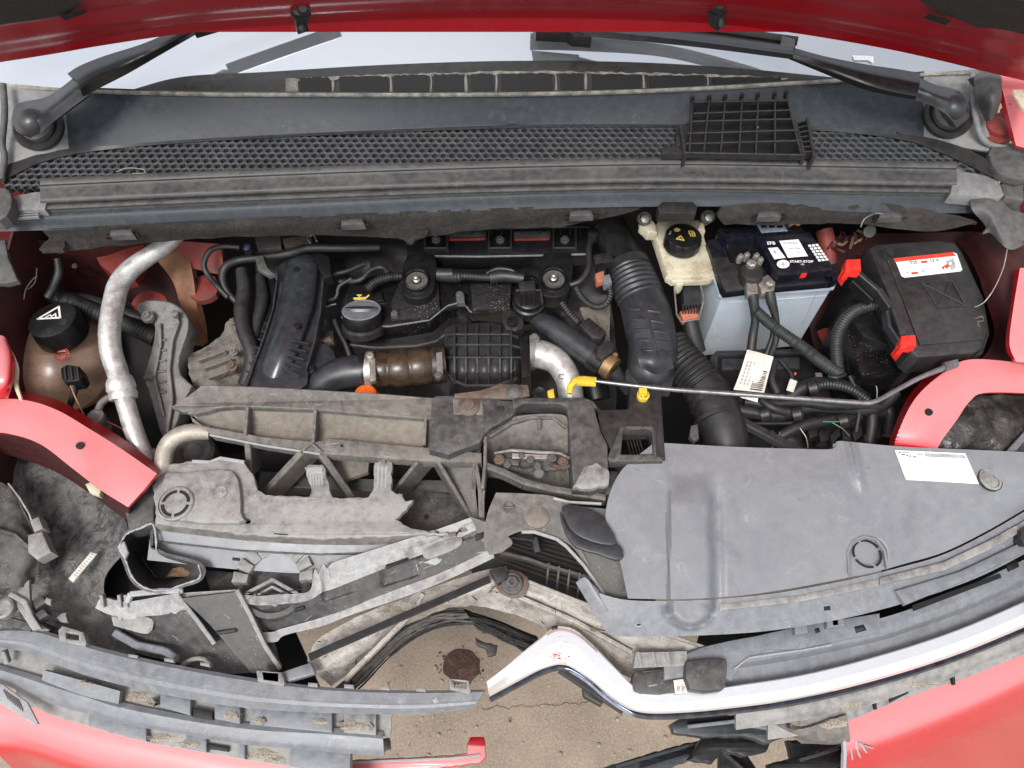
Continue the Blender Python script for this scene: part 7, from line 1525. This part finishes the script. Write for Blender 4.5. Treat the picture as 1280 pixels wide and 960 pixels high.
sheet('housing', t, m_dirtyd, [[(-20, 600, .85), (10, 608, .85), (32, 640, .845)], [(-20, 640, .855), (20, 650, .855), (42, 672, .84)], [(-20, 690, .85), (30, 690, .85), (50, 700, .835)], [(-20, 735, .84), (20, 735, .84), (44, 730, .82)]], nu=30, nv=36, t=.008, crumple=.007, cs=18)
for q_ in ([(36, 650), (48, 645), (54, 660), (42, 666)], [(34, 668), (52, 664), (64, 690), (46, 700), (34, 690)]): S('lug', t, m_dirty, q_, z=.862, t=.02, b=.003)
RIB('fin', t, m_dirty, [(12, 742, .84), (30, 752, .84), (42, 780, .83), (60, 790, .82)], w=6, h=16)
S('fin_plate', t, m_dirty, [(14, 748), (36, 724), (38, 765), (52, 786), (40, 788)], z=.835, t=.006)
for q_ in ([(38, 752), (52, 744), (58, 752), (44, 762)], [(42, 768), (54, 760), (60, 768), (48, 776)]): S('lug', t, m_dirtyd, q_, z=.83, t=.015, b=.002)
LA('pivot', t, m_dirty, P(4, 760, .84), [(.014, -.01), (.014, 0), (.011, .002), (.009, -.002), (.004, -.002)], n=24)
BA('rail', t, m_dirtyd, (-10, 770, .83), (40, 784, .83), 10, 12)
BA('rail', t, m_dirtyd, (36, 776, .80), (70, 790, .80), 10, 12)
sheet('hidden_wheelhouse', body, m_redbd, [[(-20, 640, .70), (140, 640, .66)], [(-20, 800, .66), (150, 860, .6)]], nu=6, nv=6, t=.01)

# ================================================================ RADIATOR AND CONDENSER
t = T('radiator', 'dark slatted radiator grid visible in the gap below the latch panel', 'radiator')
sheet('core', t, m_blackd, [[(590, 640, .74), (690, 650, .74), (800, 680, .74)], [(590, 720, .70), (690, 740, .70), (830, 790, .70)]], nu=8, nv=6, t=.03)
for k in range(13): BA('core_fin', t, m_fin, (600 + k * 5, 690 - k * 3.2, .795), (760 + k * 5, 748 - k * 5.2, .775), 1.8, 6)
for k in range(5): BA('slat', t, m_castd, (686 + k * 13, 704 + k * 4, .805), (683 + k * 13, 732 + k * 5, .79), 2.8, 14)
RIB('slat_frame', t, m_castd, [(625, 690, .81), (660, 698, .808), (682, 706, .806), (740, 722, .80), (770, 732, .795)], w=4, h=12)
RIB('slat_frame', t, m_blackd, [(614, 676, .82), (640, 668, .83), (668, 672, .82), (672, 690, .815)], w=10, h=12)
S('black_scrap', t, m_blackd, [(722, 772), (748, 768), (768, 776), (766, 782), (740, 786), (724, 780)], z=.80, t=.008, b=.001, rag=.001)
t = T('condenser_frame', 'crumpled bent aluminium frame forming an upturned V above the concrete', 'aluminium frame')
sheet('left_arm', t, m_frame, [[(384, 826, .79), (400, 798, .80), (450, 770, .81), (520, 742, .82), (600, 714, .83), (632, 708, .83)], [(392, 838, .795), (420, 815, .805), (470, 784, .815), (540, 756, .825), (610, 730, .835), (640, 724, .835)], [(402, 848, .785), (432, 828, .795), (478, 794, .805), (540, 762, .812), (606, 744, .82), (640, 742, .82)], [(414, 858, .77), (442, 836, .775), (482, 800, .785), (536, 768, .795), (590, 755, .80), (636, 757, .805)]], nu=60, nv=30, t=.01, crumple=.004, cs=28)
sheet('right_arm', t, m_frame, [[(600, 716, .83), (640, 722, .83), (700, 745, .825), (780, 776, .82), (890, 814, .81)], [(596, 732, .825), (640, 738, .825), (700, 762, .82), (780, 796, .815), (880, 832, .80)], [(590, 748, .80), (640, 756, .80), (700, 780, .795), (770, 815, .79), (860, 850, .78)], [(588, 756, .79), (640, 768, .785), (694, 790, .775), (764, 834, .77), (810, 860, .76)]], nu=60, nv=26, t=.01, crumple=.0035, cs=28)
RIB('edge', t, m_frame, [(644, 720, .834), (700, 742, .832), (780, 773, .828), (890, 812, .816)], w=4, h=8)
RIB('ridge', t, m_frame, [(565, 735, .832), (620, 735, .834), (660, 750, .83), (720, 776, .825), (790, 815, .81)], w=5, h=8)
RIB('ridge', t, m_frame, [(528, 742, .828), (520, 760, .825), (490, 790, .815), (430, 850, .79)], w=6, h=8)
bolt(t, 640, 729, .845, 13, m_castd); S('bolt_plate', t, m_rust, [(618, 716), (640, 712), (660, 722), (656, 744), (636, 746), (620, 734)], z=.838, t=.004, sm=2)
S('corner_block', t, m_blackd, [(612, 712), (632, 708), (636, 722), (622, 730)], z=.85, t=.02)
S('grey_foot', t, m_bgrey, [(346, 842), (388, 828), (394, 842), (360, 852)], z=.822, t=.01)
t = T('black_rod', 'thin flat black rod lying diagonally across the crumpled aluminium frame', 'rod')
BA('rod', t, m_black, (386, 821, .832), (612, 723, .862), 8, 5)
t = T('bent_condenser_fins', 'ragged black bent radiator fins hanging under the aluminium frame', 'radiator fins')
random.seed(11)
def finbundle(name, cl, n, w0, mat, z_, rr=(.8, 1.6)):
    mb = MB()
    for i in range(n):
        o1 = random.uniform(-w0, w0); o2 = o1 * random.uniform(.6, 1.2) + random.uniform(-2, 2); ph = random.uniform(0, 6)
        s0 = random.choice([0, 0, .1, .3]); s1 = random.choice([1, 1, .9, .7])
        pts_ = resamp([Vector((a, b_, 0)) for a, b_ in cl], 26); ss = pts_[int(s0 * 25):max(int(s1 * 25), int(s0 * 25) + 4)]
        pp_ = []
        for k, q_ in enumerate(ss):
            f = k / len(ss); pp_.append((P(q_.x + (o1 * (1 - f) + o2 * f) * .6, q_.y + (o1 * (1 - f) + o2 * f) * .8 + math.sin(k * .9 + ph) * .7, z_ + random.uniform(-.002, .002) - .01 * abs(o1) / w0), random.uniform(*rr) * PX))
        tube_mesh(mb, pp_, 4, None, 1.6)
    o_ = mb.build(name, mat, t, 0); o_['kind'] = 'stuff'; return o_
finbundle('fins', [(436, 858), (456, 840), (482, 812), (512, 790), (552, 773), (596, 774), (640, 788), (690, 810)], 60, 10, m_fin, .765)
finbundle('fins', [(440, 850), (466, 824), (496, 796), (530, 775), (560, 768), (590, 768)], 26, 8, m_finl, .775)
finbundle('fins', [(586, 772), (620, 788), (650, 802), (700, 818)], 50, 15, m_fin, .765)
S('fin_tab', t, m_blackd, [(594, 796), (604, 802), (622, 806), (620, 818), (610, 820), (606, 810), (596, 806)], z=.76, t=.01, rag=.001)
S('foot', t, m_duct, [(438, 838), (440, 850), (438, 862), (415, 862), (430, 850)], z=.765, t=.02)

# ================================================================ SLOTS, SAND AND SCRATCHES LAID ON THE SURFACES
def ch(parent, nm): return [o for o in parent.children if o.name.split('.')[0] == nm]
def top_named(nm, k=0):
    r = [o for o in scene.objects if o.parent is None and o.name.split('.')[0] == nm]; return r[k]
bpy.context.view_layer.update()
bs = top_named('broken_bumper_support'); allm = [o for o in bs.children if o.name.split('.')[0] in ('upper_flange', 'face', 'lower_lip', 'box_face', 'box_panel', 'box_top', 'end_plate')]
for q_ in ([(482, 706), (510, 696), (511, 699), (484, 710)], [(368, 761), (381, 757), (382, 761), (369, 765)], [(270, 788), (296, 785), (297, 790), (272, 794)], [(594, 669), (603, 666), (602, 673), (595, 675)]):
    decal('dark_slot', bs, m_blackprint, allm, q_, lift=.0012, sub=3)
decal('bright_pocket', bs, m_dirty, allm, circ(553, 683, 22, 7, 16), lift=.0015) if 0 else None
for q_ in ([(520, 706), (546, 696), (552, 700), (545, 706), (522, 714)], [(410, 724), (470, 702), (472, 708), (412, 731)], [(430, 712), (436, 703), (450, 700), (452, 708), (434, 714)]):
    decal('worn_patch', bs, m_tear, allm, q_, lift=.0006, sub=5, rag=.8)
random.seed(5)
def scr(parent, obs, n, box, mat, rr=(.3, .7), ln=(6, 30), ang=None):
    x0, y0, x1, y1 = box
    mb = MB()
    for _ in range(n):
        x = random.uniform(x0, x1); y = random.uniform(y0, y1); a_ = random.uniform(0, 6.28) if ang is None else ang + random.uniform(-.3, .3); L_ = random.uniform(*ln)
        q = []
        for j in range(7): q.append((x + math.cos(a_) * L_ * j / 6 + random.uniform(-.4, .4), y + math.sin(a_) * L_ * j / 6 + random.uniform(-.4, .4)))
        w_ = [surf(obs, *z, lift=.0001) for z in q]
        if any(v is None for v in w_): continue
        if any((w_[i] - w_[i + 1]).length > .012 for i in range(6)): continue
        r_ = random.uniform(*rr) * PX; tube_mesh(mb, [(v, r_ * (.3 + math.sin(math.pi * (k + .5) / 7))) for k, v in enumerate(w_)], 4)
    if mb.v: tag(mb.build('scratches', mat, parent, 60), kind='stuff')
m_scr = M('pale_scratch', (.30, .30, .295), .7, bump=0); m_scd = M('dark_scratch', (.03, .03, .03), .7, bump=0); m_drop = M('pale_dry_drop', (.38, .37, .35), .8, bump=0)
scr(top_named('radiator_cover'), bigcover, 9, (800, 570, 1270, 740), m_scr, (.1, .25), (4, 16))
scr(top_named('radiator_cover'), bigcover, 6, (800, 570, 1270, 740), m_scd, (.1, .25), (4, 12))
scr(bs, allm, 30, (280, 660, 620, 800), m_scr, (.2, .6), (3, 14), ang=-.4); scr(bs, allm, 14, (140, 760, 340, 840), m_scr, (.2, .5), (3, 14))
bc = top_named('broken_grille_cover'); bcm = ch(bc, 'panel') + ch(bc, 'raised_pad'); scr(bc, bcm, 22, (200, 580, 520, 665), m_scr, (.2, .5), (3, 12))
cbm = top_named('front_crossbeam'); scr(cbm, [o for o in cbm.children], 20, (220, 485, 600, 575), m_scr, (.2, .5), (3, 18), ang=.1)
# drifts of sand and dry mud
def sand(parent, obs, blobs):
    for (x, y, rx, ry) in blobs:
        vv = []; f = []; n = 18; ok = True; ra = [random.uniform(.7, 1.2) for _ in range(n)]
        for r_ in (.02, .4, .75, 1):
            for i in range(n):
                v = surf(obs, x + rx * r_ * ra[i] * math.cos(6.2832 * i / n), y + ry * r_ * ra[i] * math.sin(6.2832 * i / n), .0002 + .0022 * (1 - r_ * r_) * random.uniform(.6, 1.2))
                if v is None: ok = False; break
                vv.append(v)
            if not ok: break
        if not ok: continue
        z0 = sum(v.z for v in vv) / len(vv)
        if max(abs(v.z - z0) for v in vv) > .02: continue
        for k in range(3):
            for i in range(n): f.append([k * n + i, k * n + (i + 1) % n, (k + 1) * n + (i + 1) % n, (k + 1) * n + i])
        f.append(list(range(n))); tag(link('sand_drift', vv, f, m_sand, parent, 60), kind='stuff')
gb = [o for o in scene.objects if o.parent is None and o.name.startswith('grille_bar')]
for g in gb:
    ms = list(g.children)
    if ch(g, 'web'): sand(g, ms, [(172, 871, 20, 7), (188, 880, 12, 5), (292, 895, 14, 6), (325, 901, 9, 5), (440, 908, 22, 7), (110, 853, 12, 5), (400, 902, 10, 4)])
    if ch(g, 'under_web'): sand(g, ms, [(200, 922, 22, 6), (235, 930, 14, 5), (328, 943, 22, 7), (345, 950, 14, 5), (90, 895, 14, 5)])
gg = top_named('lower_grille_bar'); sand(gg, list(gg.children), [(1065, 882, 20, 5), (1000, 905, 12, 4), (1150, 856, 18, 4), (1040, 905, 18, 6)])
cf = top_named('condenser_frame'); scr(cf, list(cf.children), 50, (400, 710, 860, 850), m_scd, (.3, .8), (2, 12)); scr(cf, list(cf.children), 24, (400, 710, 860, 850), m_scr, (.3, .7), (3, 16))
sand(cf, list(cf.children), [(700, 760, 34, 7), (770, 788, 30, 7), (490, 765, 18, 8)])

# rim shards, mud lumps and a few more torn slivers in the broken lower left
hh = top_named('headlamp_housing')
random.seed(31)
for (x_, y_, r_, z_) in ((60, 752, 7, .83), (78, 772, 9, .81)):
    S('torn_sliver', hh, m_dirty if r_ < 10 else m_dirtyd, [(x_ + r_ * random.uniform(.5, 1.5) * math.cos(6.283 * i / 6), y_ + r_ * random.uniform(.4, 1.1) * math.sin(6.283 * i / 6)) for i in range(6)], z=z_, t=.006, b=.001, rag=.0012)
RIB('cracked_edge', hh, m_light, [(10, 604, .862), (24, 622, .862), (36, 642, .858), (46, 668, .852), (52, 696, .846)], w=2, h=5)
RIB('ridge', hh, m_dirtyd, [(-10, 660, .866), (18, 668, .866), (40, 688, .855)], w=4, h=8)
ll = top_named('headlamp_cavity_liner')
lm = ch(ll, 'liner')


# ---------------------------------------------------------------- every object gets its own origin
def finish():
    bpy.context.view_layer.update()
    kids = {}
    for o in scene.objects:
        if o.parent: kids.setdefault(o.parent.name, []).append(o)
    def meshes(o):
        r = [o] if o.type == 'MESH' else []
        for k in kids.get(o.name, []): r += meshes(k)
        return r
    pos = {}
    for o in list(scene.objects):
        if o.type not in ('MESH', 'EMPTY'): continue
        ms = [m for m in ([o] if o.type == 'MESH' else meshes(o)) if len(m.data.vertices)]
        if not ms: pos[o.name] = Vector((0, 0, 0)); print('EMPTY OBJECT', o.name); continue
        lo = Vector((9e9,) * 3); hi = -lo
        for m in ms:
            for v in m.data.vertices:
                for a in range(3): lo[a] = min(lo[a], v.co[a]); hi[a] = max(hi[a], v.co[a])
        pos[o.name] = Vector(((lo.x + hi.x) / 2, (lo.y + hi.y) / 2, lo.z))
    for o in list(scene.objects):
        if o.name not in pos: continue
        if o.type == 'MESH': o.data.transform(Matrix.Translation(-pos[o.name]))
    for o in list(scene.objects):
        if o.name not in pos: continue
        o.location = pos[o.name] - (pos[o.parent.name] if o.parent else Vector((0, 0, 0)))
finish()
